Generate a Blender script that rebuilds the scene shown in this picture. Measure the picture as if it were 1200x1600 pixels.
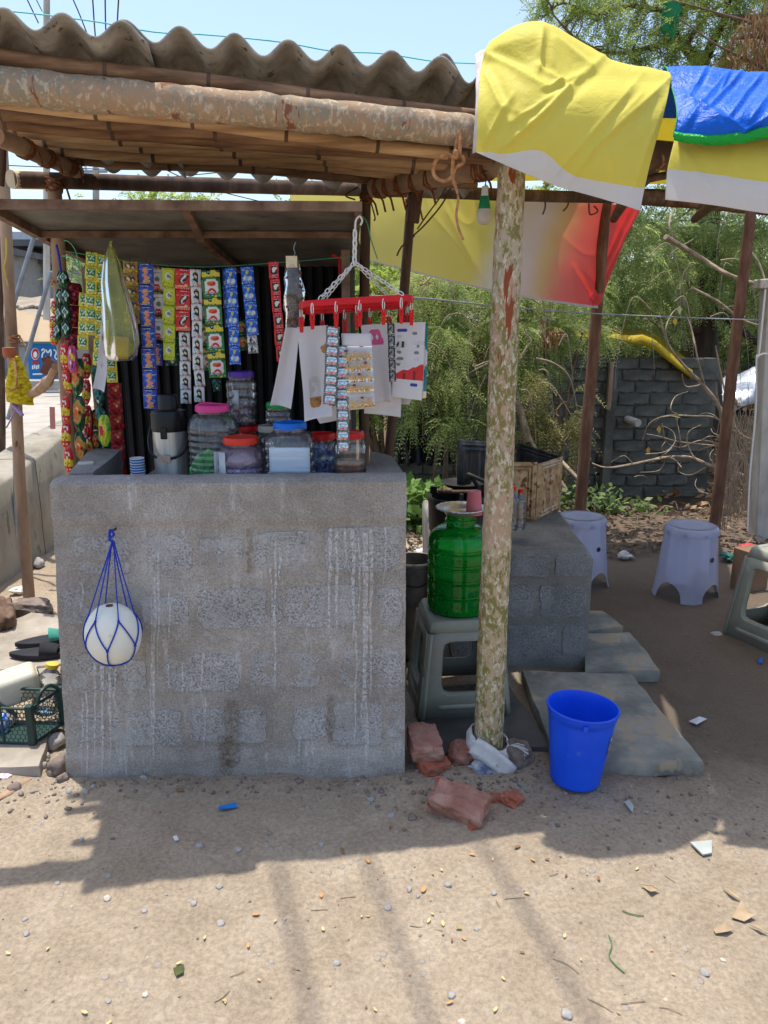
import bpy, math, random
import numpy as np
from mathutils import Vector, Matrix, Euler, noise

for o in list(bpy.data.objects):
    bpy.data.objects.remove(o)
SC = bpy.context.scene
COL = SC.collection
R = math.radians
rnd = random.Random(11)
nrg = np.random.default_rng(5)

# ------------------------------------------------------------------ camera, sky, sun, exposure
FPX, PITCH, CAMH = 1202.0, R(14.0), 1.5
cam_d = bpy.data.cameras.new('camera')
cam = bpy.data.objects.new('camera', cam_d)
COL.objects.link(cam)
cam.location = (0, 0, CAMH)
cam.rotation_euler = (R(90) - PITCH, 0, 0)
cam_d.sensor_fit = 'VERTICAL'
cam_d.sensor_height = 36
cam_d.lens = 36 * FPX / 1600
cam_d.clip_start = 0.05
cam_d.clip_end = 2000
SC.camera = cam

SUN_TO = Vector((-0.11, 0.145, 1.0)).normalized()      # towards the sun: high, behind the stall, a little left
elev = math.asin(SUN_TO.z)
azim = math.atan2(SUN_TO.x, SUN_TO.y)
world = bpy.data.worlds.new('World')
SC.world = world
world.use_nodes = True
wn = world.node_tree
bg = wn.nodes['Background']
sky = wn.nodes.new('ShaderNodeTexSky')
sky.sky_type = 'NISHITA'
sky.sun_disc = False
sky.sun_elevation = elev
sky.sun_rotation = azim
sky.air_density = 1.0
sky.dust_density = 2.2
sky.ozone_density = 1.6
wn.links.new(sky.outputs[0], bg.inputs[0])
bg.inputs[1].default_value = 0.15
sun_d = bpy.data.lights.new('sun', 'SUN')
sun_d.energy = 2.85
sun_d.angle = R(0.55)
sun_d.color = (1.0, 0.95, 0.87)
sun = bpy.data.objects.new('sun', sun_d)
COL.objects.link(sun)
sun.rotation_euler = (-SUN_TO).to_track_quat('-Z', 'Y').to_euler()
sun.location = (0, 0, 20)
SC.view_settings.view_transform = 'Standard'
SC.view_settings.look = 'None'
SC.view_settings.gamma = 1
SC.view_settings.exposure = 0.86
SC.view_settings.use_curve_mapping = False
SC.render.engine = 'CYCLES'
SC.cycles.max_bounces = 10
SC.cycles.transparent_max_bounces = 24
SC.cycles.use_denoising = True
SC.cycles.caustics_reflective = False
SC.cycles.caustics_refractive = False

# ------------------------------------------------------------------ geometry helpers
CP, SP = math.cos(PITCH), math.sin(PITCH)

def P(px, py, D):
    """world point seen at pixel (px, py) of the 1200x1600 photograph, D metres in front of the camera"""
    dx, dy = (px - 600) / FPX, (800 - py) / FPX
    t = D / (CP + dy * SP)
    return Vector((dx * t, D, CAMH + (dy * CP - SP) * t))

def G(px, py, z=0.0):
    """world point at height z seen at that pixel"""
    dx, dy = (px - 600) / FPX, (800 - py) / FPX
    t = (z - CAMH) / (dy * CP - SP)
    return Vector((dx * t, (CP + dy * SP) * t, z))

def V(*a):
    return Vector(a)

def n3(p, s=1.0, seed=0.0):
    return noise.noise(Vector((p[0] * s + seed, p[1] * s + seed * 0.7, p[2] * s - seed)))

class MB:
    def __init__(self):
        self.v, self.f, self.m = [], [], []
    def add(self, vs, fs, mi=0):
        b = len(self.v)
        self.v.extend([tuple(x) for x in vs])
        for k, f in enumerate(fs):
            self.f.append(tuple(b + i for i in f))
            self.m.append(mi[k] if isinstance(mi, (list, tuple)) else mi)
        return self
    def box(self, c, s, rot=None, mi=0):
        hx, hy, hz = s[0] / 2, s[1] / 2, s[2] / 2
        pts = [Vector((x, y, z)) for z in (-hz, hz) for y in (-hy, hy) for x in (-hx, hx)]
        if rot is not None:
            m = rot if isinstance(rot, Matrix) else Euler(rot).to_matrix()
            pts = [m @ p for p in pts]
        c = Vector(c)
        return self.hexa([c + p for p in pts], mi)
    def hexa(self, p, mi=0):
        # p: bottom (x-y-, x+y-, x-y+, x+y+), then top
        return self.add(p, [(0, 2, 3, 1), (4, 5, 7, 6), (0, 1, 5, 4), (1, 3, 7, 5), (3, 2, 6, 7), (2, 0, 4, 6)], mi)
    def tube(self, pts, r, seg=8, cap=True, mi=0, flat=1.0, wob=0.0):
        pts = [Vector(p) for p in pts]
        n = len(pts)
        rr = r if isinstance(r, (list, tuple)) else [r] * n
        up = None
        vs = []
        for i in range(n):
            d = (pts[min(i + 1, n - 1)] - pts[max(i - 1, 0)])
            if d.length < 1e-9:
                d = Vector((0, 0, 1))
            d.normalize()
            if up is None:
                up = Vector((0, 0, 1)) if abs(d.z) < 0.9 else Vector((0, -1, 0))
            a = up - d * up.dot(d)
            if a.length < 1e-6:
                a = d.orthogonal()
            a.normalize()
            b = d.cross(a)
            up = a
            for k in range(seg):
                t = 2 * math.pi * k / seg
                w = 1.0
                if wob:
                    w += wob * noise.noise(Vector((math.cos(t) * 1.3 + i * 0.37, math.sin(t) * 1.3, i * 0.6 + pts[0].x * 7)))
                vs.append(pts[i] + (a * math.cos(t) * flat + b * math.sin(t)) * rr[i] * w)
        fs = []
        for i in range(n - 1):
            for k in range(seg):
                k2 = (k + 1) % seg
                fs.append((i * seg + k, i * seg + k2, (i + 1) * seg + k2, (i + 1) * seg + k))
        if cap:
            fs.append(tuple(range(seg - 1, -1, -1)))
            fs.append(tuple((n - 1) * seg + k for k in range(seg)))
        return self.add(vs, fs, mi)
    def lathe(self, c, prof, seg=24, mi=0, M=None, cap0=False, cap1=False, sq=0.0):
        c = Vector(c)
        vs, fs, ms = [], [], []
        for (r, z) in prof:
            for k in range(seg):
                t = 2 * math.pi * k / seg
                ct, st = math.cos(t), math.sin(t)
                q = 1.0
                if sq:   # rounded-square section
                    q = 1.0 / ((abs(ct) ** (2 + sq) + abs(st) ** (2 + sq)) ** (1 / (2 + sq)))
                p = Vector((r * q * ct, r * q * st, z))
                vs.append(c + (M @ p if M else p))
        for i in range(len(prof) - 1):
            for k in range(seg):
                k2 = (k + 1) % seg
                fs.append((i * seg + k, i * seg + k2, (i + 1) * seg + k2, (i + 1) * seg + k))
                ms.append(mi[i] if isinstance(mi, (list, tuple)) else mi)
        if cap0:
            fs.append(tuple(range(seg - 1, -1, -1))); ms.append(ms[0])
        if cap1:
            fs.append(tuple((len(prof) - 1) * seg + k for k in range(seg))); ms.append(ms[-1] if ms else 0)
        return self.add(vs, fs, ms)
    def prism(self, poly, off, mi=0):
        n = len(poly)
        off = Vector(off)
        vs = [Vector(p) for p in poly] + [Vector(p) + off for p in poly]
        fs = [tuple(range(n)), tuple(range(2 * n - 1, n - 1, -1))]
        for i in range(n):
            j = (i + 1) % n
            fs.append((i, n + i, n + j, j))
        return self.add(vs, fs, mi)
    def grid(self, rows, mi=0, flip=False):
        nr, nc = len(rows), len(rows[0])
        vs = [p for r in rows for p in r]
        fs, ms = [], []
        for i in range(nr - 1):
            for j in range(nc - 1):
                q = (i * nc + j, i * nc + j + 1, (i + 1) * nc + j + 1, (i + 1) * nc + j)
                fs.append(q[::-1] if flip else q)
                ms.append(mi(i, j) if callable(mi) else mi)
        return self.add(vs, fs, ms)
    def rock(self, c, s, seed=0.0, sub=2, rough=0.25, rot=(0, 0, 0), boxy=0.0, mi=0):
        vs, fs = ICO[sub]
        m = Euler(rot).to_matrix()
        out = []
        for v in vs:
            p = Vector(v)
            if boxy:
                mx = max(abs(p.x), abs(p.y), abs(p.z))
                p = p.lerp(p / mx * 0.82, boxy)
            k = 1 + rough * (n3(p, 1.1, seed) + 0.5 * n3(p, 2.7, seed + 3) + 0.26 * n3(p, 6.0, seed + 5) + 0.14 * n3(p, 13.0, seed + 7))
            p = Vector((p.x * s[0], p.y * s[1], p.z * s[2])) * k
            out.append(Vector(c) + m @ p)
        return self.add(out, fs, mi)
    def blob(self, c, s, sub=2, mi=0):
        vs, fs = ICO[sub]
        return self.add([Vector(c) + Vector((v[0] * s[0], v[1] * s[1], v[2] * s[2])) for v in vs], fs, mi)
    def build(self, name, mats, parent=None, smooth=True, angle=42, org=None, bevel=0.0, kind=None, solid=0.0, bseg=2):
        me = bpy.data.meshes.new(name)
        if parent is not None:
            off = wloc(parent)
        elif org is not None:
            off = Vector(org)
        else:
            a = np.array(self.v)
            off = Vector(((a[:, 0].min() + a[:, 0].max()) / 2, (a[:, 1].min() + a[:, 1].max()) / 2, a[:, 2].min()))
        me.from_pydata([(x - off.x, y - off.y, z - off.z) for x, y, z in self.v], [], self.f)
        if not isinstance(mats, (list, tuple)):
            mats = [mats]
        for m in mats:
            me.materials.append(m)
        if len(mats) > 1:
            me.polygons.foreach_set('material_index', self.m)
        if smooth:
            me.polygons.foreach_set('use_smooth', [True] * len(me.polygons))
            me.set_sharp_from_angle(angle=R(angle))
        me.update()
        o = bpy.data.objects.new(name, me)
        COL.objects.link(o)
        if parent is not None:
            o.parent = parent
        else:
            o.location = off
        if solid:
            s = o.modifiers.new('thickness', 'SOLIDIFY'); s.thickness = solid; s.offset = 0
        if bevel:
            b = o.modifiers.new('rounding', 'BEVEL'); b.width = bevel; b.segments = bseg; b.limit_method = 'ANGLE'; b.angle_limit = R(35)
        if kind:
            o['kind'] = kind
        return o

def wloc(o):
    p = Vector(o.location)
    while o.parent is not None:
        o = o.parent
        p = p + Vector(o.location)
    return p

def ico(sub):
    t = (1 + 5 ** 0.5) / 2
    vs = [Vector(v).normalized() for v in [(-1, t, 0), (1, t, 0), (-1, -t, 0), (1, -t, 0), (0, -1, t), (0, 1, t), (0, -1, -t), (0, 1, -t), (t, 0, -1), (t, 0, 1), (-t, 0, -1), (-t, 0, 1)]]
    fs = [(0, 11, 5), (0, 5, 1), (0, 1, 7), (0, 7, 10), (0, 10, 11), (1, 5, 9), (5, 11, 4), (11, 10, 2), (10, 7, 6), (7, 1, 8), (3, 9, 4), (3, 4, 2), (3, 2, 6), (3, 6, 8), (3, 8, 9), (4, 9, 5), (2, 4, 11), (6, 2, 10), (8, 6, 7), (9, 8, 1)]
    for _ in range(sub):
        c, nf = {}, []
        def mid(a, b):
            k = (min(a, b), max(a, b))
            if k not in c:
                vs.append(((vs[a] + vs[b]) / 2).normalized()); c[k] = len(vs) - 1
            return c[k]
        for a, b, d in fs:
            x, y, z = mid(a, b), mid(b, d), mid(d, a)
            nf += [(a, x, z), (b, y, x), (d, z, y), (x, y, z)]
        fs = nf
    return [tuple(v) for v in vs], fs
ICO = {k: ico(k) for k in range(5)}

def tag(o, label, cat, group=None, kind=None):
    o['label'] = label
    o['category'] = cat
    if group: o['group'] = group
    if kind: o['kind'] = kind
    return o

def thing(name, loc, label, cat, group=None):
    o = bpy.data.objects.new(name, None)
    COL.objects.link(o)
    o.location = loc
    o.empty_display_size = 0.05
    return tag(o, label, cat, group)

def copy_tree(o, parent=None, loc=None, label=None, rot=None):
    c = o.copy()
    COL.objects.link(c)
    if parent is not None:
        c.parent = parent
    for ch in o.children:
        copy_tree(ch, c)
    if loc is not None: c.location = loc
    if rot is not None: c.rotation_euler = rot
    if label: c['label'] = label
    return c

def cat_spline(pts, n):
    pts = [Vector(p) for p in pts]
    out = []
    m = len(pts)
    for i in range(m - 1):
        p0, p1, p2, p3 = pts[max(i - 1, 0)], pts[i], pts[i + 1], pts[min(i + 2, m - 1)]
        for k in range(n):
            t = k / n
            out.append(0.5 * ((2 * p1) + (p2 - p0) * t + (2 * p0 - 5 * p1 + 4 * p2 - p3) * t * t + (3 * p1 - p0 - 3 * p2 + p3) * t ** 3))
    out.append(pts[-1])
    return out

def patch(ctrl, nu, nv):
    """smooth surface through a grid of control points; nu/nv steps per cell"""
    rows = [cat_spline(r, nv) for r in ctrl]
    cols = [cat_spline([r[j] for r in rows], nu) for j in range(len(rows[0]))]
    return [[cols[j][i] for j in range(len(cols))] for i in range(len(cols[0]))]

# ------------------------------------------------------------------ materials
def C(r, g, b):
    f = lambda c: (c / 255 / 12.92) if c / 255 <= 0.04045 else (((c / 255) + 0.055) / 1.055) ** 2.4
    return (f(r), f(g), f(b), 1.0)

def new_mat(name):
    m = bpy.data.materials.new(name)
    m.use_nodes = True
    nt = m.node_tree
    return m, nt, nt.nodes, nt.links, nt.nodes['Principled BSDF']

def ramp(nodes, stops):
    r = nodes.new('ShaderNodeValToRGB')
    el = r.color_ramp.elements
    while len(el) < len(stops):
        el.new(0.5)
    for e, (p, c) in zip(el, stops):
        e.position = p
        e.color = c
    return r

def coords(nodes, links, stretch=(1, 1, 1), rot=(0, 0, 0)):
    tc = nodes.new('ShaderNodeTexCoord')
    mp = nodes.new('ShaderNodeMapping')
    mp.inputs['Scale'].default_value = stretch
    mp.inputs['Rotation'].default_value = rot
    links.new(tc.outputs['Object'], mp.inputs['Vector'])
    return mp.outputs['Vector']

def noise_tex(nodes, links, vec, scale, detail=6, rough=0.6, dist=0.0):
    n = nodes.new('ShaderNodeTexNoise')
    n.inputs['Scale'].default_value = scale
    n.inputs['Detail'].default_value = detail
    n.inputs['Roughness'].default_value = rough
    n.inputs['Distortion'].default_value = dist
    if vec is not None:
        links.new(vec, n.inputs['Vector'])
    return n.outputs['Fac']

def mixc(nodes, links, fac, a, b, mode='MIX'):
    m = nodes.new('ShaderNodeMix')
    m.data_type = 'RGBA'
    m.blend_type = mode
    for sock, val in ((m.inputs['Factor'], fac), (m.inputs['A'], a), (m.inputs['B'], b)):
        if hasattr(val, 'is_output'):
            links.new(val, sock)
        else:
            sock.default_value = val
    # RGBA sockets are at index 6, 7
    for idx, val in ((6, a), (7, b)):
        if hasattr(val, 'is_output'):
            links.new(val, m.inputs[idx])
        else:
            m.inputs[idx].default_value = val
    return m.outputs[2]

def mathn(nodes, links, op, a, b=0.0, clamp=False):
    m = nodes.new('ShaderNodeMath')
    m.operation = op
    m.use_clamp = clamp
    for i, val in enumerate((a, b)):
        if hasattr(val, 'is_output'):
            links.new(val, m.inputs[i])
        else:
            m.inputs[i].default_value = val
    return m.outputs[0]

def bump(nodes, links, bsdf, height, strength, dist=0.01):
    b = nodes.new('ShaderNodeBump')
    b.inputs['Strength'].default_value = strength
    b.inputs['Distance'].default_value = dist
    links.new(height, b.inputs['Height'])
    links.new(b.outputs['Normal'], bsdf.inputs['Normal'])
    return b

def mat(name, stops, scale=8, rough=0.85, bmp=0.3, bscale=60, bdist=0.004, stretch=(1, 1, 1), metal=0.0, detail=6, spec=0.3, dist=0.0, trans=0.0, speck=None, coat=0.0):
    """noise-coloured surface; speck=(scale, threshold, colour) adds dark or light spots"""
    m, nt, N, L, b = new_mat(name)
    vec = coords(N, L, stretch)
    if len(stops) == 1:
        c = stops[0]
        k = 0.86
        stops = [tuple(x * k for x in c[:3]) + (1,), c, tuple(min(1, x * 1.1) for x in c[:3]) + (1,)]
    if not isinstance(stops[0][1], (tuple, list)):
        n = len(stops)
        stops = [(0.3 + 0.4 * i / max(1, n - 1), s) for i, s in enumerate(stops)]
    f = noise_tex(N, L, vec, scale, detail, 0.62, dist)
    rp = ramp(N, stops)
    L.new(f, rp.inputs['Fac'])
    out = rp.outputs['Color']
    if speck:
        f2 = noise_tex(N, L, vec, speck[0], 3, 0.6)
        r2 = ramp(N, [(speck[1], (0, 0, 0, 1)), (min(1, speck[1] + 0.06), (1, 1, 1, 1))])
        L.new(f2, r2.inputs['Fac'])
        out = mixc(N, L, r2.outputs['Color'], out, speck[2])
    L.new(out, b.inputs['Base Color'])
    b.inputs['Roughness'].default_value = rough
    b.inputs['Metallic'].default_value = metal
    b.inputs['Specular IOR Level'].default_value = spec
    b.inputs['Coat Weight'].default_value = coat
    if bmp:
        h = noise_tex(N, L, vec, bscale, 5, 0.65)
        bump(N, L, b, h, bmp, bdist)
    if trans:
        tr = N.new('ShaderNodeBsdfTranslucent')
        L.new(out, tr.inputs['Color'])
        mx = N.new('ShaderNodeMixShader')
        mx.inputs[0].default_value = trans
        L.new(b.outputs[0], mx.inputs[1])
        L.new(tr.outputs[0], mx.inputs[2])
        L.new(mx.outputs[0], N['Material Output'].inputs['Surface'])
    return m

_plain = {}
def plain(c, rough=0.5, metal=0.0, name='print', spec=0.4):
    k = (c, rough, metal)
    if k not in _plain:
        m, nt, N, L, b = new_mat(name)
        vec = coords(N, L)
        f = noise_tex(N, L, vec, 30, 3)
        cc = C(*c)
        rp = ramp(N, [(0.3, tuple(x * 0.85 for x in cc[:3]) + (1,)), (0.7, cc)])
        L.new(f, rp.inputs['Fac'])
        L.new(rp.outputs['Color'], b.inputs['Base Color'])
        b.inputs['Roughness'].default_value = rough
        b.inputs['Metallic'].default_value = metal
        b.inputs['Specular IOR Level'].default_value = spec
        _plain[k] = m
    return _plain[k]

def clear(name, tint, haze=0.12, rough=0.08, hcol=None, refl=0.35, transl=0.0, even=False):
    """thin clear plastic: tinted see-through, a little haze, fresnel gloss"""
    m, nt, N, L, b = new_mat(name)
    N.remove(b)
    tr = N.new('ShaderNodeBsdfTransparent'); tr.inputs[0].default_value = tint
    df = N.new('ShaderNodeBsdfDiffuse'); df.inputs[0].default_value = hcol or (0.7, 0.7, 0.7, 1)
    base = df.outputs[0]
    if transl:
        tl = N.new('ShaderNodeBsdfTranslucent'); tl.inputs[0].default_value = hcol or (0.7, 0.7, 0.7, 1)
        m0 = N.new('ShaderNodeMixShader'); m0.inputs[0].default_value = transl
        L.new(df.outputs[0], m0.inputs[1]); L.new(tl.outputs[0], m0.inputs[2])
        base = m0.outputs[0]
    gl = N.new('ShaderNodeBsdfGlossy'); gl.inputs['Roughness'].default_value = rough
    m1 = N.new('ShaderNodeMixShader'); m2 = N.new('ShaderNodeMixShader')
    vec = coords(N, L)
    f = noise_tex(N, L, vec, 25, 4)
    hz = mathn(N, L, 'MULTIPLY', f, haze * 2) if not even else mathn(N, L, 'ADD', mathn(N, L, 'MULTIPLY', f, 0.06), haze - 0.03)
    L.new(hz, m1.inputs[0])
    L.new(tr.outputs[0], m1.inputs[1]); L.new(base, m1.inputs[2])
    lw = N.new('ShaderNodeLayerWeight'); lw.inputs[0].default_value = refl
    L.new(lw.outputs['Fresnel'], m2.inputs[0])
    L.new(m1.outputs[0], m2.inputs[1]); L.new(gl.outputs[0], m2.inputs[2])
    L.new(m2.outputs[0], N['Material Output'].inputs['Surface'])
    return m

# the counter: cement mortar smeared over rough blocks, with damp and lime marks
def cement(name, c0, c1, c2, pits=0.0, lime=0.0):
    m, nt, N, L, b = new_mat(name)
    vec = coords(N, L)
    f = noise_tex(N, L, vec, 4.5, 8, 0.65, 0.4)
    rp = ramp(N, [(0.32, c0), (0.5, c1), (0.68, c2)])
    L.new(f, rp.inputs['Fac'])
    out = rp.outputs['Color']
    fine = noise_tex(N, L, vec, 190, 4, 0.75)
    out = mixc(N, L, 0.55, out, mixc(N, L, ramp_fac(N, L, fine, 0.3, 0.7), (0.35, 0.34, 0.33, 1), (1.35, 1.35, 1.35, 1)), 'MULTIPLY')
    if lime:
        v2 = coords(N, L, (1, 1, 0.10))
        s1 = noise_tex(N, L, v2, 20, 5, 0.7, 0.25)
        g = noise_tex(N, L, vec, 5.0, 3, 0.5)
        mm = mathn(N, L, 'MULTIPLY', ramp_fac(N, L, s1, 0.54, 0.66), ramp_fac(N, L, g, 0.44, 0.64))
        fl = ramp_fac(N, L, noise_tex(N, L, vec, 90, 4, 0.7), 0.35, 0.6)
        mm = mathn(N, L, 'MULTIPLY', mathn(N, L, 'MULTIPLY', mm, fl), lime)
        out = mixc(N, L, mm, out, C(205, 203, 200))
        # upper band of crusty whitewash
        p1 = noise_tex(N, L, vec, 11, 6, 0.75)
        pm = mathn(N, L, 'MULTIPLY', ramp_fac(N, L, p1, 0.60, 0.68), mathn(N, L, 'MULTIPLY', fl, 0.55))
        out = mixc(N, L, pm, out, C(190, 188, 184))
    h = fine
    if pits:
        vo = N.new('ShaderNodeTexVoronoi'); vo.inputs['Scale'].default_value = 130
        L.new(vec, vo.inputs['Vector'])
        pn = noise_tex(N, L, vec, 150, 3, 0.65)
        dark = mathn(N, L, 'MULTIPLY', ramp_fac(N, L, pn, 0.52, 0.62), pits)
        dark = mathn(N, L, 'MULTIPLY', dark, ramp_fac(N, L, noise_tex(N, L, vec, 9, 3, 0.6), 0.36, 0.56))
        out = mixc(N, L, dark, out, C(74, 72, 69))
        lite = mathn(N, L, 'MULTIPLY', ramp_fac(N, L, noise_tex(N, L, vec, 120, 3, 0.6), 0.56, 0.68), 0.3)
        out = mixc(N, L, lite, out, C(190, 190, 190))
        h = mathn(N, L, 'SUBTRACT', fine, mathn(N, L, 'MULTIPLY', dark, 1.2))
    L.new(out, b.inputs['Base Color'])
    b.inputs['Roughness'].default_value = 0.93
    b.inputs['Specular IOR Level'].default_value = 0.2
    bump(N, L, b, h, 0.8, 0.005)
    return m

def ramp_fac(N, L, f, a, bb):
    r = N.new('ShaderNodeMapRange')
    r.inputs['From Min'].default_value = a
    r.inputs['From Max'].default_value = bb
    r.interpolation_type = 'SMOOTHSTEP'
    L.new(f, r.inputs['Value'])
    return r.outputs['Result']

def bark(name, base, lichen, pale, red, scale=1.0, lich=0.5, upper=None, h=2.0):
    """smooth eucalyptus-like bark with lichen, pale scales and red-brown bare patches"""
    m, nt, N, L, b = new_mat(name)
    vec = coords(N, L, (1, 1, 0.55))
    f = noise_tex(N, L, vec, 9 * scale, 6, 0.6)
    out = mixc(N, L, f, base, tuple(x * 1.25 for x in base[:3]) + (1,))
    hz = None
    if upper:      # the upper half of the pole has shed its bark: pale and pinkish, with less lichen
        tc = N.new('ShaderNodeTexCoord'); sp = N.new('ShaderNodeSeparateXYZ'); L.new(tc.outputs['Object'], sp.inputs[0])
        zz = mathn(N, L, 'ADD', mathn(N, L, 'DIVIDE', sp.outputs['Z'], h), mathn(N, L, 'MULTIPLY', mathn(N, L, 'SUBTRACT', noise_tex(N, L, vec, 5, 3, 0.6), 0.5), 0.9))
        hz = ramp_fac(N, L, zz, 0.28, 0.62)
        up_ = mixc(N, L, ramp_fac(N, L, noise_tex(N, L, vec, 7, 4, 0.6), 0.42, 0.56), upper, C(176, 146, 122))
        out = mixc(N, L, hz, out, up_)
    f1 = noise_tex(N, L, vec, 52 * scale, 6, 0.68, 0.4)
    g1 = noise_tex(N, L, vec, 3 * scale, 2)
    lm = mathn(N, L, 'ADD', f1, mathn(N, L, 'MULTIPLY', mathn(N, L, 'SUBTRACT', g1, 0.5), 0.7))
    out = mixc(N, L, mathn(N, L, 'MULTIPLY', ramp_fac(N, L, lm if hz is None else mathn(N, L, 'SUBTRACT', lm, mathn(N, L, 'MULTIPLY', hz, 0.05)), 0.54 - lich * 0.14, 0.66 - lich * 0.14), 0.88), out, lichen)
    vo = N.new('ShaderNodeTexVoronoi'); vo.inputs['Scale'].default_value = 60 * scale
    L.new(vec, vo.inputs['Vector'])
    pn = noise_tex(N, L, vec, 80 * scale, 4, 0.65, 0.4)
    out = mixc(N, L, mathn(N, L, 'MULTIPLY', ramp_fac(N, L, pn, 0.52, 0.62), 0.8), out, pale)
    v2 = coords(N, L, (1, 1, 0.22))
    rn = noise_tex(N, L, v2, 15 * scale, 5, 0.66, 0.4)
    out = mixc(N, L, ramp_fac(N, L, rn if hz is None else mathn(N, L, 'ADD', rn, mathn(N, L, 'MULTIPLY', hz, 0.012)), 0.615, 0.64), out, red)
    L.new(out, b.inputs['Base Color'])
    b.inputs['Roughness'].default_value = 0.85
    b.inputs['Specular IOR Level'].default_value = 0.25
    bump(N, L, b, mathn(N, L, 'ADD', pn, rn), 0.5, 0.006)
    return m

def leaf_mat(name, dark, mid, light, trans=0.4):
    m, nt, N, L, b = new_mat(name)
    geo = N.new('ShaderNodeNewGeometry')
    rp = ramp(N, [(0.0, dark), (0.5, mid), (1.0, light)])
    vec = coords(N, L)
    cl = noise_tex(N, L, vec, 1.6, 3)
    f = mathn(N, L, 'ADD', mathn(N, L, 'MULTIPLY', geo.outputs['Random Per Island'], 0.55), mathn(N, L, 'MULTIPLY', ramp_fac(N, L, cl, 0.3, 0.7), 0.45))
    L.new(f, rp.inputs['Fac'])
    L.new(rp.outputs['Color'], b.inputs['Base Color'])
    b.inputs['Roughness'].default_value = 0.55
    b.inputs['Specular IOR Level'].default_value = 0.3
    tr = N.new('ShaderNodeBsdfTranslucent')
    L.new(rp.outputs['Color'], tr.inputs['Color'])
    mx = N.new('ShaderNodeMixShader'); mx.inputs[0].default_value = trans
    L.new(b.outputs[0], mx.inputs[1]); L.new(tr.outputs[0], mx.inputs[2])
    L.new(mx.outputs[0], N['Material Output'].inputs['Surface'])
    return m

def flex(name, c, trans=0.35, rough=0.38, wr=0.5, scale=9):
    """printed vinyl sheet: slightly glossy, lets light through, fine creases"""
    m, nt, N, L, b = new_mat(name)
    vec = coords(N, L)
    f = noise_tex(N, L, vec, 5, 5)
    cc = mixc(N, L, f, tuple(x * 0.9 for x in c[:3]) + (1,), tuple(min(1, x * 1.05) for x in c[:3]) + (1,))
    L.new(cc, b.inputs['Base Color'])
    b.inputs['Roughness'].default_value = rough
    b.inputs['Specular IOR Level'].default_value = 0.3
    n1 = noise_tex(N, L, vec, scale, 4, 0.55, 1.2)
    n1 = mathn(N, L, 'ADD', mathn(N, L, 'ABSOLUTE', mathn(N, L, 'SUBTRACT', n1, 0.5)), mathn(N, L, 'MULTIPLY', mathn(N, L, 'ABSOLUTE', mathn(N, L, 'SUBTRACT', noise_tex(N, L, vec, scale * 3.3, 3, 0.5, 1.0), 0.5)), 0.3))
    bump(N, L, b, n1, wr, 0.03)
    tr = N.new('ShaderNodeBsdfTranslucent')
    L.new(cc, tr.inputs['Color'])
    mx = N.new('ShaderNodeMixShader'); mx.inputs[0].default_value = trans
    L.new(b.outputs[0], mx.inputs[1]); L.new(tr.outputs[0], mx.inputs[2])
    L.new(mx.outputs[0], N['Material Output'].inputs['Surface'])
    return m

M = {}
M['dirt'] = None
M['mortar'] = cement('cement_mortar', C(143, 136, 128), C(164, 157, 149), C(184, 178, 171), lime=0.75)
M['block'] = cement('rough_concrete_block', C(154, 152, 149), C(172, 170, 167), C(192, 190, 188), pits=0.45, lime=0.55)
M['screed'] = cement('smooth_cement_top', C(128, 126, 122), C(142, 140, 136), C(156, 154, 150))
M['lime'] = None
M['wood_pole'] = bark('mottled_pole_bark', C(166, 146, 116), C(118, 112, 54), C(206, 200, 176), C(138, 72, 46), lich=0.9, upper=C(176, 163, 142), h=1.98)
M['wood_beam'] = bark('mottled_beam_bark', C(152, 126, 100), C(138, 130, 112), C(190, 174, 150), C(128, 84, 62), lich=0.5, scale=0.9)
M['wood_dark'] = mat('weathered_dark_wood', [C(62, 47, 38), C(90, 70, 56), C(120, 98, 80)], scale=14, stretch=(1, 1, 0.2), bmp=0.6, bscale=70)
M['wood_red'] = mat('red_brown_post_wood', [C(80, 54, 42), C(110, 78, 60), C(142, 108, 88)], scale=16, stretch=(1, 1, 0.25), bmp=0.6, bscale=60)
M['wood_pale'] = mat('pale_debarked_pole', [C(128, 100, 78), C(160, 130, 104), C(180, 152, 126)], scale=10, stretch=(1, 1, 0.3), bmp=0.5, bscale=50, speck=(22, 0.68, C(110, 60, 36)))
M['bamboo'] = mat('dry_bamboo', [C(130, 100, 68), C(176, 140, 100), C(206, 172, 130)], scale=34, stretch=(0.07, 1, 1), bmp=0.3, bscale=50, rough=0.6)
M['bamboo_dark'] = mat('smoked_bamboo', [C(84, 58, 40), C(130, 96, 68), C(164, 128, 94)], scale=34, stretch=(0.07, 1, 1), bmp=0.4, bscale=50, rough=0.65)
M['asbestos'] = mat('aged_cement_sheet', [C(104, 97, 88), C(146, 139, 128), C(178, 171, 160)], scale=9, bmp=0.5, bscale=120, rough=0.95, speck=(30, 0.62, C(92, 84, 74)))
M['rope'] = mat('jute_rope', [C(130, 88, 56), C(176, 126, 84), C(196, 150, 108)], scale=60, bmp=0.8, bscale=180, rough=0.95)
M['rope_red'] = mat('coir_twine', [C(92, 50, 30), C(130, 78, 48), C(150, 96, 62)], scale=60, bmp=0.8, bscale=180, rough=0.95)
M['tin_dark'] = mat('old_sheet_metal', [C(76, 72, 66), C(104, 100, 92), C(124, 118, 108)], scale=6, bmp=0.2, bscale=30, rough=0.6, metal=0.0, speck=(9, 0.66, C(70, 48, 36)))
M['tin_frame'] = mat('rusty_steel_angle', [C(80, 58, 46), C(118, 92, 74), C(140, 116, 98)], scale=14, bmp=0.3, rough=0.75)
M['black_sheet'] = mat('black_painted_sheet', [C(20, 20, 22), C(28, 28, 30), C(38, 38, 40)], scale=10, bmp=0.1, rough=0.75)
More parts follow.
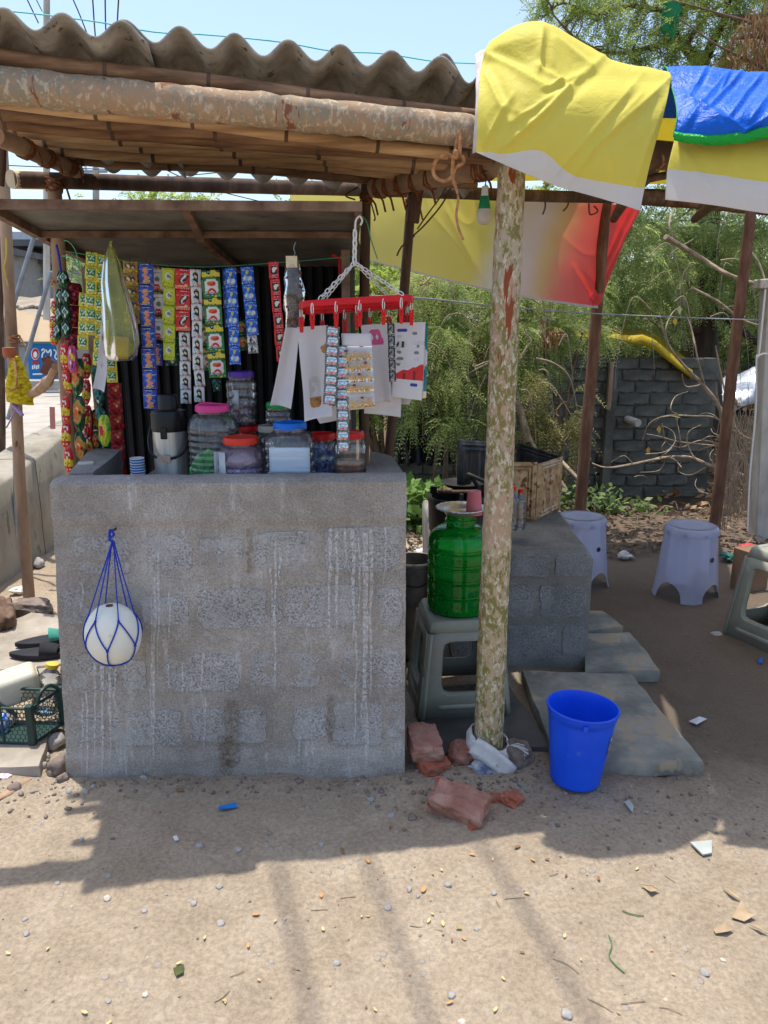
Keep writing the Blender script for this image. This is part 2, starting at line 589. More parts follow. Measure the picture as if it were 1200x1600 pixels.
M['galv'] = mat('galvanised_tube', [C(130, 138, 148), C(160, 168, 176)], scale=20, bmp=0.1, rough=0.5, metal=0.3)
M['stone_slab'] = mat('grey_green_stone_slab', [C(92, 92, 86), C(128, 126, 116), C(162, 154, 138)], scale=5, bmp=0.6, bscale=50, rough=0.85, speck=(7, 0.58, C(160, 144, 120)))
M['slab_pale'] = mat('dusty_pale_slab', [C(126, 117, 103), C(150, 140, 126), C(170, 161, 146)], scale=6, bmp=0.35, bscale=40, rough=0.95)
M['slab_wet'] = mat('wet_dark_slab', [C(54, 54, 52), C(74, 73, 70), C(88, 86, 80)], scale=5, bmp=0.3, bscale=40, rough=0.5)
M['brick'] = mat('worn_red_brick', [C(134, 88, 74), C(160, 116, 100), C(176, 146, 130)], scale=14, bmp=0.8, bscale=70, bdist=0.006, speck=(34, 0.62, C(160, 70, 50)))
M['brick_red'] = mat('broken_red_brick', [C(138, 76, 56), C(162, 94, 72), C(166, 122, 102)], scale=14, bmp=0.8, bscale=70, bdist=0.006)
M['rock'] = mat('grey_brown_rock', [C(96, 84, 76), C(126, 112, 102), C(150, 138, 128)], scale=12, bmp=0.7, bscale=60, bdist=0.006)
M['pebble'] = mat('grey_pebble', [C(130, 126, 122), C(158, 154, 148), C(184, 180, 172)], scale=20, bmp=0.5, bscale=80)
M['parapet'] = mat('old_parapet_plaster', [C(116, 108, 94), C(150, 142, 126), C(170, 162, 148)], scale=4, bmp=0.5, bscale=40, stretch=(1, 1, 0.5), speck=(8, 0.6, C(112, 108, 94)))
M['road'] = mat('pale_concrete_road', [C(150, 142, 130), C(166, 158, 146), C(178, 170, 158)], scale=3, bmp=0.3, bscale=30)
M['wall_old'] = mat('mossy_block_wall', [C(64, 64, 56), C(90, 89, 80), C(118, 116, 106)], scale=3, bmp=0.6, bscale=30, bdist=0.01)
M['block_old'] = mat('old_wall_block', [C(68, 68, 60), C(94, 93, 84), C(124, 122, 112)], scale=3, bmp=0.6, bscale=40, speck=(7, 0.62, C(52, 56, 44)))
M['conc_post'] = mat('concrete_post', [C(150, 144, 134), C(178, 172, 162), C(196, 190, 180)], scale=8, bmp=0.4, bscale=60, stretch=(1, 1, 0.4))
M['stool'] = mat('olive_grey_plastic', [C(134, 133, 117), C(146, 145, 128), C(158, 156, 140)], scale=5, bmp=0.05, rough=0.5, spec=0.45)
M['blue_pl'] = mat('royal_blue_plastic', [C(12, 78, 224), C(16, 88, 236), C(30, 98, 240)], scale=5, bmp=0.05, rough=0.4, spec=0.45, trans=0.12, speck=(13, 0.66, C(70, 110, 200)))
M['steel'] = mat('brushed_steel', [C(176, 174, 170), C(204, 202, 198)], scale=30, stretch=(8, 8, 0.3), rough=0.36, metal=0.75, bmp=0.08)
M['blk_pl'] = mat('black_plastic', [C(22, 22, 24), C(32, 32, 34)], scale=10, rough=0.35, bmp=0.03)
M['white_pl'] = mat('white_plastic', [C(214, 212, 206), C(228, 226, 220)], scale=10, rough=0.4, bmp=0.04)
M['milk_pl'] = mat('milky_jerrycan_plastic', [C(206, 200, 178), C(226, 222, 204)], scale=8, rough=0.4, bmp=0.08, trans=0.25)
M['red_pl'] = mat('red_plastic', [C(190, 14, 20), C(212, 22, 26)], scale=10, rough=0.35, bmp=0.03)
M['pink_lid'] = mat('pink_plastic', [C(206, 54, 128), C(226, 70, 146)], scale=10, rough=0.4, bmp=0.03)
M['purple_lid'] = mat('purple_plastic', [C(74, 44, 140), C(92, 58, 160)], scale=10, rough=0.4, bmp=0.03)
M['blue_lid'] = mat('bright_blue_lid_plastic', [C(16, 100, 206), C(26, 120, 224)], scale=10, rough=0.4, bmp=0.03)
M['green_lid'] = mat('green_lid_plastic', [C(30, 150, 70), C(40, 170, 84)], scale=10, rough=0.4, bmp=0.03)
M['orange_lid'] = mat('orange_red_lid_plastic', [C(208, 48, 30), C(226, 60, 38)], scale=10, rough=0.4, bmp=0.03)
M['pink_tum'] = mat('salmon_tumbler_plastic', [C(206, 112, 116), C(220, 128, 130)], scale=10, rough=0.4, bmp=0.03, trans=0.2)
M['jar'] = clear('clear_jar_plastic', (0.95, 0.96, 0.97, 1), haze=0.10, refl=0.42, hcol=(0.95, 0.96, 0.98, 1), transl=0.4, rough=0.05)
M['jar_pink'] = clear('smoky_pink_jar_plastic', (0.86, 0.76, 0.80, 1), haze=0.2, hcol=C(200, 170, 185), refl=0.36)
M['bottle'] = clear('clear_bottle_plastic', (0.93, 0.96, 0.97, 1), haze=0.10, refl=0.42)
M['green_jar'] = clear('green_water_jar_plastic', (0.16, 0.76, 0.32, 1), haze=0.5, hcol=C(14, 196, 66), refl=0.3, transl=0.6)
M['green_water'] = clear('water_in_green_jar', (0.25, 0.66, 0.32, 1), haze=0.3, hcol=C(14, 170, 60), refl=0.2, transl=0.5)
M['frost'] = clear('frosted_lilac_plastic', (0.86, 0.88, 0.98, 1), haze=0.66, hcol=C(226, 230, 255), refl=0.25, rough=0.25, transl=0.6, even=True)
M['bag_y'] = clear('thin_yellow_polythene', (0.90, 0.92, 0.55, 1), haze=0.26, hcol=C(222, 226, 120), refl=0.35, rough=0.2, transl=0.5)
M['cello'] = clear('thin_cellophane', (0.95, 0.95, 0.93, 1), haze=0.10, refl=0.4)
M['flex_y'] = flex('yellow_vinyl', C(238, 226, 104), trans=0.38, wr=0.22, rough=0.62)
M['flex_w'] = flex('white_vinyl_border', C(230, 230, 232), trans=0.38, wr=0.15, rough=0.62)
M['tarp_b'] = flex('blue_tarpaulin', C(6, 104, 222), trans=0.25, wr=0.4, scale=16, rough=0.45)
M['tarp_g'] = flex('green_tarpaulin_hem', C(20, 170, 60), trans=0.2, wr=0.6, scale=14)
M['paper'] = mat('white_paper', [C(222, 220, 222), C(232, 230, 232)], scale=6, rough=0.8, bmp=0.06, bscale=20, trans=0.3)
M['cloth_w'] = mat('woven_white_sack', [C(196, 194, 190), C(222, 220, 216)], scale=30, rough=0.9, bmp=0.9, bscale=260, speck=(20, 0.66, C(150, 140, 124)))
M['rope_blue'] = mat('blue_nylon_cord', [C(16, 46, 150), C(26, 66, 196)], scale=80, rough=0.6, bmp=0.8, bscale=300)
M['gourd'] = mat('pale_ash_gourd_skin', [C(206, 208, 192), C(222, 222, 210), C(230, 226, 206)], scale=6, rough=0.7, bmp=0.15, bscale=30, speck=(9, 0.66, C(200, 196, 160)))
M['wire'] = plain((40, 36, 34), 0.6, name='dark_wire')
# ------------------------------------------------------------------ THE SETTING: ground, road, drain
def smooth01(t):
    t = max(0.0, min(1.0, t))
    return t * t * (3 - 2 * t)

def gz(x, y):
    z = 0.020 * n3((x, y, 0), 1.3, 3) + 0.013 * n3((x, y, 0), 4.0, 8)
    if y < 6:
        z += 0.008 * n3((x, y, 0), 11.0, 2) + 0.004 * n3((x, y, 0), 29.0, 5) + 0.006 * max(0.0, n3((x, y, 0), 17.0, 21) - 0.15)
    if x > -1.9:
        s = smooth01((x + 1.9) / 0.8)
        dip = -0.85 * smooth01((y - 5.9) / 1.3) + 0.35 * smooth01((y - 8.1) / 0.9) + 0.75 * smooth01((y - 9.4) / 2.6)
        z += s * dip
        if 5.9 < y < 12:
            z += s * 0.05 * n3((x, y, 0), 3.0, 14)
    # crumbled earth piled along the foot of the counter, at the post and at the left
    z += 0.018 * math.exp(-((y - 2.24) / 0.07) ** 2) * (0.5 + n3((x, 0, 0), 5, 4)) * (1 if -1.3 < x < 1.2 else 0)
    z += 0.03 * math.exp(-((x + 1.3) / 0.2) ** 2 - ((y - 2.35) / 0.22) ** 2)
    z += 0.02 * math.exp(-((x - 0.33) / 0.25) ** 2 - ((y - 2.38) / 0.15) ** 2)
    return z

def axis(lo, hi, a, b, step, grow=1.22):
    out = [a + step * i for i in range(int((b - a) / step) + 1)]
    s = step; x = out[-1]
    while x < hi:
        s = min(s * grow, 60); x += s; out.append(x)
    s = step; x = out[0]; pre = []
    while x > lo:
        s = min(s * grow, 60); x -= s; pre.append(x)
    return pre[::-1] + out

def dirt_mat():
    m, nt, N, L, b = new_mat('dry_dirt')
    vec = coords(N, L)
    big = noise_tex(N, L, vec, 0.9, 4, 0.55)
    midn = noise_tex(N, L, vec, 5, 7, 0.65, 0.3)
    fine = noise_tex(N, L, vec, 75, 7, 0.78)
    rp = ramp(N, [(0.3, C(144, 129, 109)), (0.5, C(163, 148, 128)), (0.72, C(182, 168, 148))])
    f = mathn(N, L, 'ADD', mathn(N, L, 'MULTIPLY', big, 0.45), mathn(N, L, 'MULTIPLY', midn, 0.55))
    L.new(f, rp.inputs['Fac'])
    out = mixc(N, L, 0.6, rp.outputs['Color'], mixc(N, L, ramp_fac(N, L, fine, 0.28, 0.72), (0.45, 0.44, 0.42, 1), (1.35, 1.33, 1.3, 1)), 'MULTIPLY')
    # embedded stone chips
    vo = N.new('ShaderNodeTexVoronoi'); vo.inputs['Scale'].default_value = 26; vo.inputs['Randomness'].default_value = 1
    L.new(vec, vo.inputs['Vector'])
    chip = mathn(N, L, 'MULTIPLY', ramp_fac(N, L, mathn(N, L, 'ADD', vo.outputs['Distance'], mathn(N, L, 'MULTIPLY', fine, 0.16)), 0.36, 0.27), ramp_fac(N, L, noise_tex(N, L, vec, 5, 3), 0.53, 0.60))
    out = mixc(N, L, mathn(N, L, 'MULTIPLY', chip, 0.7), out, C(158, 150, 142))
    # trodden darker earth round stall and seats, shade painted in at the right
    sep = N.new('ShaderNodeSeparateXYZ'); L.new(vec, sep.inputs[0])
    damp_shade_y = mathn(N, L, 'ADD', sep.outputs['Y'], mathn(N, L, 'MULTIPLY', mathn(N, L, 'SUBTRACT', midn, 0.5), 0.8))
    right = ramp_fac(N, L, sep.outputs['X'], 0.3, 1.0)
    trod_shade = mathn(N, L, 'MULTIPLY', mathn(N, L, 'MULTIPLY', ramp_fac(N, L, damp_shade_y, 1.95, 2.6), 0.8), mathn(N, L, 'ADD', 0.12, mathn(N, L, 'MULTIPLY', right, 0.88)))
    out = mixc(N, L, trod_shade, out, C(84, 70, 58))
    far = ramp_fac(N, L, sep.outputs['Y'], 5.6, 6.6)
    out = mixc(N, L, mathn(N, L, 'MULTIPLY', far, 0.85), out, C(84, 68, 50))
    L.new(out, b.inputs['Base Color'])
    b.inputs['Roughness'].default_value = 0.96
    b.inputs['Specular IOR Level'].default_value = 0.15
    h = mathn(N, L, 'ADD', mathn(N, L, 'MULTIPLY', fine, 0.7), mathn(N, L, 'MULTIPLY', chip, 0.5))
    bump(N, L, b, h, 1.0, 0.008)
    return m
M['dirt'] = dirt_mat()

xs = axis(-300, 300, -1.9, 2.3, 0.022)
ys = axis(-20, 500, 0.75, 4.4, 0.022)
mb = MB()
mb.grid([[(x, y, gz(x, y)) for x in xs] for y in ys])
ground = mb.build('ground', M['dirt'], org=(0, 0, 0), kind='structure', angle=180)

# road on the left (a low raised carriageway) and the water of the drain behind the stall
mb = MB()
mb.box((-21.3, 30, 0.0), (37.4, 70, 0.3))
road = mb.build('road', M['road'], kind='structure')
mb = MB()
mb.box((2.4, 7.65, -0.80), (6.6, 1.0, 0.1))
water = mb.build('drain_water', mat('murky_drain_water', [C(38, 36, 26), C(52, 48, 34)], scale=5, rough=0.12, bmp=0.1, bscale=12), kind='structure')

# parapet wall between stall and road: runs away from the camera, rising towards the bridge
def par_top(y):
    return 0.52 + 0.14 * (y - 4.0) if y < 5.4 else 0.716 + 0.05 * (y - 5.4)
t = thing('parapet_wall', (-2.4, 2.4, 0), 'low plastered parapet wall running beside the road at left', 'wall')
secs = [2.2, 3.1, 3.95, 4.85, 5.75, 6.65, 7.6, 9.0, 11.0]
for k in range(len(secs) - 1):
    y0, y1 = secs[k] + 0.006, secs[k + 1] - 0.006
    b = MB()
    rows = []
    N_ = 8
    for i in range(N_ + 1):
        y = y0 + (y1 - y0) * i / N_
        zt = par_top(y)
        r = []
        prof = [(-2.23, -0.1), (-2.235, 0.15), (-2.228, 0.3), (-2.232, zt - 0.015), (-2.245, zt), (-2.36, zt + 0.004), (-2.52, zt - 0.004), (-2.535, zt - 0.02), (-2.54, 0.1)]
        for (x, z) in prof:
            r.append((x + 0.012 * n3((x * 3, y, z), 3.5, 1), y, z + 0.006 * n3((x, y, 1), 5, 6)))
        rows.append(r)
    b.grid(rows)
    nn = len(rows[0])
    b.add(rows[0], [tuple(range(nn))]); b.add(rows[-1], [tuple(range(nn - 1, -1, -1))])
    b.build('wall_section', M['parapet'], t, angle=50)

# ------------------------------------------------------------------ far left: houses, awning, painted wall, poles
def blk(mb, px0, py0, px1, py1, D, depth, mi=0):
    a, b_ = P(px0, py1, D), P(px1, py0, D)
    mb.box(((a.x + b_.x) / 2, D + depth / 2, (a.z + b_.z) / 2), (b_.x - a.x, depth, b_.z - a.z), None, mi)

wallblue = mat('grey_blue_wash', [C(112, 128, 142), C(134, 148, 160)], scale=1.5, bmp=0.1)
slabgrey = mat('stained_concrete_eaves', [C(84, 84, 84), C(112, 112, 110)], scale=1.5, bmp=0.1)
darkwin = mat('dark_opening', [C(34, 36, 42), C(46, 48, 54)], scale=2, bmp=0)
t = thing('far_house', P(55, 500, 27), 'grey blue two storey house with flat slab beyond the road', 'house')
b = MB(); blk(b, 22, 384, 48, 500, 27, 6); b.build('wall', slabgrey, t, smooth=False)
b = MB(); blk(b, 44, 412, 86, 500, 26.6, 5); b.build('front_wall', wallblue, t, smooth=False)
b = MB(); blk(b, 6, 374, 70, 384, 26, 7); b.build('roof', slabgrey, t, smooth=False)
b = MB(); blk(b, 40, 406, 90, 413, 26.2, 5.5); b.build('roof', slabgrey, t, smooth=False)
b = MB(); blk(b, 14, 362, 34, 374, 27.5, 3); b.build('roof_room', mat('pale_wash', [C(176, 180, 186), C(196, 200, 204)], bmp=0.1), t, smooth=False)
b = MB(); blk(b, 16, 410, 23, 437, 26.4, 0.5); b.build('window', darkwin, t, smooth=False)
b = MB(); blk(b, 14, 440, 38, 465, 25.9, 0.6); b.build('balcony', mat('blue_railing_panel', [C(44, 88, 136), C(60, 104, 150)], bmp=0), t, smooth=False)
b = MB(); blk(b, 64, 428, 84, 470, 26.4, 0.15); b.build('door', mat('pale_blue_door', [C(150, 164, 178), C(164, 178, 190)], bmp=0), t, smooth=False)
b = MB(); blk(b, 35, 440, 46, 466, 25.6, 0.6); b.build('gate_pillar', mat('pillar_wash', [C(150, 154, 150), C(172, 174, 170)], bmp=0.1), t, smooth=False)
t = thing('far_tower_house', P(-60, 500, 24), 'plain cement house at the far left edge beyond the poles', 'house')
b = MB(); blk(b, -160, 395, 8, 560, 24, 6); b.build('wall', mat('cement_wash', [C(128, 126, 122), C(150, 148, 144)], bmp=0.1), t, smooth=False)
b = MB(); blk(b, -170, 386, 10, 396, 23.7, 6.5); b.build('roof', slabgrey, t, smooth=False)
b = MB(); blk(b, -60, 430, -30, 470, 23.9, 0.2); b.build('window', darkwin, t, smooth=False)

# shed with rubble-weighted roof and tan awning
t = thing('roadside_shed', P(50, 560, 19.5), 'low shed with stone weighted roof across the road', 'shed')
b = MB()
rows = []
for i in range(7):
    py = 500 - 32 * i / 6
    rows.append([P(-40 + 150 * j / 10, py, 18.5 + i * 0.6) + V(0, 0, 0.06 * n3((i, j, 0), 0.9)) for j in range(11)])
b.grid(rows)
b.build('roof', mat('dusty_roof_sheet', [C(128, 116, 100), C(160, 148, 130)], scale=2), t, angle=20, solid=0.12)
b = MB(); blk(b, -40, 500, 110, 600, 19.6, 3); b.build('wall', mat('shed_boards', [C(120, 124, 124), C(150, 152, 150)], scale=2), t, smooth=False)
stone_m = mat('roof_stone', [C(150, 140, 124), C(180, 170, 152)], scale=5)
for k in range(14):
    px = 24 + (k % 7) * 9 + rnd.uniform(-2, 2); row = k // 7
    py = 494 - row * 14 + rnd.uniform(-2, 2)
    b = MB(); b.rock(P(px, py, 18.7 + row * 1.3), (0.11, 0.1, 0.06), k, 1); b.build('stone', stone_m, t)
aw = MB()
rows = []
for i in range(6):
    s = i / 5
    rows.append([P(18 + 64 * j / 8, 482 + j * 2.2 + s * (50 + 0.0 * j), 18.0 - 2.6 * s) + V(0, 0, 0.03 * math.sin(j * 1.9) * s) for j in range(9)])
aw.grid(rows)
o = aw.build('awning', flex('tan_canvas', C(188, 166, 134), trans=0.25, rough=0.8), angle=60, solid=0.02)
tag(o, 'tan canvas awning sloping over the shop across the road', 'awning')
for px, lab in ((24, 'left'), (82, 'right')):
    b = MB(); b.tube([P(px, 530, 15.5), P(px, 592, 15.5)], 0.035, 6)
    o = b.build('awning_post', M['galv']); tag(o, 'thin post under the %s corner of the tan awning' % lab, 'post')
b = MB(); blk(b, 30, 506, 60, 524, 17.6, 0.1)
tag(b.build('striped_sheet', mat('yellow_black_sheet', [(0.45, C(40, 36, 26)), (0.55, C(196, 160, 40))], scale=5, bmp=0), smooth=False), 'yellow and black sheet in the shade of the tan awning', 'sheet')

# painted advertisement wall
t = thing('painted_wall', P(40, 592, 15), 'blue painted advertisement wall with white letters and red emblem', 'wall')
pb = mat('blue_wall_paint', [C(22, 104, 168), C(34, 120, 184)], scale=2, bmp=0.1)
pw = plain((226, 230, 232), 0.8, name='white_wall_paint'); pr = plain((190, 40, 48), 0.8, name='red_wall_paint')
b = MB(); blk(b, 47, 536, 110, 592, 15, 0.2); b.build('painted_panel', pb, t, smooth=False)
b = MB(); blk(b, 20, 542, 47, 592, 15.02, 0.2); b.build('plain_panel', mat('bare_cement_panel', [C(120, 124, 128), C(148, 150, 152)], scale=2), t, smooth=False)
b = MB(); blk(b, 15, 534, 112, 537, 14.9, 0.4); b.build('coping', slabgrey, t, smooth=False)
def dec(name, m, pts, D=14.985, th=0.012):
    b = MB(); b.prism([P(x, y, D) for x, y in pts], (0, th, 0)); return b.build(name, m, t, smooth=False)
def disc(cx, cy, rx, ry, n=14, a0=0, a1=2 * math.pi):
    return [(cx + rx * math.cos(a0 + (a1 - a0) * i / n), cy + ry * math.sin(a0 + (a1 - a0) * i / n)) for i in range(n)]
dec('emblem', pw, disc(55, 553, 6.4, 9.5))
dec('emblem_ring', pr, disc(55, 553, 5.4, 8.4), 14.975)
dec('emblem_face', pw, disc(55, 554, 3.0, 5.0), 14.965)
dec('emblem_base', pr, [(49.5, 564), (60.5, 564), (59, 569), (51, 569)], 14.975)
for k, (x, y) in enumerate([(51, 574), (54, 573), (57, 574), (60, 573)]):
    dec('letter', pw, [(x - 1.1, y - 3), (x + 1.1, y - 3.4), (x + 1.0, y + 3), (x - 1.1, y + 3)])
dec('strapline', pw, [(51, 583.5), (66, 583), (66, 585.5), (51, 586)])
def stroke(pts, r=1.2):
    b = MB(); b.tube([P(x, y, 14.98) for x, y in pts], r * 15 / FPX, 6, flat=1.0); b.build('letter', pw, t)
stroke(cat_spline([V(65, 548, 0), V(68, 545, 0), V(70, 549, 0), V(67, 552, 0), V(66, 558, 0), V(69, 561, 0), V(72, 557, 0)], 4) and [(p.x, p.y) for p in cat_spline([V(65, 548, 0), V(68, 545, 0), V(70, 549, 0), V(67, 552, 0), V(66, 558, 0), V(69, 561, 0), V(72, 557, 0)], 4)])
stroke([(p.x, p.y) for p in cat_spline([V(72, 546, 0), V(75, 551, 0), V(79, 546, 0), V(80, 553, 0), V(77, 560, 0), V(74, 556, 0)], 4)])
stroke([(p.x, p.y) for p in cat_spline([V(84, 546, 0), V(88, 550, 0), V(86, 558, 0), V(91, 561, 0), V(95, 552, 0)], 4)])
stroke([(70, 566), (76, 564), (78, 568)], 0.9)
b = MB(); b.box(P(76, 574, 14.2), (0.22, 0.05, 0.3), (0, R(25), 0.3)); b.box(P(78, 572, 14.25), (0.16, 0.06, 0.36), (0, R(-20), 0.2))
tag(b.build('brown_carton', mat('brown_card', [C(92, 54, 44), C(112, 68, 56)], bmp=0.1), smooth=False), 'brown open carton standing in front of the blue wall', 'carton')

# electricity poles and wires
def upole(px, py0, py1, D, w, label, arms=()):
    t = thing('utility_pole', P(px, py1, D), label, 'pole', 'utility poles beyond the stall')
    b = MB(); b.tube([P(px, py1, D), P(px, py0, D)], [w * 0.55, w * 0.45], 6); b.build('shaft', M['conc_post'], t)
    for (ay, aw_) in arms:
        b = MB(); b.box(P(px, ay, D), (aw_, 0.09, 0.07)); b.build('crossarm', M['galv'], t, smooth=False)
        for s in (-0.45, 0.45):
            b = MB(); b.tube([P(px, ay, D) + V(s * aw_, 0, 0.03), P(px, ay, D) + V(s * aw_, 0, 0.18)], 0.04, 6); b.build('insulator', M['white_pl'], t)
upole(73, -60, 500, 13, 0.10, 'concrete utility pole rising above the corrugated sheet', ())
upole(150, 262, 500, 26, 0.22, 'nearer utility pole seen below the bamboo with crossarm', ((268, 0.7), (294, 0.7)))
upole(240, 266, 500, 30, 0.26, 'farther utility pole seen behind tree top and wires', ((280, 1.2),))
def wire(label, pts, D0, D1, r, m=None, name='overhead_wire', grp='overhead wires', n=14):
    q = [P(px, py, D0 + (D1 - D0) * i / (len(pts) - 1)) for i, (px, py) in enumerate(pts)]
    b = MB(); b.tube(cat_spline(q, n), r, 5)
    tag(b.build(name, m or M['wire']), label, 'wire', grp)
cyan = plain((60, 190, 190), 0.5, name='turquoise_cord')
wire('turquoise cord sagging across the sky above the roof', [(-60, 12), (40, 20), (150, 34), (240, 50), (330, 55), (440, 66), (520, 80), (600, 84), (680, 96), (760, 100)], 3.6, 4.4, 0.0030, cyan, 'turquoise_cord', None, 6)
for k_, (dx_, lab_) in enumerate(((0.0, 'left one of three thick cables passing over the stall to the pole'), (0.26, 'middle one of three thick cables passing over the stall to the pole'), (0.62, 'right one of three thick cables passing over the stall to the pole'))):
    e_ = P(150 + 16 * k_, 70, 14)
    b = MB(); b.tube(cat_spline([V(1.5 + dx_, -9, 7.2), V(-0.98 + dx_, 2.6, 6.9), V(e_.x, 14, e_.z)], 8), 0.012, 6)
    tag(b.build('overhead_cable', M['wire']), lab_, 'cable', 'overhead cables')
wire('thin dark wire slanting down left of the utility pole', [(38, -10), (60, 36)], 12, 12.4, 0.009)
wire('thin dark wire slanting down right of the utility pole', [(110, -10), (124, 22), (137, 55)], 12, 12.4, 0.009)
wire('thin wire beside the utility pole top', [(52, -10), (66, 18)], 12.8, 13, 0.007)
for k, (ya, yb, lab) in enumerate([(258, 262, 'upper wire of the bundle seen under the bamboo'), (270, 282, 'middle wire of the bundle seen under the bamboo'), (292, 262, 'rising wire crossing the sky under the bamboo'), (256, 318, 'steep wire running down to the shutter edge')]):
    wire(lab, [(0 if k != 3 else 240, ya), (200 if k != 3 else 320, (ya + yb) / 2 + 5), (420, yb)], 24, 26, 0.016)
# ------------------------------------------------------------------ THE STALL: block counter
def rough_poly(cx, cz, hx, hz, seed, n=34, amp=0.09):
    pts = []
    for k in range(n):
        t = 2 * math.pi * k / n
        ct, st = math.cos(t), math.sin(t)
        q = 1.0 / ((abs(ct) ** 7 + abs(st) ** 7) ** (1 / 7))
        w = 1 + amp * n3((ct, st, 0), 1.7, seed) + amp * 0.7 * n3((ct, st, 1), 4.5, seed)
        pts.append((cx + hx * q * ct * w, cz + hz * q * st * w))
    return pts

def block_plate(parent, px0, py0, px1, py1, D, seed, m, th=-0.0005, amp=0.13):
    a, b_ = P(px0, py1, D), P(px1, py0, D)
    poly = rough_poly((a.x + b_.x) / 2, (a.z + b_.z) / 2, (b_.x - a.x) / 2, (b_.z - a.z) / 2, seed, amp=amp)
    cx, cz = (a.x + b_.x) / 2, (a.z + b_.z) / 2
    mb = MB()
    n = len(poly)
    vs = [(x, D + 0.010, z) for x, z in poly]
    vs += [(cx + (x - cx) * 0.975, D - th * 0.75, cz + (z - cz) * 0.965) for x, z in poly]
    vs += [(cx + (x - cx) * 0.5, D - th, cz + (z - cz) * 0.5) for x, z in poly]
    fs = [(i, (i + 1) % n, n + (i + 1) % n, n + i) for i in range(n)]
    fs += [(n + i, n + (i + 1) % n, 2 * n + (i + 1) % n, 2 * n + i) for i in range(n)]
    fs.append(tuple(2 * n + i for i in range(n)))
    mb.add(vs, fs)
    return mb.build('concrete_block', m, parent, angle=25)

CD = 2.31
counter = thing('block_counter', (-0.4, 2.4, 0), 'grey cement block counter smeared with mortar and white lime drips', 'counter')
TL, TR, BR, BL = P(78, 757, CD), P(635, 752, CD), P(632, 1216, CD), P(105, 1219, CD)
ztop = (TL.z + TR.z) / 2
def cface(u, v):   # u 0..1 left to right, v 0..1 bottom to top
    p = (BL.lerp(BR, u)).lerp(TL.lerp(TR, u), v)
    off = 0.004 * n3((p.x, 0, p.z), 6, 1) + 0.003 * n3((p.x, 0, p.z), 24, 4) + 0.0015 * n3((p.x, 0, p.z), 60, 9)
    if v > 0.86: off -= 0.008 * smooth01((v - 0.86) / 0.03)
    if v < 0.12: off -= 0.010 * smooth01((0.12 - v + 0.02 * n3((p.x, 0, 0), 9, 2)) / 0.05)
    return V(p.x + 0.003 * n3((0, p.z, u), 14, 3) * (1 if u in (0, 1) else 0), CD + 0.004 + off, p.z)
mb = MB()
NU, NV = 190, 170
rows = [[cface(i / NU, j / NV) for i in range(NU + 1)] for j in range(NV + 1)]
rows[0] = [V(p.x, p.y, -0.08) for p in rows[0]]
# rounded top edge then the flat top back to the inner face
for dy, dz in ((0.006, 0.006), (0.016, 0.010), (0.05, 0.011), (0.09, 0.010), (0.104, 0.004), (0.108, -0.01), (0.11, -0.4), (0.11, -1.0)):
    rows.append([V(rows[NV][i].x, CD + dy + 0.004, rows[NV][i].z + dz + (0.004 * n3((rows[NV][i].x, dy, 0), 12, 7) if dz > -0.1 else 0)) for i in range(NU + 1)])
mb.grid(rows)
left = [r[0] for r in rows]; right = [r[-1] for r in rows]
mb.add(left, [tuple(range(len(left)))[::-1]]); mb.add(right, [tuple(range(len(right)))])
mb.build('front_wall', M['mortar'], counter, angle=60)

def wing(parent, f_out, b_out, b_in, f_in, z, name):
    """side wall: quad in plan (front outer, back outer, back inner, front inner) from z=-0.05 to z"""
    mb = MB()
    base = [f_out, b_out, b_in, f_in]
    rws = []
    for zz, k in ((-0.05, 0), (0.3, 0), (0.7, 0), (z - 0.012, 0), (z, 0.01)):
        r = []
        for i in range(4):
            a, b_ = base[i], base[(i + 1) % 4]
            for q in range(8):
                p = V(a[0], a[1], 0).lerp(V(b_[0], b_[1], 0), q / 8)
                cx = sum(c[0] for c in base) / 4; cy = sum(c[1] for c in base) / 4
                p = V(p.x + (cx - p.x) * k * 2, p.y + (cy - p.y) * k * 0.6, zz)
                r.append(p + V(n3(p, 8, 2), n3(p, 8, 5), n3(p, 9, 9)) * 0.005)
        r.append(r[0])
        rws.append(r)
    mb.grid(rws)
    top = rws[-1][:-1]
    mb.add(top, [tuple(range(len(top)))])
    return mb.build(name, M['screed'], parent, angle=50)
zt = ztop + 0.008
go, bo, bi, fi = G(80, 752, zt), G(143, 698, zt), G(190, 702, zt), G(131, 747, zt)
wing(counter, (go.x + 0.004, CD + 0.112), (bo.x, bo.y), (bi.x, bi.y), (fi.x, CD + 0.112), zt, 'side_wall')
ro, rb, rbi, rfi = G(634, 752, zt), G(612, 712, zt), G(577, 705, zt), G(574, 748, zt)
wing(counter, (rfi.x, CD + 0.112), (rbi.x, rbi.y), (rb.x, rb.y), (TR.x - 0.004, CD + 0.112), zt, 'side_wall')
mb = MB(); mb.box((-0.48, 2.75, 0.90), (0.86, 0.62, 0.05)); mb.build('shelf', M['screed'], counter, smooth=False)
SH = 0.925
for k, (a, b_, c, d) in enumerate([
        (232, 835, 300, 890), (395, 830, 482, 886), (508, 824, 626, 894), (118, 838, 200, 896), (312, 842, 380, 884),
        (100, 922, 150, 976), (222, 930, 296, 978), (309, 918, 416, 982), (446, 914, 562, 980), (588, 918, 629, 980), (424, 930, 440, 976),
        (108, 1022, 180, 1082), (192, 1032, 226, 1078), (258, 1022, 372, 1082), (392, 1020, 498, 1074), (534, 1014, 627, 1076),
        (172, 1110, 282, 1166), (302, 1106, 420, 1162), (458, 1104, 512, 1156), (518, 1096, 598, 1166), (604, 1100, 627, 1152), (112, 1112, 160, 1160)]):
    block_plate(counter, a, b_, c, d, CD + 0.0015, k * 3.1, M['block'])

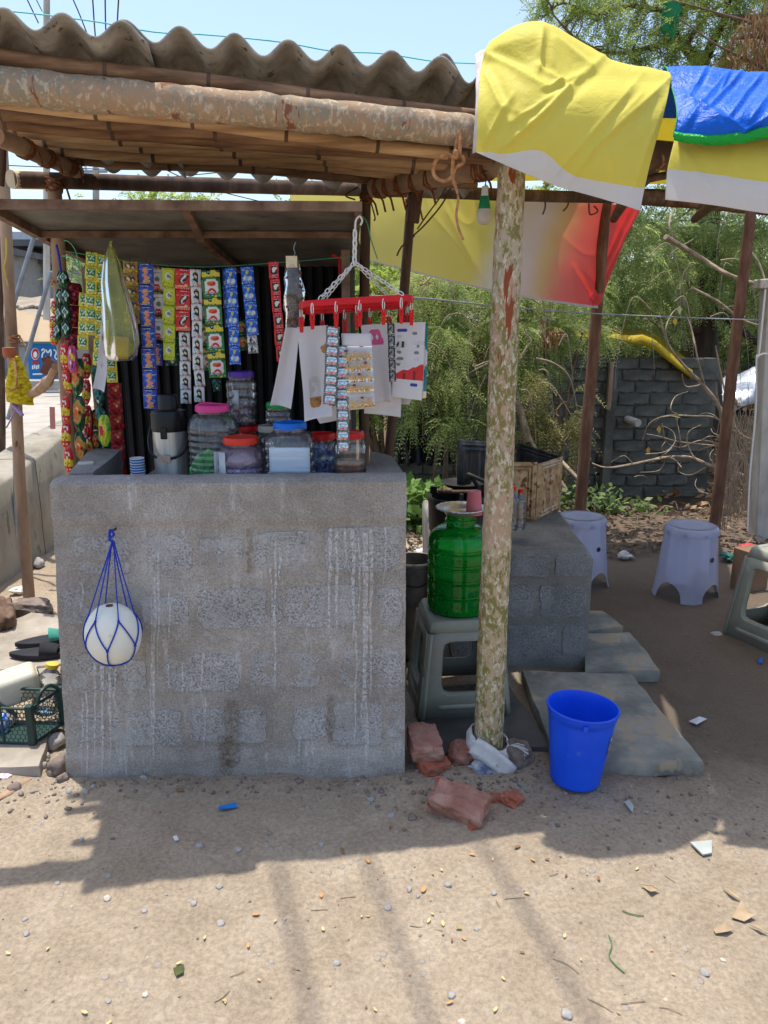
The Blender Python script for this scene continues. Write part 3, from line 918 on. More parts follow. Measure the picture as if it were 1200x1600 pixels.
# white lime runs down the face and two rusty damp streaks, as thin dried crusts
def drip_mat(name, c, dens):
    m, nt, N, L, b = new_mat(name)
    vec = coords(N, L)
    b.inputs['Base Color'].default_value = c
    b.inputs['Roughness'].default_value = 0.95
    b.inputs['Specular IOR Level'].default_value = 0.1
    f = noise_tex(N, L, vec, 70, 5, 0.75)
    a = ramp_fac(N, L, f, dens, dens + 0.3)
    tr = N.new('ShaderNodeBsdfTransparent')
    mx = N.new('ShaderNodeMixShader')
    L.new(mathn(N, L, 'MULTIPLY', a, 0.68), mx.inputs[0])
    L.new(tr.outputs[0], mx.inputs[1]); L.new(b.outputs[0], mx.inputs[2])
    L.new(mx.outputs[0], N['Material Output'].inputs['Surface'])
    return m
def drip(mb, px, y0, y1, w, seed, taper=0.5):
    n = max(6, int((y1 - y0) / 7))
    rows = []
    for i in range(n + 1):
        s = i / n
        x = px + 4.0 * n3((seed, s * 3, 0), 1.0, seed) + 1.2 * n3((seed, s * 12, 0), 1.0, seed)
        hw = w * (0.35 + 0.65 * abs(n3((seed, s * 6, 2), 1.3, seed)) * 1.6 + 0.25) * (1 - taper * s) * (1.0 if i < n else 0.2)
        y = y0 + (y1 - y0) * s
        rows.append([P(x - hw, y, CD - 0.0095), P(x, y, CD - 0.0105), P(x + hw, y, CD - 0.0095)])
    mb.grid(rows)
mb = MB()
for k, (x, a, b_, w) in enumerate([(514, 826, 990, 3.4), (526, 830, 985, 3), (552, 826, 1000, 3.6), (560, 840, 965, 2), (571, 832, 1200, 6), (579, 826, 1090, 3), (601, 824, 915, 1.6), (540, 826, 880, 2.4),
        (556, 985, 1170, 2.2), (566, 1080, 1165, 2.4), (430, 836, 1080, 2.6), (437, 850, 910, 3), (425, 880, 960, 2),
        (240, 900, 1190, 3.4), (247, 860, 1060, 2.2), (236, 930, 1170, 2), (265, 925, 1000, 2), (262, 1035, 1076, 1.8), (285, 1035, 1085, 2.2),
        (148, 1035, 1190, 2.2), (160, 1040, 1210, 3.2), (172, 1040, 1190, 2.4), (180, 1045, 1110, 2), (127, 1090, 1200, 2), (136, 1080, 1215, 2.2), (128, 910, 960, 2),
        (316, 1020, 1095, 2.4), (320, 1090, 1170, 2), (322, 905, 950, 1.8), (372, 1030, 1075, 1.6), (468, 1150, 1200, 2)]):
    drip(mb, x, a, b_, w, k * 1.7 + 0.3)
mb.build('lime_run', drip_mat('dried_lime', C(214, 212, 210), 0.36), counter, kind='stuff')
mb = MB()
for k, (x, a, b_, w) in enumerate([(362, 1095, 1200, 16), (516, 1085, 1165, 7), (352, 1150, 1215, 12), (390, 828, 900, 5)]):
    drip(mb, x, a, b_, w, k * 2.9 + 40, 0.1)
mb.build('damp_streak', drip_mat('rusty_damp', C(112, 92, 66), 0.38), counter, kind='stuff')

# ------------------------------------------------------------------ second block plinth with the stove things
plinth = thing('block_plinth', (0.55, 3.6, 0), 'low grey block plinth behind the green water jar carrying the stove', 'plinth')
PD = 3.17
c = [(0.22, PD), (0.905, PD), (0.945, 4.22), (0.22, 4.22)]
mb = MB()
rws = []
for zz, k in ((-0.05, -0.01), (0.03, -0.012), (0.05, 0), (0.25, 0), (0.43, 0), (0.50, 0.0), (0.518, 0.02), (0.524, 0.06)):
    r = []
    for i in range(4):
        a, b_ = c[i], c[(i + 1) % 4]
        for q in range(14):
            p = V(a[0], a[1], zz).lerp(V(b_[0], b_[1], zz), q / 14)
            p.x += (0.57 - p.x) * k; p.y += (3.7 - p.y) * k
            r.append(p + V(n3(p, 6, 2), n3(p, 6, 5), n3(p, 7, 9) * 0.7) * 0.008)
    r.append(r[0]); rws.append(r)
mb.grid(rws); mb.add(rws[-1][:-1], [tuple(range(len(rws[-1]) - 1))])
mb.build('mortar_body', cement('dark_cement_mortar', C(112, 109, 104), C(132, 129, 123), C(152, 148, 142)), plinth, angle=50)
bl2 = cement('grey_plinth_block', C(122, 121, 119), C(140, 139, 137), C(160, 159, 156), pits=0.5)
for k, (a, b_, c_, d) in enumerate([(796, 868, 862, 902), (868, 866, 922, 900), (790, 914, 836, 966), (842, 912, 919, 966), (790, 976, 872, 1030), (878, 976, 914, 1026), (700, 912, 780, 966), (700, 976, 780, 1030)]):
    block_plate(plinth, a, b_, c_, d, PD - 0.004, k * 2.3 + 60, bl2)

# ------------------------------------------------------------------ posts and poles
def pole(name, label, a, b_, r0, r1, m, cat='pole', group=None, bend=0.01, seg=12, n=14, wob=0.08, lash=None, seed=0, flat=1):
    pts = []
    for i in range(n + 1):
        s = i / n
        p = Vector(a).lerp(Vector(b_), s)
        w = math.sin(math.pi * s)
        p += V(n3((s * 2, seed, 0), 1.1, seed + 2), n3((s * 2, seed, 3), 1.1, seed + 5), n3((s * 2, seed, 6), 1.1, seed + 7)) * bend * (0.3 + w)
        pts.append(p)
    mb = MB()
    mb.tube(pts, [r0 + (r1 - r0) * i / n for i in range(n + 1)], seg, True, 0, flat, wob)
    t = thing(name, a, label, cat, group)
    mb.build('shaft', m, t, angle=60)
    for k in (lash or []):
        s, tw, mm = k
        lashing(t, Vector(a).lerp(Vector(b_), s), (Vector(b_) - Vector(a)).normalized(), r0 + (r1 - r0) * s, tw, mm)
    return t

def lashing(t, c, d, r, turns, m, w=0.004, spread=None):
    """several turns of cord round a pole, ends sticking out"""
    a = d.orthogonal().normalized(); b_ = d.cross(a)
    L_ = spread or turns * w * 2.2
    pts = []
    for i in range(turns * 10 + 1):
        t_ = 2 * math.pi * i / 10
        s = (i / (turns * 10) - 0.5)
        pts.append(c + d * (s * L_ + 0.006 * math.sin(i * 1.7)) + (a * math.cos(t_) + b_ * math.sin(t_)) * (r + w * 0.8))
    end = pts[-1]
    pts += [end + V(0.02, -0.01, -0.03), end + V(0.03, -0.012, -0.07)]
    mb = MB(); mb.tube(pts, w, 5)
    mb.build('cord_lashing', m, t)

pole_top = P(800, 258, 2.40)
main_post = pole('timber_post', 'thick mottled front post with peeling bark and green lichen', G(762, 1192), pole_top, 0.051, 0.0405, M['wood_pole'], 'post', None, 0.010, 24, 70, 0.07, seed=3)
# knot scar on the front post
b = MB()
kc = P(770, 700, 2.382)
b.rock(kc, (0.016, 0.012, 0.028), 3, 2, 0.3)
b.build('knot', mat('bare_knot_wood', [C(120, 66, 40), C(164, 104, 64)], scale=40, bmp=0.8), main_post)

pole('timber_post', 'pale debarked post at the left rear corner of the stall behind the garlands', P(97, 760, 2.98) * 1.0 + V(0, 0, -0.95), P(84, 280, 2.98), 0.028, 0.025, M['wood_pale'], 'post', None, 0.012, 12, 20, seed=5, lash=[(0.99, 5, M['rope_red']), (0.83, 3, M['rope'])])
pole('timber_post', 'dark thin post at the rear right corner of the kiosk', P(563, 760, 3.2) + V(0, 0, -0.9), P(572, 284, 3.2), 0.024, 0.020, M['wood_dark'], 'post', None, 0.012, 10, 18, seed=8, lash=[(0.97, 4, M['rope_red'])])
pole('timber_post', 'dark leaning post behind the red clip hanger', P(592, 780, 3.4) + V(-0.05, 0, -0.95), P(645, 292, 3.4), 0.024, 0.021, M['wood_dark'], 'post', None, 0.012, 10, 18, seed=9, lash=[(0.97, 4, M['rope_red'])])
b = MB(); b.box(P(648, 322, 3.38), (0.052, 0.03, 0.13), (0, R(8), 0.1)); tag(b.build('wood_block', M['wood_dark'], bevel=0.003), 'dark wooden cleat nailed to the top of the leaning post', 'wood block')
pole('timber_post', 'reddish brown rear post in front of the mossy wall and red banner', P(905, 818, 5.68), P(947, 308, 5.62), 0.045, 0.039, M['wood_red'], 'post', None, 0.006, 14, 20, seed=12)
pole('timber_post', 'brown rear post at right among bare twigs beside the concrete pole', P(1115, 838, 5.34), P(1173, 330, 5.30), 0.040, 0.035, M['wood_red'], 'post', None, 0.008, 14, 20, seed=14)
pole('timber_post', 'thin roadside pole with the yellow net bag tied on it', G(46, 940), P(2, 210, 3.95), 0.030, 0.026, M['wood_pale'], 'post', None, 0.03, 12, 22, seed=16, lash=[(0.60, 4, M['rope'])])
pole('timber_post', 'weathered grey pole at the far left edge beside the road', G(5, 722 + 120), P(-3, 300, 5.0), 0.026, 0.022, M['wood_dark'], 'post', None, 0.02, 10, 16, seed=18)
t = pole('timber_post', 'dark stub post at the top left corner under the roof', P(-2, 290, 2.75), P(4, 205, 2.75), 0.018, 0.018, M['wood_dark'], 'post', None, 0.003, 8, 6, seed=19)

# concrete post at the right edge
t = thing('concrete_post', P(1190, 838, 5.25), 'tall square concrete post at the right edge with white cable', 'post')
b = MB()
a_, b2 = P(1189, 838, 5.25) + V(0, 0, -0.05), P(1209, 444, 5.25)
for (lo, hi, w) in ((a_, b2, 0.062),):
    q = [lo + V(-w, -w, 0), lo + V(w, -w, 0), lo + V(-w, w, 0), lo + V(w, w, 0), hi + V(-w, -w, 0), hi + V(w, -w, 0), hi + V(-w, w, 0), hi + V(w, w, 0)]
    b.hexa(q)
b.build('shaft', M['conc_post'], t, bevel=0.006)
b = MB(); b.box(b2 + V(-0.02, -0.01, 0.0), (0.17, 0.15, 0.06)); b.build('cap', M['conc_post'], t, bevel=0.006)
b = MB(); b.tube(cat_spline([P(1196, 452, 5.16), P(1186, 552, 5.16), P(1182, 560, 5.15), P(1181, 640, 5.16), P(1172, 740, 5.16), P(1168, 828, 5.16)], 6), 0.006, 6)
b.tube(cat_spline([P(1182, 558, 5.15), P(1192, 553, 5.14), P(1204, 553, 5.15)], 5), 0.006, 6)
b.build('cable', M['white_pl'], t)

# ------------------------------------------------------------------ roof timbers
def bamboo(label, a, b_, r, m, name='bamboo_pole', group='bamboo purlins under the roof sheets', seed=0, n=26, node=5):
    a, b_ = Vector(a), Vector(b_)
    pts, rr = [], []
    for i in range(n + 1):
        s = i / n
        p = a.lerp(b_, s) + V(0, n3((s * 3, seed, 0), 1, 3), n3((s * 3, seed, 4), 1, 6)) * 0.012
        for ds, kk in ((-0.004, 1.0), (0, 1.10), (0.004, 1.0)) if i % node == 2 else ((0, 1.0),):
            pts.append(p + (b_ - a) * ds); rr.append(r * kk * (1 + 0.03 * n3((s * 9, seed, 0), 1, 8)))
    mb = MB(); mb.tube(pts, rr, 10)
    k = 0
    for i in range(n + 1):
        if i % node == 2:
            for q in range((k) * 10, (k + 2) * 10): mb.m[q] = 1
        k += 3 if i % node == 2 else 1
    o = mb.build(name, [m, M['wood_dark']], org=a, angle=50)
    return tag(o, label, 'pole', group)

t = pole('log_beam', 'mottled log beam along the front under the corrugated sheets', P(-70, 127, 2.15) * 1.3 - P(752, 208, 2.335) * 0.3, P(752, 208, 2.335), 0.045, 0.042, M['wood_beam'], 'beam', None, 0.012, 22, 70, 0.13, seed=21)
t = pole('log_beam', 'brown front log hidden under the yellow and blue sheets', P(735, 222, 2.42), P(1330, 262, 2.50), 0.042, 0.040, M['wood_dark'], 'beam', None, 0.008, 14, 18, 0.05, seed=22)
bamboo('dark split bamboo lying on the front log under the sheets', P(-70, 78, 2.18), P(745, 186, 2.36), 0.021, M['bamboo_dark'], seed=1)
bamboo('thin dark bamboo squeezed between the second and third purlins', P(-60, 188, 2.50), P(765, 256, 2.70), 0.017, M['bamboo_dark'], seed=11)
bamboo('pale bamboo squeezed above the thin rear purlin', P(10, 216, 2.72), P(750, 270, 2.92), 0.017, M['bamboo'], seed=12)
bamboo('straight pale bamboo just under the front log beam', P(-70, 150, 2.26), P(700, 236, 2.42), 0.020, M['bamboo'], seed=2)
bamboo('thick brown bamboo second behind the front log beam', P(-70, 172, 2.42), P(770, 250, 2.62), 0.020, M['bamboo_dark'], seed=3)
bamboo('pale bamboo third behind the front log beam', P(-40, 200, 2.60), P(760, 262, 2.80), 0.019, M['bamboo'], seed=4)
bamboo('thin pale bamboo near the back edge of the roof', P(40, 230, 2.82), P(740, 276, 3.02), 0.018, M['bamboo'], seed=5)
bamboo('hindmost bamboo at the back edge of the roof', P(75, 246, 3.0), P(745, 290, 3.2), 0.018, M['bamboo_dark'], seed=6)
t = pole('log_rafter', 'short log rafter at upper left tied to the rear post', P(-8, 212, 2.36), P(121, 268, 3.05), 0.026, 0.026, M['wood_pale'], 'beam', None, 0.006, 12, 12, seed=24, lash=[(0.3, 4, M['rope_red']), (0.55, 4, M['rope_red']), (0.85, 5, M['rope_red'])])
t = pole('log_rafter', 'cross log wound with coir twine from the front post to the thin posts', P(585, 294, 3.12), P(790, 256, 2.62), 0.036, 0.036, M['wood_pale'], 'beam', None, 0.006, 12, 12, seed=25, lash=[(0.06, 3, M['rope_red']), (0.14, 2, M['rope_red']), (0.24, 2, M['rope_red']), (0.36, 2, M['rope_red']), (0.48, 2, M['rope_red']), (0.86, 7, M['rope_red'])])
pole('log_rail', 'long round rail behind the stall from left post to rear posts', P(20, 280, 2.92), P(1050, 312, 5.62), 0.029, 0.034, M['wood_dark'], 'rail', None, 0.01, 12, 30, seed=27)
b = MB(); b.tube([P(18, 280, 2.915), P(66, 281.5, 3.03)], 0.032, 14); tag(b.build('pipe_end', mat('pale_pipe', [C(190, 172, 140), C(206, 190, 158)], bmp=0.2)), 'pale pipe sleeve on the left end of the long rail', 'pipe')
pole('log_rail', 'rear rail between the two rear posts under the seating roof', P(930, 306, 5.72), P(1320, 338, 5.24), 0.035, 0.035, M['wood_red'], 'rail', None, 0.01, 10, 14, seed=28)
for k, (px, lab) in enumerate(((800, 'rafter over the seats next to the mottled front post'), (1030, 'rafter over the seats between the yellow sheets'), (1190, 'rafter over the seats at the right edge'))):
    a = P(px, 226 + (px - 740) * 0.07, 2.5); e = V(a.x * 1.75 + 0.1, 5.5, 2.16)
    pole('log_rafter', lab, a, e, 0.028, 0.026, M['wood_dark'], 'beam', None, 0.01, 10, 12, seed=30 + k)
pole('log_rafter', 'short dark pole end in the gap between the yellow sheets', P(1008, 252, 2.44), P(1055, 238, 2.46), 0.030, 0.030, M['wood_dark'], 'beam', None, 0.002, 10, 6, seed=35, lash=[(0.5, 4, M['rope'])])
for k, (a, b_) in enumerate((((1000, 282), (1060, 270)), ((1000, 300), (1050, 304)))):
    pole('stick', 'thin stick %s in the gap between the yellow sheets' % ('higher' if k == 0 else 'lower'), P(a[0], a[1], 2.55), P(b_[0], b_[1], 2.55), 0.012, 0.012, M['wood_dark'], 'stick', None, 0.002, 8, 5, seed=36 + k)

# corrugated cement sheets
E0, E1 = P(17, 41, 2.16), P(690, 116, 2.335)
edir = (E1 - E0); elen = edir.length; edir = edir / elen
ndir = Vector((-edir.y, edir.x, 0)).normalized()
LAM = elen / 8.0      # eight pitches between those two crests
def sheet_cement(label, s0, s1, back, dz, dn, seed, phase=0.0, amp=0.0225):
    mb = MB()
    n = int((s1 - s0) / LAM * 16)
    rows = []
    for j in range(9):
        d = j / 8
        r = []
        for i in range(n + 1):
            s = s0 + (s1 - s0) * i / n
            p = E0 + edir * s + ndir * (dn + back * d)
            w = math.cos(2 * math.pi * s / LAM + phase)
            p.z += amp * w + dz - 0.15 * d + 0.004 * n3((s, d, seed), 4, seed)
            p += ndir * (0.004 * n3((s * 5, seed, 0), 5, seed) if j == 0 else 0)
            r.append(p)
        rows.append(r)
    mb.grid(rows)
    o = mb.build('corrugated_sheet', M['asbestos'], angle=50, solid=0.007)
    return tag(o, label, 'roof sheet')
sheet_cement('corrugated cement roof sheet at upper left, lapped under its neighbour', -1.02 * LAM * 1.0, 2.42 * LAM, 1.0, 0.0, -0.055, 2)
sheet_cement('long corrugated cement roof sheet over the middle of the counter', 1.72 * LAM, 8.35 * LAM, 1.0, 0.019, 0.0, 5)
sheet_cement('raised corrugated cement sheet next to the yellow vinyl sheet', 8.05 * LAM, 10.5 * LAM, 1.0, 0.030, 0.05, 8, phase=-0.9, amp=0.034)

# ------------------------------------------------------------------ kiosk behind the counter with its raised shutter
t = thing('shutter_flap', P(270, 340, 2.7), 'raised flat metal shutter held level above the hanging sachets', 'shutter')
A_, B_, C_, D_ = P(-14, 319, 2.45), P(566, 323, 2.45), P(561, 362, 2.92), P(63, 361, 2.92)
b = MB(); b.prism([A_, B_, C_, D_], (0, 0, 0.004)); b.build('panel', M['tin_dark'], t, smooth=False)
def bar(t, a, b_, w, h, m, name='frame_bar'):
    a, b_ = Vector(a), Vector(b_)
    d = (b_ - a).normalized(); s = d.cross(V(0, 0, 1)).normalized(); u = V(0, 0, 1)
    mb = MB()
    mb.hexa([a - s * w / 2 - u * h, a + s * w / 2 - u * h, b_ - s * w / 2 - u * h, b_ + s * w / 2 - u * h, a - s * w / 2, a + s * w / 2, b_ - s * w / 2, b_ + s * w / 2])
    return mb.build(name, m, t, smooth=False)
bar(t, A_ + V(0, -0.012, 0.012), B_ + V(0, -0.012, 0.012), 0.022, 0.028, M['tin_frame'])
bar(t, D_ + V(0, -0.012, -0.002), C_ + V(0, -0.012, -0.002), 0.02, 0.022, M['tin_frame'])
bar(t, A_ + V(0.0, 0.0, -0.001), D_ + V(0, -0.025, -0.001), 0.026, 0.026, M['tin_frame'])
bar(t, B_ + V(-0.012, 0.0, -0.001), C_ + V(-0.012, -0.025, -0.001), 0.022, 0.024, M['tin_frame'])
bar(t, P(290, 321, 2.465) + V(0, 0, -0.001), P(311, 361, 2.90) + V(0, 0, -0.001), 0.026, 0.02, M['tin_frame'])

kiosk = thing('tin_kiosk', P(330, 700, 3.3) + V(0, 0, -1.0), 'dark open sheet metal kiosk box behind the counter', 'kiosk')
Lx, Rx = P(63, 361, 2.94).x, P(556, 361, 2.94).x
zr = P(63, 361, 2.94).z
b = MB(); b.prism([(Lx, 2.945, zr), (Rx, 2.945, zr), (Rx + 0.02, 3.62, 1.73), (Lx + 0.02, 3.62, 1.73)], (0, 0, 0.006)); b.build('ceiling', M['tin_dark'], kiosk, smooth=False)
bar(kiosk, P(312, 366, 2.95) + V(0, 0, -0.001), V(P(312, 366, 2.95).x + 0.02, 3.6, 1.728), 0.03, 0.025, M['tin_frame'], 'ceiling_rib')
bar(kiosk, V(Lx, 2.95, zr - 0.002), V(Lx + 0.02, 3.6, 1.728), 0.03, 0.03, M['tin_frame'], 'ceiling_rib')
b = MB()
x0, x1 = P(140, 500, 3.6).x, P(549, 500, 3.6).x
rows = []
nn = 150
for z in (0.0, 0.9, 1.3, 1.735):
    rows.append([V(x0 + (x1 - x0) * i / nn, 3.6 + 0.010 * (1 if (i // 3) % 2 else -1), z) for i in range(nn + 1)])
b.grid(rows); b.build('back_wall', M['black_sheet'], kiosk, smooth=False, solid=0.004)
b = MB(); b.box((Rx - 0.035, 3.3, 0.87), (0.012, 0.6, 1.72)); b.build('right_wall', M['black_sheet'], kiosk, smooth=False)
b = MB(); b.box((Rx - 0.04, 2.975, 1.35), (0.03, 0.03, 0.80)); b.build('corner_upright', M['tin_frame'], kiosk, smooth=False)
b = MB(); b.box((Lx + 0.055, 2.98, 1.30), (0.016, 0.016, 0.93)); b.build('corner_upright', M['tin_frame'], kiosk, smooth=False)
b = MB(); b.box((x0 + 0.01, 3.585, 0.87), (0.03, 0.03, 1.72)); b.build('corner_upright', M['tin_frame'], kiosk, smooth=False)

# ------------------------------------------------------------------ vinyl sheets and tarpaulin over the seats
def fold(p, k, seed):
    a = n3((p.x * 1.0 + p.z * 0.9, p.y * 0.8, p.z * 0.5 - p.x * 0.3), 4.5, seed)
    r = 1 - abs(a) * 2.2
    return k * (max(0, r) ** 3) + k * 0.45 * n3(p, 3, seed + 4)

def proj(p):
    x, y, z = p.x, p.y, p.z - CAMH
    zc = y * CP - z * SP
    return (600 + FPX * x / zc, 800 - FPX * (y * SP + z * CP) / zc)

def crease(p, cr):
    """height of pulled folds: (x0, y0, x1, y1, width, height) lines as seen on the sheet's face"""
    px, py = proj(p)
    h = 0.0
    for x0, y0, x1, y1, w, k in cr:
        dx, dy = x1 - x0, y1 - y0
        L2 = dx * dx + dy * dy
        t = ((px - x0) * dx + (py - y0) * dy) / L2
        e = min(1.0, max(0.0, 1 - max(0, -t, t - 1) * 4))
        if e <= 0: continue
        d = ((px - x0) * dy - (py - y0) * dx) / math.sqrt(L2)
        d += 2.0 * noise.noise(Vector((t * 3, x0 * 0.1, y0 * 0.1)))
        f = math.exp(-abs(d) / (0.55 * w)) - 0.5 * math.exp(-((d - 1.3 * w) / (0.9 * w)) ** 2)
        h += 0.62 * k * e * e * f * (0.55 + 0.45 * math.sin(math.pi * min(1, max(0, t))))
    return h

def resample(rows, bfun, K, total):
    """slide the points of every column so that row K falls on the print boundary bfun(s) (in old row units)"""
    nr, nc = len(rows), len(rows[0])
    out = [[None] * nc for _ in range(total)]
    for j in range(nc):
        b_ = bfun(j / (nc - 1))
        for i in range(total):
            f = i / K * b_ if i <= K else b_ + (i - K) / (total - 1 - K) * (nr - 1 - b_)
            k = min(int(f), nr - 2); q = f - k
            out[i][j] = rows[k][j].lerp(rows[k + 1][j], q)
    return out

def drape(ctrl, nu, nv, seed, k, hemrow, cr=()):
    rows = patch(ctrl, nu, nv)
    nr, nc = len(rows), len(rows[0])
    out = []
    for i in range(nr):
        r = []
        for j in range(nc):
            p = rows[i][j]
            a = rows[min(i + 1, nr - 1)][j] - rows[max(i - 1, 0)][j]
            b_ = rows[i][min(j + 1, nc - 1)] - rows[i][max(j - 1, 0)]
            n = b_.cross(a)
            if n.length > 1e-9: n.normalize()
            r.append(p + n * (fold(p, k, seed) + (crease(p, cr) if cr else 0.0)))
        out.append(r)
    return out

ctrl = [
    [P(744, 238, 2.24), P(800, 262, 2.215), P(868, 290, 2.23), P(935, 309, 2.25), P(1000, 329, 2.30)],
    [P(746, 200, 2.23), P(812, 214, 2.19), P(884, 232, 2.20), P(950, 246, 2.23), P(1015, 262, 2.30)],
    [P(748, 150, 2.26), P(822, 156, 2.20), P(898, 166, 2.21), P(965, 172, 2.25), P(1034, 186, 2.33)],
    [P(752, 105, 2.34), P(826, 100, 2.27), P(906, 122, 2.28), P(972, 128, 2.33), P(1046, 136, 2.40)],
    [P(764, 70, 2.46), P(812, 40, 2.42), P(862, 44, 2.46), P(948, 98, 2.52), P(1036, 118, 2.55)],
]
top = ctrl[-1]
ctrl.append([V(p.x * 1.05, 3.1, min(p.z, 2.36) - 0.03) for p in top])
ctrl.append([V(p.x * 1.5, 4.4, 2.36) for p in top])
ctrl.append([V(p.x * 2.0, 5.5, 2.40) for p in top])
YC = [(935, 96, 792, 226, 9, 0.020), (1040, 128, 920, 236, 10, 0.016), (846, 50, 842, 108, 8, 0.022), (842, 106, 892, 140, 7, 0.020), (765, 88, 848, 132, 9, 0.018), (905, 120, 850, 138, 6, 0.014), (760, 120, 800, 200, 9, 0.014), (990, 132, 870, 270, 8, 0.010), (800, 150, 756, 226, 7, 0.012), (1030, 175, 985, 300, 12, 0.010), (925, 235, 890, 285, 9, 0.008), (870, 60, 930, 110, 9, 0.014), (862, 150, 800, 190, 6, 0.009), (960, 190, 1000, 150, 6, 0.007)]
rows = drape(ctrl, 26, 38, 3.3, 0.0035, 0, YC)
nr, nc = len(rows), len(rows[0])
def hemf(s):
    if s < 0.10: return 0.8 + s * 60
    return (5.2 + 8.5 * math.exp(-((s - 0.36) / 0.15) ** 2) + 7.5 * max(0, s - 0.3)) * 26 / 18 - (0.10 - s) * 0
rows = resample(rows, hemf, 14, nr + 8)
hem = lambda i, j: 1 if i < 14 else 0
t = thing('yellow_vinyl_sheet', P(880, 200, 2.3), 'large creased yellow vinyl sheet with white border draped over the front beam', 'tarp')
mb = MB(); mb.grid(rows, hem); mb.build('sheet', [M['flex_y'], M['flex_w']], t, angle=180, solid=0.0015)
mb = MB()
c2 = [[P(768, 76, 2.44), P(754, 78, 2.44), P(742, 86, 2.45)], [P(772, 130, 2.33), P(756, 132, 2.31), P(745, 136, 2.32)], [P(764, 185, 2.245), P(752, 188, 2.25), P(742, 188, 2.26)], [P(756, 232, 2.245), P(746, 236, 2.25), P(738, 240, 2.27)]]
mb.grid(drape(c2, 8, 6, 9.1, 0.006, 0)); mb.build('turned_edge', mat('dusty_white_vinyl', [C(206, 200, 198), C(224, 220, 220), C(190, 164, 144)], scale=9, bmp=0.2, bscale=20, trans=0.3), t, angle=180, solid=0.002)

ctrl = [
    [P(1039, 312, 2.30), P(1110, 320, 2.30), P(1200, 334, 2.30), P(1330, 350, 2.30)],
    [P(1043, 264, 2.29), P(1112, 272, 2.285), P(1200, 285, 2.285), P(1330, 298, 2.29)],
    [P(1054, 216, 2.33), P(1115, 222, 2.31), P(1200, 226, 2.31), P(1330, 240, 2.32)],
    [P(1064, 160, 2.44), P(1115, 160, 2.43), P(1200, 168, 2.43), P(1330, 180, 2.44)],
    [P(1072, 126, 2.60), P(1115, 126, 2.60), P(1200, 132, 2.60), P(1330, 146, 2.60)],
]
top = ctrl[-1]
ctrl.append([V(p.x * 1.24 - 0.24, 3.6, 2.30) for p in top])
ctrl.append([V(p.x * 1.9 - 0.7, 5.5, 2.38) for p in top])
rows = drape(ctrl, 14, 18, 6.1, 0.003, 0, [(1060, 225, 1110, 300, 10, 0.006), (1150, 230, 1120, 320, 10, 0.006), (1190, 240, 1230, 320, 9, 0.006)])
t = thing('yellow_vinyl_sheet', P(1120, 300, 2.3), 'yellow and white vinyl strip hanging under the blue tarpaulin at right', 'tarp')
mb = MB(); mb.grid(rows, lambda i, j: 1 if i < 14 else 0); mb.build('sheet', [M['flex_y'], M['flex_w']], t, angle=180, solid=0.0015)

ctrl = [
    [P(1052, 214, 2.27), P(1100, 219, 2.25), P(1150, 216, 2.24), P(1215, 204, 2.25), P(1330, 206, 2.25)],
    [P(1058, 178, 2.30), P(1102, 178, 2.26), P(1152, 178, 2.25), P(1215, 170, 2.27), P(1330, 172, 2.27)],
    [P(1050, 138, 2.42), P(1104, 138, 2.38), P(1154, 142, 2.38), P(1215, 138, 2.40), P(1330, 140, 2.40)],
    [P(1036, 108, 2.56), P(1100, 108, 2.55), P(1160, 114, 2.56), P(1215, 116, 2.56), P(1330, 120, 2.56)],
]
top = ctrl[-1]
ctrl.append([V(p.x * 1.12, 3.0, p.z - 0.03) for p in top])
BC = [(1162, 108, 1105, 168, 5, 0.014), (1186, 120, 1140, 180, 5, 0.014), (1102, 108, 1076, 152, 5, 0.012), (1204, 180, 1146, 216, 6, 0.014), (1068, 148, 1122, 180, 7, 0.014), (1130, 120, 1060, 205, 8, 0.010), (1120, 175, 1160, 200, 6, 0.010), (1215, 130, 1170, 190, 7, 0.012), (1085, 178, 1065, 208, 5, 0.008), (1140, 112, 1126, 140, 4, 0.008), (1260, 120, 1200, 190, 7, 0.012)]
rows = drape(ctrl, 26, 34, 12.7, 0.003, 0, BC)
t = thing('blue_tarpaulin', P(1130, 160, 2.3), 'folded shiny blue tarpaulin with green hem lying over the roof edge at right', 'tarp')
mb = MB(); mb.grid(rows); mb.build('sheet', M['tarp_b'], t, angle=180, solid=0.002)
mb = MB()
lim = 78
mb.grid([[r[c] + V(-0.004, -0.006, 0) for c in (0, 1, 2)] for r in rows[:lim]])
mb.grid([[p + V(0, -0.005, -0.010 - 0.012 * j / len(rows[0])), p + V(0, -0.008, 0.004), p + V(0, -0.004, 0.012)] for j, p in enumerate(rows[0])])
mb.build('hem', M['tarp_g'], t, angle=180, solid=0.002)

# translucent banner hanging behind the stall
tc_ = [(452, 284, 3.95), (560, 294, 4.25), (700, 302, 4.75), (850, 312, 5.3), (1004, 322, 5.78)]
bc_ = [(452, 372, 3.95), (588, 410, 4.3), (730, 446, 4.75), (850, 470, 5.3), (934, 482, 5.55)]
ctrl = []
for v in (0, 0.35, 0.7, 1.0):
    r = []
    for a, b_ in zip(tc_, bc_):
        r.append(P(a[0] + (b_[0] - a[0]) * v, a[1] + (b_[1] - a[1]) * v, a[2] + (b_[2] - a[2]) * v) + V(0, 0.05 * math.sin(v * 3), 0))
    ctrl.append(r)
rows = drape(ctrl, 40, 60, 21.3, 0.006, 0, [(1000, 325, 930, 470, 8, 0.05), (985, 330, 925, 465, 6, 0.04), (900, 420, 935, 478, 5, 0.04), (700, 330, 760, 440, 14, 0.03), (800, 320, 860, 460, 12, 0.03)])
nr, nc = len(rows), len(rows[0])
def bann(i, j):
    return 1 if i / (nr - 1) > 0.95 else 0
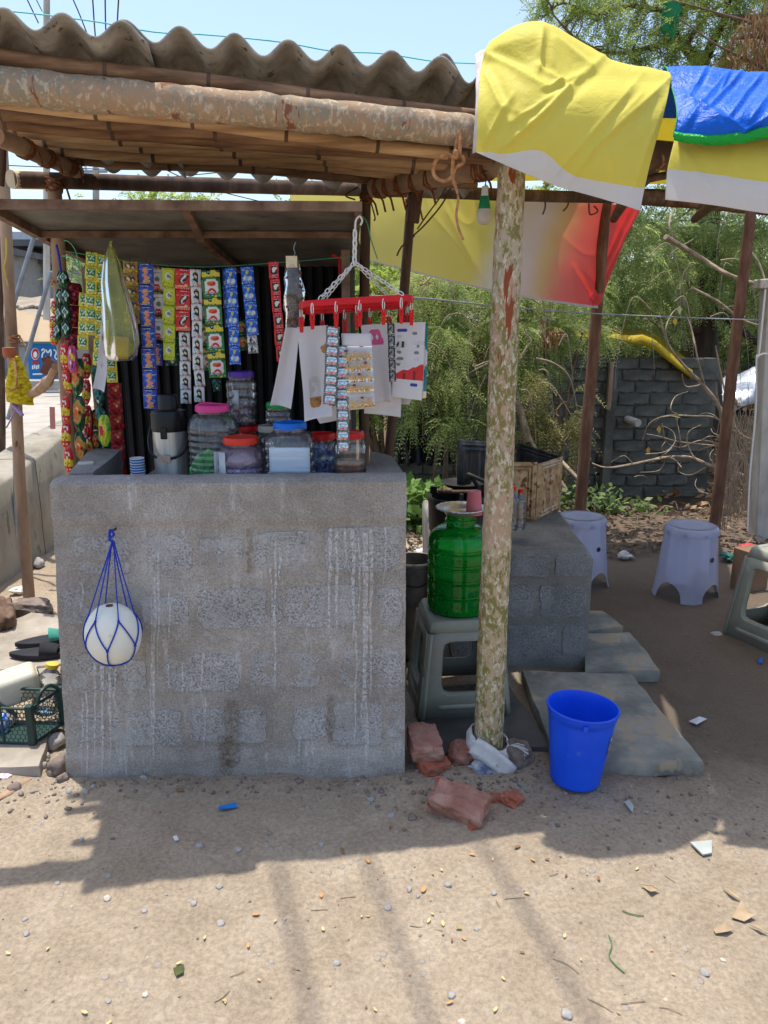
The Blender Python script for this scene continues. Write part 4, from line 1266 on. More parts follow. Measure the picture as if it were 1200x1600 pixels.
def banner_mat():
    m = flex('backlit_banner_print', C(206, 196, 110), trans=0.62, wr=0.15)
    nt = m.node_tree; N, L = nt.nodes, nt.links
    tc = N.new('ShaderNodeTexCoord'); sp = N.new('ShaderNodeSeparateXYZ'); L.new(tc.outputs['Generated'], sp.inputs[0])
    nz = noise_tex(N, L, tc.outputs['Generated'], 3.0, 2)
    f = mathn(N, L, 'ADD', sp.outputs['X'], mathn(N, L, 'MULTIPLY', mathn(N, L, 'SUBTRACT', sp.outputs['Z'], 0.6), -0.12))
    f = mathn(N, L, 'ADD', f, mathn(N, L, 'MULTIPLY', mathn(N, L, 'SUBTRACT', nz, 0.5), 0.06))
    rp = ramp(N, [(0.0, C(232, 226, 164)), (0.46, C(228, 220, 150)), (0.53, C(230, 224, 218)), (0.64, C(228, 216, 212)), (0.70, C(226, 204, 164)), (0.78, C(236, 156, 144)), (0.9, C(238, 112, 110)), (1.0, C(238, 140, 136))])
    L.new(f, rp.inputs['Fac'])
    b = N['Principled BSDF']; L.new(rp.outputs['Color'], b.inputs['Base Color'])
    for n in N:
        if n.type == 'BSDF_TRANSLUCENT': L.new(rp.outputs['Color'], n.inputs['Color'])
    return m
t = thing('hanging_banner', P(720, 360, 4.7), 'see-through yellow white and red banner hung behind the stall', 'banner')
bm = [banner_mat(), flex('backlit_pale_banner', C(216, 208, 212), trans=0.55, wr=0.15)]
mb = MB(); mb.grid(rows, bann); mb.build('cloth', bm, t, angle=180, solid=0.001)
# ------------------------------------------------------------------ printed sachets: every sachet is a small pillow whose print is built into its faces
PAL = {'y': (222, 206, 58), 'g': (44, 128, 62), 'i': (120, 176, 66), 'w': (226, 226, 222), 'k': (30, 30, 32), 'r': (206, 30, 36), 'b': (32, 62, 150), 'B': (24, 96, 210),
       'c': (126, 196, 234), 'o': (226, 148, 104), 'l': (196, 210, 50), 'n': (92, 62, 42), 'G': (186, 148, 76), 's': (150, 160, 166), 'p': (206, 84, 136), 'd': (18, 74, 48),
       'e': (232, 218, 184), 'm': (112, 22, 34), 'v': (70, 50, 134), 'a': (122, 122, 124), 't': (40, 130, 130), 'D': (16, 40, 34), 'x': (84, 96, 102), 'O': (224, 120, 34), 'L': (150, 158, 40), 'h': (196, 196, 198)}
ART = {
    'mint': "yyyyyyyy yiiiiiiy ygwgwwgy ygggwggy ywgwgwgy yigggggy yiwwwwiy yyyyyyyy LyyyyyyL",
    'gold': "GGGGGGGG GnnnnnnG GneennrG GnnenenG GGGGGGGG yGGyyGGy GGGGGGGG",
    'dancer': "vvbbbbvv bBbbBBbb bBBoobbB bBoooBbb bBBoobbb bBooBBcb bBBoooBb bbBoobbb bvOyyObv vbbbbbbv",
    'coffee': "nnGGnGnn wwwwwwww wnnwwwww wnewwwww wwwaaaww wwwaaaww wwwwwwww wwrrrrww wwrrrrww GnnnnnGn",
    'lime': "lLllllLl llllllll lllwwlll llwaawll llwssall lllwwlll lLllllll llllyylL LllllllL",
    'redtob': "rrrrrrrr rrrrrrrr rrrrkwrr rrrrkwkr rrrkwkrr rrkwkkrr rrkkwrrr rrrrreor GOOOOOOG rrrrrrrr",
    'white': "hhwwwwhh wwwkkwww wwkkkkww wwkeekww wwwkekww wckkkkww wccwkkww wwwwwrrw hwbwwrrh",
    'masala': "ddddyydd yykkyyyy yyyyyyyy dgggggdd gdwwwwdg gwrOOrwg gwOrrrwg gwwwwwwg gwwrrwwg gwrwwrwg gdddddgg gggggygg",
    'bluepan': "BBBBcBBB BcBBBBBB BBByyBBc BBByBBBB bBcBBBBb BwwccwwB BwccwwwB BBBBBBBB cBBBbBBc",
    'bluesil': "hhsshshs swwkwwsh whkkswwh wwkswkws hssshshh",
    'redcard': "rrrrrr rrrrrr rkkkkr rkeewr rkewkr rkeekr rkkkkr rrrrrr rrmmrr",
    'pan': "xxsxsxxs xwwwwwwx xsccccsx xwcwwcwx xwcccwwx xsooposx xwpppwsx xxsxxsxx",
    'blackst': "kkkkk kaaak kakak kkaak kaaak kkkkk",
    'maroon': "mrmmrm rmrrOm mrOOrm rmrerm mrrrrm rmmrmr mrmmrm",
    'diamond': "ddddddd DddwddD ddwtwdd dwtitwd ddwtwdd DddwddD dddwddd dgddDgd ddDgddd",
    'redyel': "rrOrr rrrrr rewer rrrer rrwrr ryyyr yyyyy yryry yyOyy rrrrr rwrer OrrrO",
    'greenor': "dDddd dgGgd dGOGd GOeOG GOOnG nOGOn dGOGd dgGgd DdddD dgidd",
    'pinkpk': "ppppp pwppp pyypp ppyyp pwppp ppvpp ppppp",
    'limepk': "iliil lyyli irryi lrryl iyyil glllg",
    'teal': "DtDdD tdtDt DdtdD dtDtd DdwdD tDdtD",
    'maroon2': "mmmmm mpmmm mmmrm mmpmm mrmmm mmmmp mmrmm",
}
_pm = {}
def pmat(ch):
    if ch not in _pm:
        m = plain(PAL[ch], 0.31, name='print_' + ch.lower() + ('_deep' if ch.isupper() else ''))
        N, L = m.node_tree.nodes, m.node_tree.links
        vec = coords(N, L)
        bump(N, L, N['Principled BSDF'], noise_tex(N, L, vec, 75, 4, 0.6, 1.0), 0.55, 0.006)
        _pm[ch] = m
    return _pm[ch]

def scale2x(rows):
    h, w = len(rows), len(rows[0])
    out = []
    for y in range(h):
        r0, r1 = [], []
        for x in range(w):
            p = rows[y][x]
            a = rows[y - 1][x] if y else p
            d = rows[y + 1][x] if y < h - 1 else p
            c = rows[y][x - 1] if x else p
            b = rows[y][x + 1] if x < w - 1 else p
            r0 += [a if (c == a and c != d and a != b) else p, b if (a == b and a != c and b != d) else p]
            r1 += [c if (d == c and d != b and c != a) else p, d if (b == d and b != a and d != c) else p]
        out += [''.join(r0), ''.join(r1)]
    return out

def fine_print(rows, key):
    """rows of tiny print marks"""
    if key in ('maroon', 'maroon2', 'diamond', 'teal', 'greenor', 'redyel', 'limepk', 'pinkpk'): return rows
    rr = random.Random(key)
    h, w = len(rows), len(rows[0])
    rows = [list(r) for r in rows]
    for fr in (0.07, 0.80, 0.86, 0.93, rr.uniform(0.2, 0.3)):
        y = int(fr * h)
        a = rr.randrange(int(w * 0.35)); b = w - rr.randrange(1, int(w * 0.35))
        for x in range(a, b):
            if rr.random() < 0.55:
                c = rows[y][x]
                rows[y][x] = 'k' if c in 'wylGhecs' else 'w'
    return [''.join(r) for r in rows]

_art = {}
def art_mesh(key, w, h, bulge, pinch=0.0):
    k = (key, round(w, 4), round(h, 4), bulge, pinch)
    if k in _art: return _art[k]
    rows = fine_print(scale2x(scale2x(ART[key].split())), key)
    ny, nx = len(rows), len(rows[0])
    chars = sorted(set(''.join(rows)))
    vs, fs, ms = [], [], []
    for side in (-1, 1):
        b0 = len(vs)
        for j in range(ny + 1):
            for i in range(nx + 1):
                u, v = i / nx, j / ny
                prof = max(0.0, math.sin(math.pi * u)) ** 0.6 * max(0.0, math.sin(math.pi * v)) ** 0.6
                cr = 0.5 * bulge * noise.noise(Vector((u * 4, v * 5, len(key)))) + 0.12 * bulge * math.sin(u * 19 + v * 13)
                wd = 1 - pinch * (1 - math.sin(math.pi * v)) ** 2
                if 0 < i < nx and 0 < j < ny:
                    u += 0.8 / nx * noise.noise(Vector((i * 0.31, j * 0.31, 1.5))); v += 0.8 / ny * noise.noise(Vector((i * 0.31, j * 0.31, 7.5)))
                vs.append(((u - 0.5) * w * wd, side * (bulge * prof + 0.0004) + cr * prof, -v * h))
        for j in range(ny):
            for i in range(nx):
                q = (b0 + j * (nx + 1) + i, b0 + (j + 1) * (nx + 1) + i, b0 + (j + 1) * (nx + 1) + i + 1, b0 + j * (nx + 1) + i + 1)
                fs.append(q if side < 0 else q[::-1])
                ms.append(chars.index(rows[j][i]) if side < 0 else chars.index(rows[0][0]))
    me = bpy.data.meshes.new('sachet')
    me.from_pydata(vs, [], fs)
    for c in chars: me.materials.append(pmat(c))
    me.polygons.foreach_set('material_index', ms)
    me.polygons.foreach_set('use_smooth', [True] * len(fs))
    me.update()
    _art[k] = me
    return me

def strip(label, art, px0, y0, px1, y1, D, wpx, n, bulge=0.004, piece='sachet', name='sachet_strip', group='strips of sachets hanging over the counter', pinch=0.0, sway=6, cat='sachets', hook=True):
    a, b_ = P(px0, y0, D), P(px1, y1, D)
    k = D * CP / FPX * 1.02 + (CAMH - a.z) * SP / FPX
    w, h = wpx * k, (b_ - a).length / n
    me = art_mesh(art, w, h * 0.985, bulge, pinch)
    t = thing(name, a, label, cat, group)
    ang = math.atan2(-(b_.x - a.x), -(b_.z - a.z))
    for i in range(n):
        o = bpy.data.objects.new(piece, me)
        COL.objects.link(o)
        o.parent = t
        p = (b_ - a) * (i / n)
        o.location = p + V(rnd.uniform(-1, 1) * w * 0.03, rnd.uniform(-0.004, 0.004), 0)
        o.rotation_euler = (R(rnd.uniform(-sway, sway)), ang + R(rnd.uniform(-2, 2)), R(rnd.uniform(-sway * 1.6, sway * 1.6)))
    if hook:
        mb = MB(); mb.tube([V(a.x, a.y, a.z - 0.004), V(a.x + 0.002, a.y, a.z + 0.012)], 0.0012, 5)
        mb.build('hook', M['wire'], t)
    return t

SD = 2.80
# the cord they hang from
b = MB(); b.tube(cat_spline([P(100, 392, SD), P(200, 408, SD + 0.005), P(300, 417, SD + 0.005), P(400, 413, SD + 0.005), P(560, 400, SD + 0.005)], 8), 0.0016, 6)
tag(b.build('green_string', plain((70, 140, 110), 0.6, name='green_cord')), 'thin green cord stretched under the shutter from which the sachets hang', 'cord')
b = MB(); b.tube(cat_spline([P(97, 400, 2.86), P(112, 402, 2.84), P(124, 420, 2.83), P(118, 392, 2.85), P(108, 378, 2.86), P(100, 376, 2.87)], 6), 0.002, 6)
tag(b.build('cord_end', plain((90, 190, 150), 0.6, name='mint_cord')), 'loose pale green cord end by the left rear post', 'cord')

strip('yellow and green sachet strip, first from the left in front', 'mint', 143, 394, 141, 524, SD, 17.5, 6)
strip('yellow and green sachet strip hanging lower, tucked behind the first', 'mint', 133, 458, 129, 546, SD + 0.03, 17, 4)
strip('long yellow and green sachet strip half behind the polythene bag', 'mint', 160, 398, 153, 572, SD + 0.005, 17, 8)
strip('short yellow and green strip end below the polythene bag', 'mint', 172, 540, 176, 598, SD + 0.06, 17, 3)
strip('gold and brown sachet strip just right of the polythene bag', 'gold', 203, 408, 208, 506, SD, 23, 5)
strip('gold sachet strip hanging behind the gold and brown one', 'gold', 211, 412, 212, 490, SD + 0.03, 20, 4)
strip('long dark blue sachet strip with orange figures', 'dancer', 227, 411, 236, 640, SD - 0.03, 22.5, 7)
strip('white and brown sachet strip with red squares beside the blue strip', 'coffee', 243, 417, 248, 532, SD + 0.02, 20, 3)
strip('blue sachet strip end under the white and brown sachets', 'dancer', 246, 536, 246, 572, SD + 0.03, 14, 1)
strip('lime green foil sachet strip', 'lime', 263.5, 419, 264.5, 563, SD, 19, 5)
strip('bright red sachet strip of three', 'redtob', 285, 420, 285.5, 518, SD - 0.01, 23.5, 3)
strip('white portrait sachet strip hanging below the red sachets', 'white', 288, 519, 291, 631, SD + 0.01, 16.5, 5)
strip('long white portrait sachet strip reaching the flask', 'white', 305, 421, 312, 629, SD - 0.01, 16.5, 8)
strip('green and yellow spice sachet strip of four', 'masala', 328, 422, 341, 591, SD - 0.03, 27, 4)
strip('green spice sachet strip mostly behind the first one', 'masala', 320, 424, 328, 580, SD + 0.03, 22, 4)
strip('left one of the two bright blue sachet strips', 'bluepan', 360, 419, 368, 570, SD - 0.02, 17, 5)
strip('blue sachet strip peeping out behind the left bright blue one', 'bluepan', 354, 422, 357, 512, SD + 0.02, 12, 3)
strip('right one of the two bright blue sachet strips', 'bluepan', 386, 417, 394, 524, SD - 0.02, 19, 4)
strip('crumpled silver sachets at the end of the right blue strip', 'bluesil', 394, 524, 397, 552, SD - 0.02, 15, 2, hook=False)
strip('narrow red card strip with cream packets left of the brown bag', 'redcard', 427, 409, 440, 565, 2.62, 15, 6, 0.002)
strip('dark red packet strip low at the left inside the kiosk', 'maroon', 178, 598, 188, 742, 3.0, 21, 6)
strip('dark olive sachets in the shade below the lime strip', 'teal', 268, 522, 270, 572, SD + 0.08, 22, 2)
strip('dark green packets hanging in shadow between the blue strips', 'greenor', 376, 500, 380, 548, SD + 0.08, 14, 2)
strip('black and green packet hanging in shadow under the spice sachets', 'teal', 337, 592, 339, 612, SD + 0.05, 13, 1)

# garlands of snack packets on the left post
GD = 2.86
gg = 'garlands of snack packets on the left post'
def garland(label, art, *a, **k):
    strip(label, art, *a, bulge=k.get('bulge', 0.014), piece='packet', name='packet_garland', group=gg, pinch=k.get('pinch', 0.5), sway=14, cat='packets', hook=False)
garland('green and white diamond packet garland, left strand', 'diamond', 95, 424, 90, 532, GD, 13, 4)
garland('green and white diamond packet garland, right strand', 'diamond', 100, 424, 104, 528, GD - 0.02, 14, 4)
garland('red packets showing behind the diamond garland', 'redyel', 84, 470, 84, 540, GD + 0.05, 12, 3)
garland('dark red packet garland beside the diamond packets', 'maroon2', 116, 442, 112, 546, GD + 0.02, 24, 3, bulge=0.02, pinch=0.3)
garland('long red and yellow packet garland down the left post', 'redyel', 100, 536, 108, 738, GD - 0.03, 15, 5)
garland('pink packet with yellow ring tied in the garlands', 'pinkpk', 112, 540, 114, 584, GD - 0.04, 14, 1, bulge=0.016)
garland('green packet garland with orange food pictures', 'greenor', 123, 560, 124, 730, GD - 0.02, 19, 3, bulge=0.018)
garland('red white packet garland behind the green food packets', 'redyel', 135, 552, 138, 712, GD + 0.06, 15, 4)
garland('dark teal packet garland low near the counter wing', 'teal', 152, 570, 158, 668, GD + 0.02, 17, 3)
garland('lime green packet hanging lowest near the counter wing', 'limepk', 163, 648, 166, 698, GD, 19, 1, bulge=0.02)
garland('brown and orange packets beside the dark red strip', 'greenor', 150, 640, 152, 706, GD + 0.08, 16, 2)
garland('grey purple packets low in the middle of the garlands', 'maroon', 138, 640, 142, 735, GD + 0.05, 14, 2)
b = MB(); b.tube(cat_spline([P(88, 382, GD), P(92, 400, GD), P(95, 424, GD)], 5), 0.004, 6)
tag(b.build('blue_tie', M['rope_blue']), 'blue cord tying the snack garlands to the post top', 'cord')

# yellow polythene bag with a small carton inside
t = thing('polythene_bag', P(173, 384, 2.70), 'thin yellow polythene carrier bag with a small carton inside', 'bag')
prof = [(384, 173, 3, 3), (392, 173, 6, 5), (410, 174, 12, 8), (440, 176, 17, 12), (475, 181, 22, 16), (505, 186, 25, 18), (535, 190, 26, 20), (555, 190, 24, 19), (563, 190, 18, 14), (565, 190, 4, 4)]
rows = []
for i in range(46):
    s = i / 45 * (len(prof) - 1); k = min(int(s), len(prof) - 2); f = s - k
    y, cx, rx, ry = [prof[k][q] * (1 - f) + prof[k + 1][q] * f for q in range(4)]
    c = P(cx, y, 2.70); u = 2.68 / FPX
    r = []
    for j in range(41):
        a = 2 * math.pi * j / 40
        w = 1 + 0.10 * math.sin(a * 7 + 0.6 * math.sin(i * 0.2)) * (1 - 0.5 * i / 45) + 0.10 * n3((math.cos(a) * 1.2, math.sin(a) * 1.2, i * 0.08), 1.6, 3)
        r.append(c + V(math.cos(a) * rx * u * w, math.sin(a) * ry * u * w, 0))
    rows.append(r)
mb = MB(); mb.grid(rows); mb.build('film', M['bag_y'], t, angle=180)
mb = MB(); mb.box(P(188, 543, 2.70), (0.058, 0.035, 0.075), (0.05, R(4), 0.2)); mb.build('carton', mat('gold_carton', [C(150, 118, 70), C(186, 152, 96)], scale=20, bmp=0.05), t, smooth=False, bevel=0.002)
mb = MB(); mb.tube([P(173, 386, 2.70), P(172, 380, 2.70), P(174, 376, 2.70)], 0.004, 6); mb.build('knot', M['bag_y'], t)

# paper sheets: printed by faces
def sheet(name, label, corners, D, art, pal, bend=0.0, seed=0, cat='paper', group=None, parent=None, nx=None, curl=0.0, m_over=None, dD=0.0):
    rows_ = scale2x(scale2x(art.split()))
    ny, nx = len(rows_), len(rows_[0])
    (a, b_, c, d) = corners     # TL TR BR BL pixels
    rows = []
    for j in range(ny + 1):
        r = []
        for i in range(nx + 1):
            u, v = i / nx, j / ny
            x = (a[0] * (1 - u) + b_[0] * u) * (1 - v) + (d[0] * (1 - u) + c[0] * u) * v
            y = (a[1] * (1 - u) + b_[1] * u) * (1 - v) + (d[1] * (1 - u) + c[1] * u) * v
            p = P(x, y, D + dD * v)
            p.y += bend * math.sin(math.pi * u) * (0.4 + v) + 0.006 * n3((u * 2, v * 2, seed), 1.2, seed) + curl * max(0, v - 0.6) ** 2 * 6
            r.append(p)
        rows.append(r)
    chars = sorted(set(art.replace(' ', '')))
    mb = MB()
    mb.grid(rows, lambda j, i: chars.index(rows_[j][i]), flip=True)
    o = mb.build(name, [pal[c] for c in chars], None if parent is None else parent, angle=180, org=P(a[0], a[1], D), solid=0.0006)
    if parent is None:
        tag(o, label, cat, group)
    return o
PP = {c: pmat(c) for c in PAL}
PP['w'] = M['paper']
PP['f'] = mat('dusty_brown_food', [C(120, 80, 44), C(166, 116, 66), C(190, 146, 96)], scale=60, bmp=0.8, bscale=140)
W10 = "wwwwwwwwww "

sheet('paper_tag', 'long curled white paper slip hanging below the polythene bag', ((158, 500), (170, 500), (166, 612), (148, 606)), 2.72, "wwww wwww waww wwww wwaw wwww whww wwww wwww wwww", PP, 0.01, 2, 'paper', curl=-0.02)

# ------------------------------------------------------------------ red clip hanger with its chains, clips and papers
HD = 2.42
hang = thing('clip_hanger', P(556, 470, HD), 'red plastic clip drying hanger with white chains above the counter', 'clip hanger')
hc = P(556, 477, HD)
hw, hd = 0.172, 0.085
tilt = Euler((R(-8), R(-3.5), R(7))).to_matrix()
def HP(x, y, z=0): return hc + tilt @ V(x, y, z)
mb = MB()
ring = []
for k in range(48):
    a = 2 * math.pi * k / 48
    q = 1 / ((abs(math.cos(a)) ** 6 + abs(math.sin(a)) ** 6) ** (1 / 6))
    ring.append((math.cos(a) * q, math.sin(a) * q))
def ringband(s0, s1, z0, z1):
    rows = [[HP(x * hw * s, y * hd * (s if s > 0.99 else s * 0.97), z) for x, y in ring + ring[:1]] for s, z in ((s0, z0), (s0, z1), (s1, z1), (s1, z0), (s0, z0))]
    mb.grid(rows)
ringband(1.0, 0.90, -0.008, 0.010)
mb.build('frame', M['red_pl'], hang, angle=50)
for y in (-0.028, 0.028):
    mb = MB(); mb.box(hc, (0.01, 0.01, 0.01)); mb.v, mb.f, mb.m = [], [], []
    a, b_ = HP(-hw * 0.93, y), HP(hw * 0.93, y)
    mb.tube([a, b_], 0.0055, 6); mb.build('cross_bar', M['red_pl'], hang)
for x in (-0.09, 0.0, 0.09):
    mb = MB(); mb.tube([HP(x, -hd * 0.93), HP(x, hd * 0.93)], 0.005, 6); mb.build('cross_bar', M['red_pl'], hang)
def link(mb, c, d, L_, w, r, flip):
    d = d.normalized(); s = d.orthogonal().normalized() if not flip else d.cross(d.orthogonal()).normalized()
    pts = [c + d * (math.cos(t) * L_ / 2) + s * (math.sin(t) * w / 2) for t in [2 * math.pi * k / 12 for k in range(13)]]
    mb.tube(pts, r, 5, False)
def chain(a, b_, n, m=M['white_pl'], L_=None, name='chain'):
    mb = MB()
    d = b_ - a
    for i in range(n):
        link(mb, a + d * ((i + 0.5) / n), d, d.length / n * 1.25, 0.011, 0.0017, i % 2)
    return mb.build(name, m, hang)
apex = P(554, 410, HD + 0.01)
for sx in (-1, 1):
    for sy in (-1, 1):
        chain(apex, HP(sx * hw * (0.66 if sx < 0 else 0.78), sy * hd * 0.95, 0.01), 11)
mb = MB()
for i in range(4): link(mb, P(554 + i * 0.2, 406 - i * 13, HD + 0.01), V(0, 0, 1), 0.034, 0.012, 0.003, i % 2)
mb.tube(cat_spline([P(555, 362, HD + 0.01), P(556, 345, HD + 0.01), P(562, 338, HD + 0.015), P(566, 345, HD + 0.02), P(563, 352, HD + 0.02)], 5), 0.003, 6)
mb.build('hook', M['white_pl'], hang)
def clip(x, y, name='clip'):
    p = HP(x, y, -0.004)
    mb = MB()
    link(mb, p + V(0, 0, -0.012), V(0, 0, 1), 0.034, 0.009, 0.0016, 0)
    c = mb.build('clip_link', M['white_pl'], hang)
    q = p + V(0, 0, -0.030)
    mb = MB()
    for s in (-1, 1):
        mb.hexa([q + V(s * 0.002 - 0.003, -0.006, -0.040), q + V(s * 0.002 + 0.003, -0.006, -0.040), q + V(s * 0.002 - 0.003, 0.006, -0.040), q + V(s * 0.002 + 0.003, 0.006, -0.040),
                 q + V(s * 0.0045 - 0.003, -0.006, 0.006), q + V(s * 0.0045 + 0.003, -0.006, 0.006), q + V(s * 0.0045 - 0.003, 0.006, 0.006), q + V(s * 0.0045 + 0.003, 0.006, 0.006)])
    mb.tube([q + V(-0.009, 0, -0.012), q + V(0, 0, -0.006), q + V(0.009, 0, -0.012)], 0.0022, 5)
    mb.build(name, M['red_pl'], hang, bevel=0.001)
for x in (-0.135, -0.065, 0.005, 0.075, 0.128): clip(x, -hd * 0.98)
for x in (-0.165, -0.10, -0.03, 0.05, 0.11, 0.168): clip(x, hd * 0.9)
for y in (-0.03, 0.03): clip(-hw * 0.97, y); clip(hw * 0.97, y)
clip(0.0, -0.028)

hg = 'papers clipped to the red hanger'
sheet('paper_sheet', 'narrow white paper curling to the left at the left end of the hanger', ((446, 511), (468, 513), (456, 638), (424, 632)), HD + 0.03, "wwwww " * 9 + "wwwww", PP, 0.03, 4, 'paper', hg, curl=-0.03)
sheet('paper_sheet', 'white paper with brown food packets stuck near its lower edge', ((464, 511), (512, 508), (521, 648), (478, 656)), HD - 0.02, W10 * 3 + "wwwwwwwwwf wwwwwwwfff wwwwwwwwff " + W10 * 4 + "wwhhhhwwww wwhwhhwwww wwhhwhwwww wwhwhhwwww wwffffwwff wwffffwwff " + W10 + "wwwwwwwwww", PP, 0.025, 5, 'paper', hg, curl=-0.05)
sheet('paper_sheet', 'plain white backing sheet low behind the silver sachets', ((486, 640), (545, 630), (548, 655), (500, 662)), HD + 0.10, "wwwwww " * 3 + "wwwwww", PP, 0.01, 6, 'paper', hg)
sheet('paper_sheet', 'lavender white sheet with pink print at its top, right of the peanut packets', ((563, 508), (607, 505), (611, 628), (584, 630)), HD - 0.01, "wwwwwwwwww wwwppppwww wwpwpwpwww wwwpppppww wwwwwwwwww " + W10 * 9 + "wwwwwwwwww", PP, 0.03, 7, 'paper', hg)
sheet('paper_sheet', 'printed white label sheet with a red checked block near the bottom', ((617, 504), (665, 503), (659, 626), (612, 620)), HD + 0.02,
      "wwwwwwwwwwww wwwwwwwwwwww wbbbbwwwwwww wwwwwwwaawww whhwwwwwwwww wwwwwwwwwwww wkhkhwwhhhhh wkhkhwwwwaww whwwwwwwwwww waawwwwwaaww wwwwwwwwwwww waaawwwwhhww whhwwwwwwwww waawwwwwwwrr wwwwwwwrrrrr wwwrrrrrmrrr wrrrmrrrmrrr rrrrmrrrmrrr wwwwwwwwwwww wwwwwwwbbbww wwwwwwwwwwww wwwwwwwwwwww wwwwwwwwwwww wwwwwwwwwwww", PP, 0.0, 8, 'paper', hg)
sheet('paper_sheet', 'teal edged card peeping out behind the printed label sheet', ((640, 508), (669, 507), (666, 622), (636, 622)), HD + 0.035, "wwwwwt " * 4 + "wwwwww " * 2 + "wwwwwt " * 4 + "eeeeee", PP, 0.0, 9, 'card', hg)
sheet('paper_sheet', 'broad white sheet lowest behind the lavender paper', ((570, 600), (628, 602), (626, 652), (569, 646)), HD + 0.05, W10 * 4 + "wwwwwwwwww", PP, 0.01, 10, 'paper', hg)
sheet('paper_sheet', 'small white sheet behind the printed labels at right', ((600, 560), (660, 560), (640, 632), (604, 634)), HD + 0.07, W10 * 4 + "wwwwwwwwww", PP, 0.01, 11, 'paper', hg)
strip('silver sachet strip clipped left, with pink ovals', 'pan', 521, 510, 515, 632, HD - 0.075, 21, 8, 0.004)
strip('long silver sachet strip reaching down to the cookie jar', 'pan', 533, 540, 537, 706, HD - 0.06, 20, 10, 0.004)
strip('narrow black sachet strip beside the printed label sheet', 'blackst', 611, 504, 613, 597, HD - 0.05, 11, 5, 0.003)

# peanut packets
t = thing('peanut_packet_sheet', P(556, 520, HD - 0.06), 'clear sheet of golden peanut packets clipped to the hanger', 'snack sheet', hg)
cor = ((533, 521), (580, 521), (586, 637), (544, 641))
def quad(u, v, D):
    a, b_, c, d = cor
    x = (a[0] * (1 - u) + b_[0] * u) * (1 - v) + (d[0] * (1 - u) + c[0] * u) * v
    y = (a[1] * (1 - u) + b_[1] * u) * (1 - v) + (d[1] * (1 - u) + c[1] * u) * v
    return P(x, y, D)
mb = MB(); mb.grid([[quad(i / 8, j / 20, HD - 0.06 + 0.003 * math.sin(j * 1.9)) for i in range(9)] for j in range(21)])
mb.build('backing', M['paper'], t, angle=180, solid=0.0008)
pn = mat('roasted_peanut', [C(176, 128, 62), C(214, 170, 90), C(226, 190, 116)], scale=90, rough=0.6, bmp=0.2)
for row, (v0, v1) in enumerate(((0.22, 0.36), (0.38, 0.50), (0.53, 0.63), (0.67, 0.77), (0.84, 0.98))):
    mb = MB()
    for k in range(70):
        u, v = rnd.uniform(0.06, 0.94), rnd.uniform(v0 + 0.02, v1)
        mb.blob(quad(u, v, HD - 0.068 - rnd.uniform(0, 0.004)), (0.0026, 0.0024, 0.0032), 0)
    mb.build('peanuts', pn, t, kind='stuff')
    mb = MB(); rows = [[quad(i / 8, v0 - 0.05 + (v1 - v0 + 0.05) * j / 6, HD - 0.0645 - 0.011 * math.sin(math.pi * j / 6)) for i in range(9)] for j in range(7)]
    mb.grid(rows); mb.build('pouch', M['cello'], t, angle=180)
    mb = MB(); u = (0.1, 0.75, 0.5, 0.3, 0.55)[row]; mb.box(quad(u, v0 + 0.01, HD - 0.078), (0.009, 0.001, 0.006)); mb.build('label', pmat('m'), t, smooth=False)

# brown snack bag hanging from a wire hook
t = thing('snack_bag', P(456, 402, 2.62), 'clear bag of dark brown snacks hanging from a wire hook', 'bag')
mb = MB()
for k in range(260):
    v = rnd.uniform(0.14, 0.97)
    w = 13 * (0.7 + 0.3 * math.sin(math.pi * v))
    p = P(457 + 5 * math.sin(v * 2) * 0.6 + rnd.uniform(-w, w), 402 + 112 * v, 2.62 + rnd.uniform(-0.014, 0.014))
    mb.rock(p, (0.006, 0.005, 0.006), k, 0, 0.4)
mb.build('snacks', mat('brown_snack', [C(62, 42, 34), C(98, 70, 58), C(128, 98, 82)], scale=40, rough=0.6, bmp=0.3), t, smooth=False, kind='stuff')
rows = []
for j in range(18):
    v = j / 17
    w = (9 if v < 0.1 else 9 + 7 * math.sin(math.pi * min(1, (v - 0.05) * 0.9))) * FPX ** -1 * 2.6
    c = P(456 + 4 * math.sin(v * 2), 402 + 114 * v, 2.62)
    rows.append([c + V(math.cos(a) * w * (1 + 0.1 * math.sin(3 * a + j)), math.sin(a) * (0.004 + 0.018 * math.sin(math.pi * v)), 0) for a in [2 * math.pi * k / 20 for k in range(21)]])
mb = MB(); mb.grid(rows); mb.build('film', M['cello'], t, angle=180)
mb = MB(); mb.box(P(455.5, 409, 2.612), (0.036, 0.002, 0.036)); mb.build('header_card', pmat('e'), t, smooth=False)
mb = MB(); mb.tube(cat_spline([P(456, 403, 2.62), P(461, 396, 2.62), P(459, 388, 2.62), P(462, 378, 2.62)], 5), 0.0015, 5); mb.build('hook', M['galv'], t)

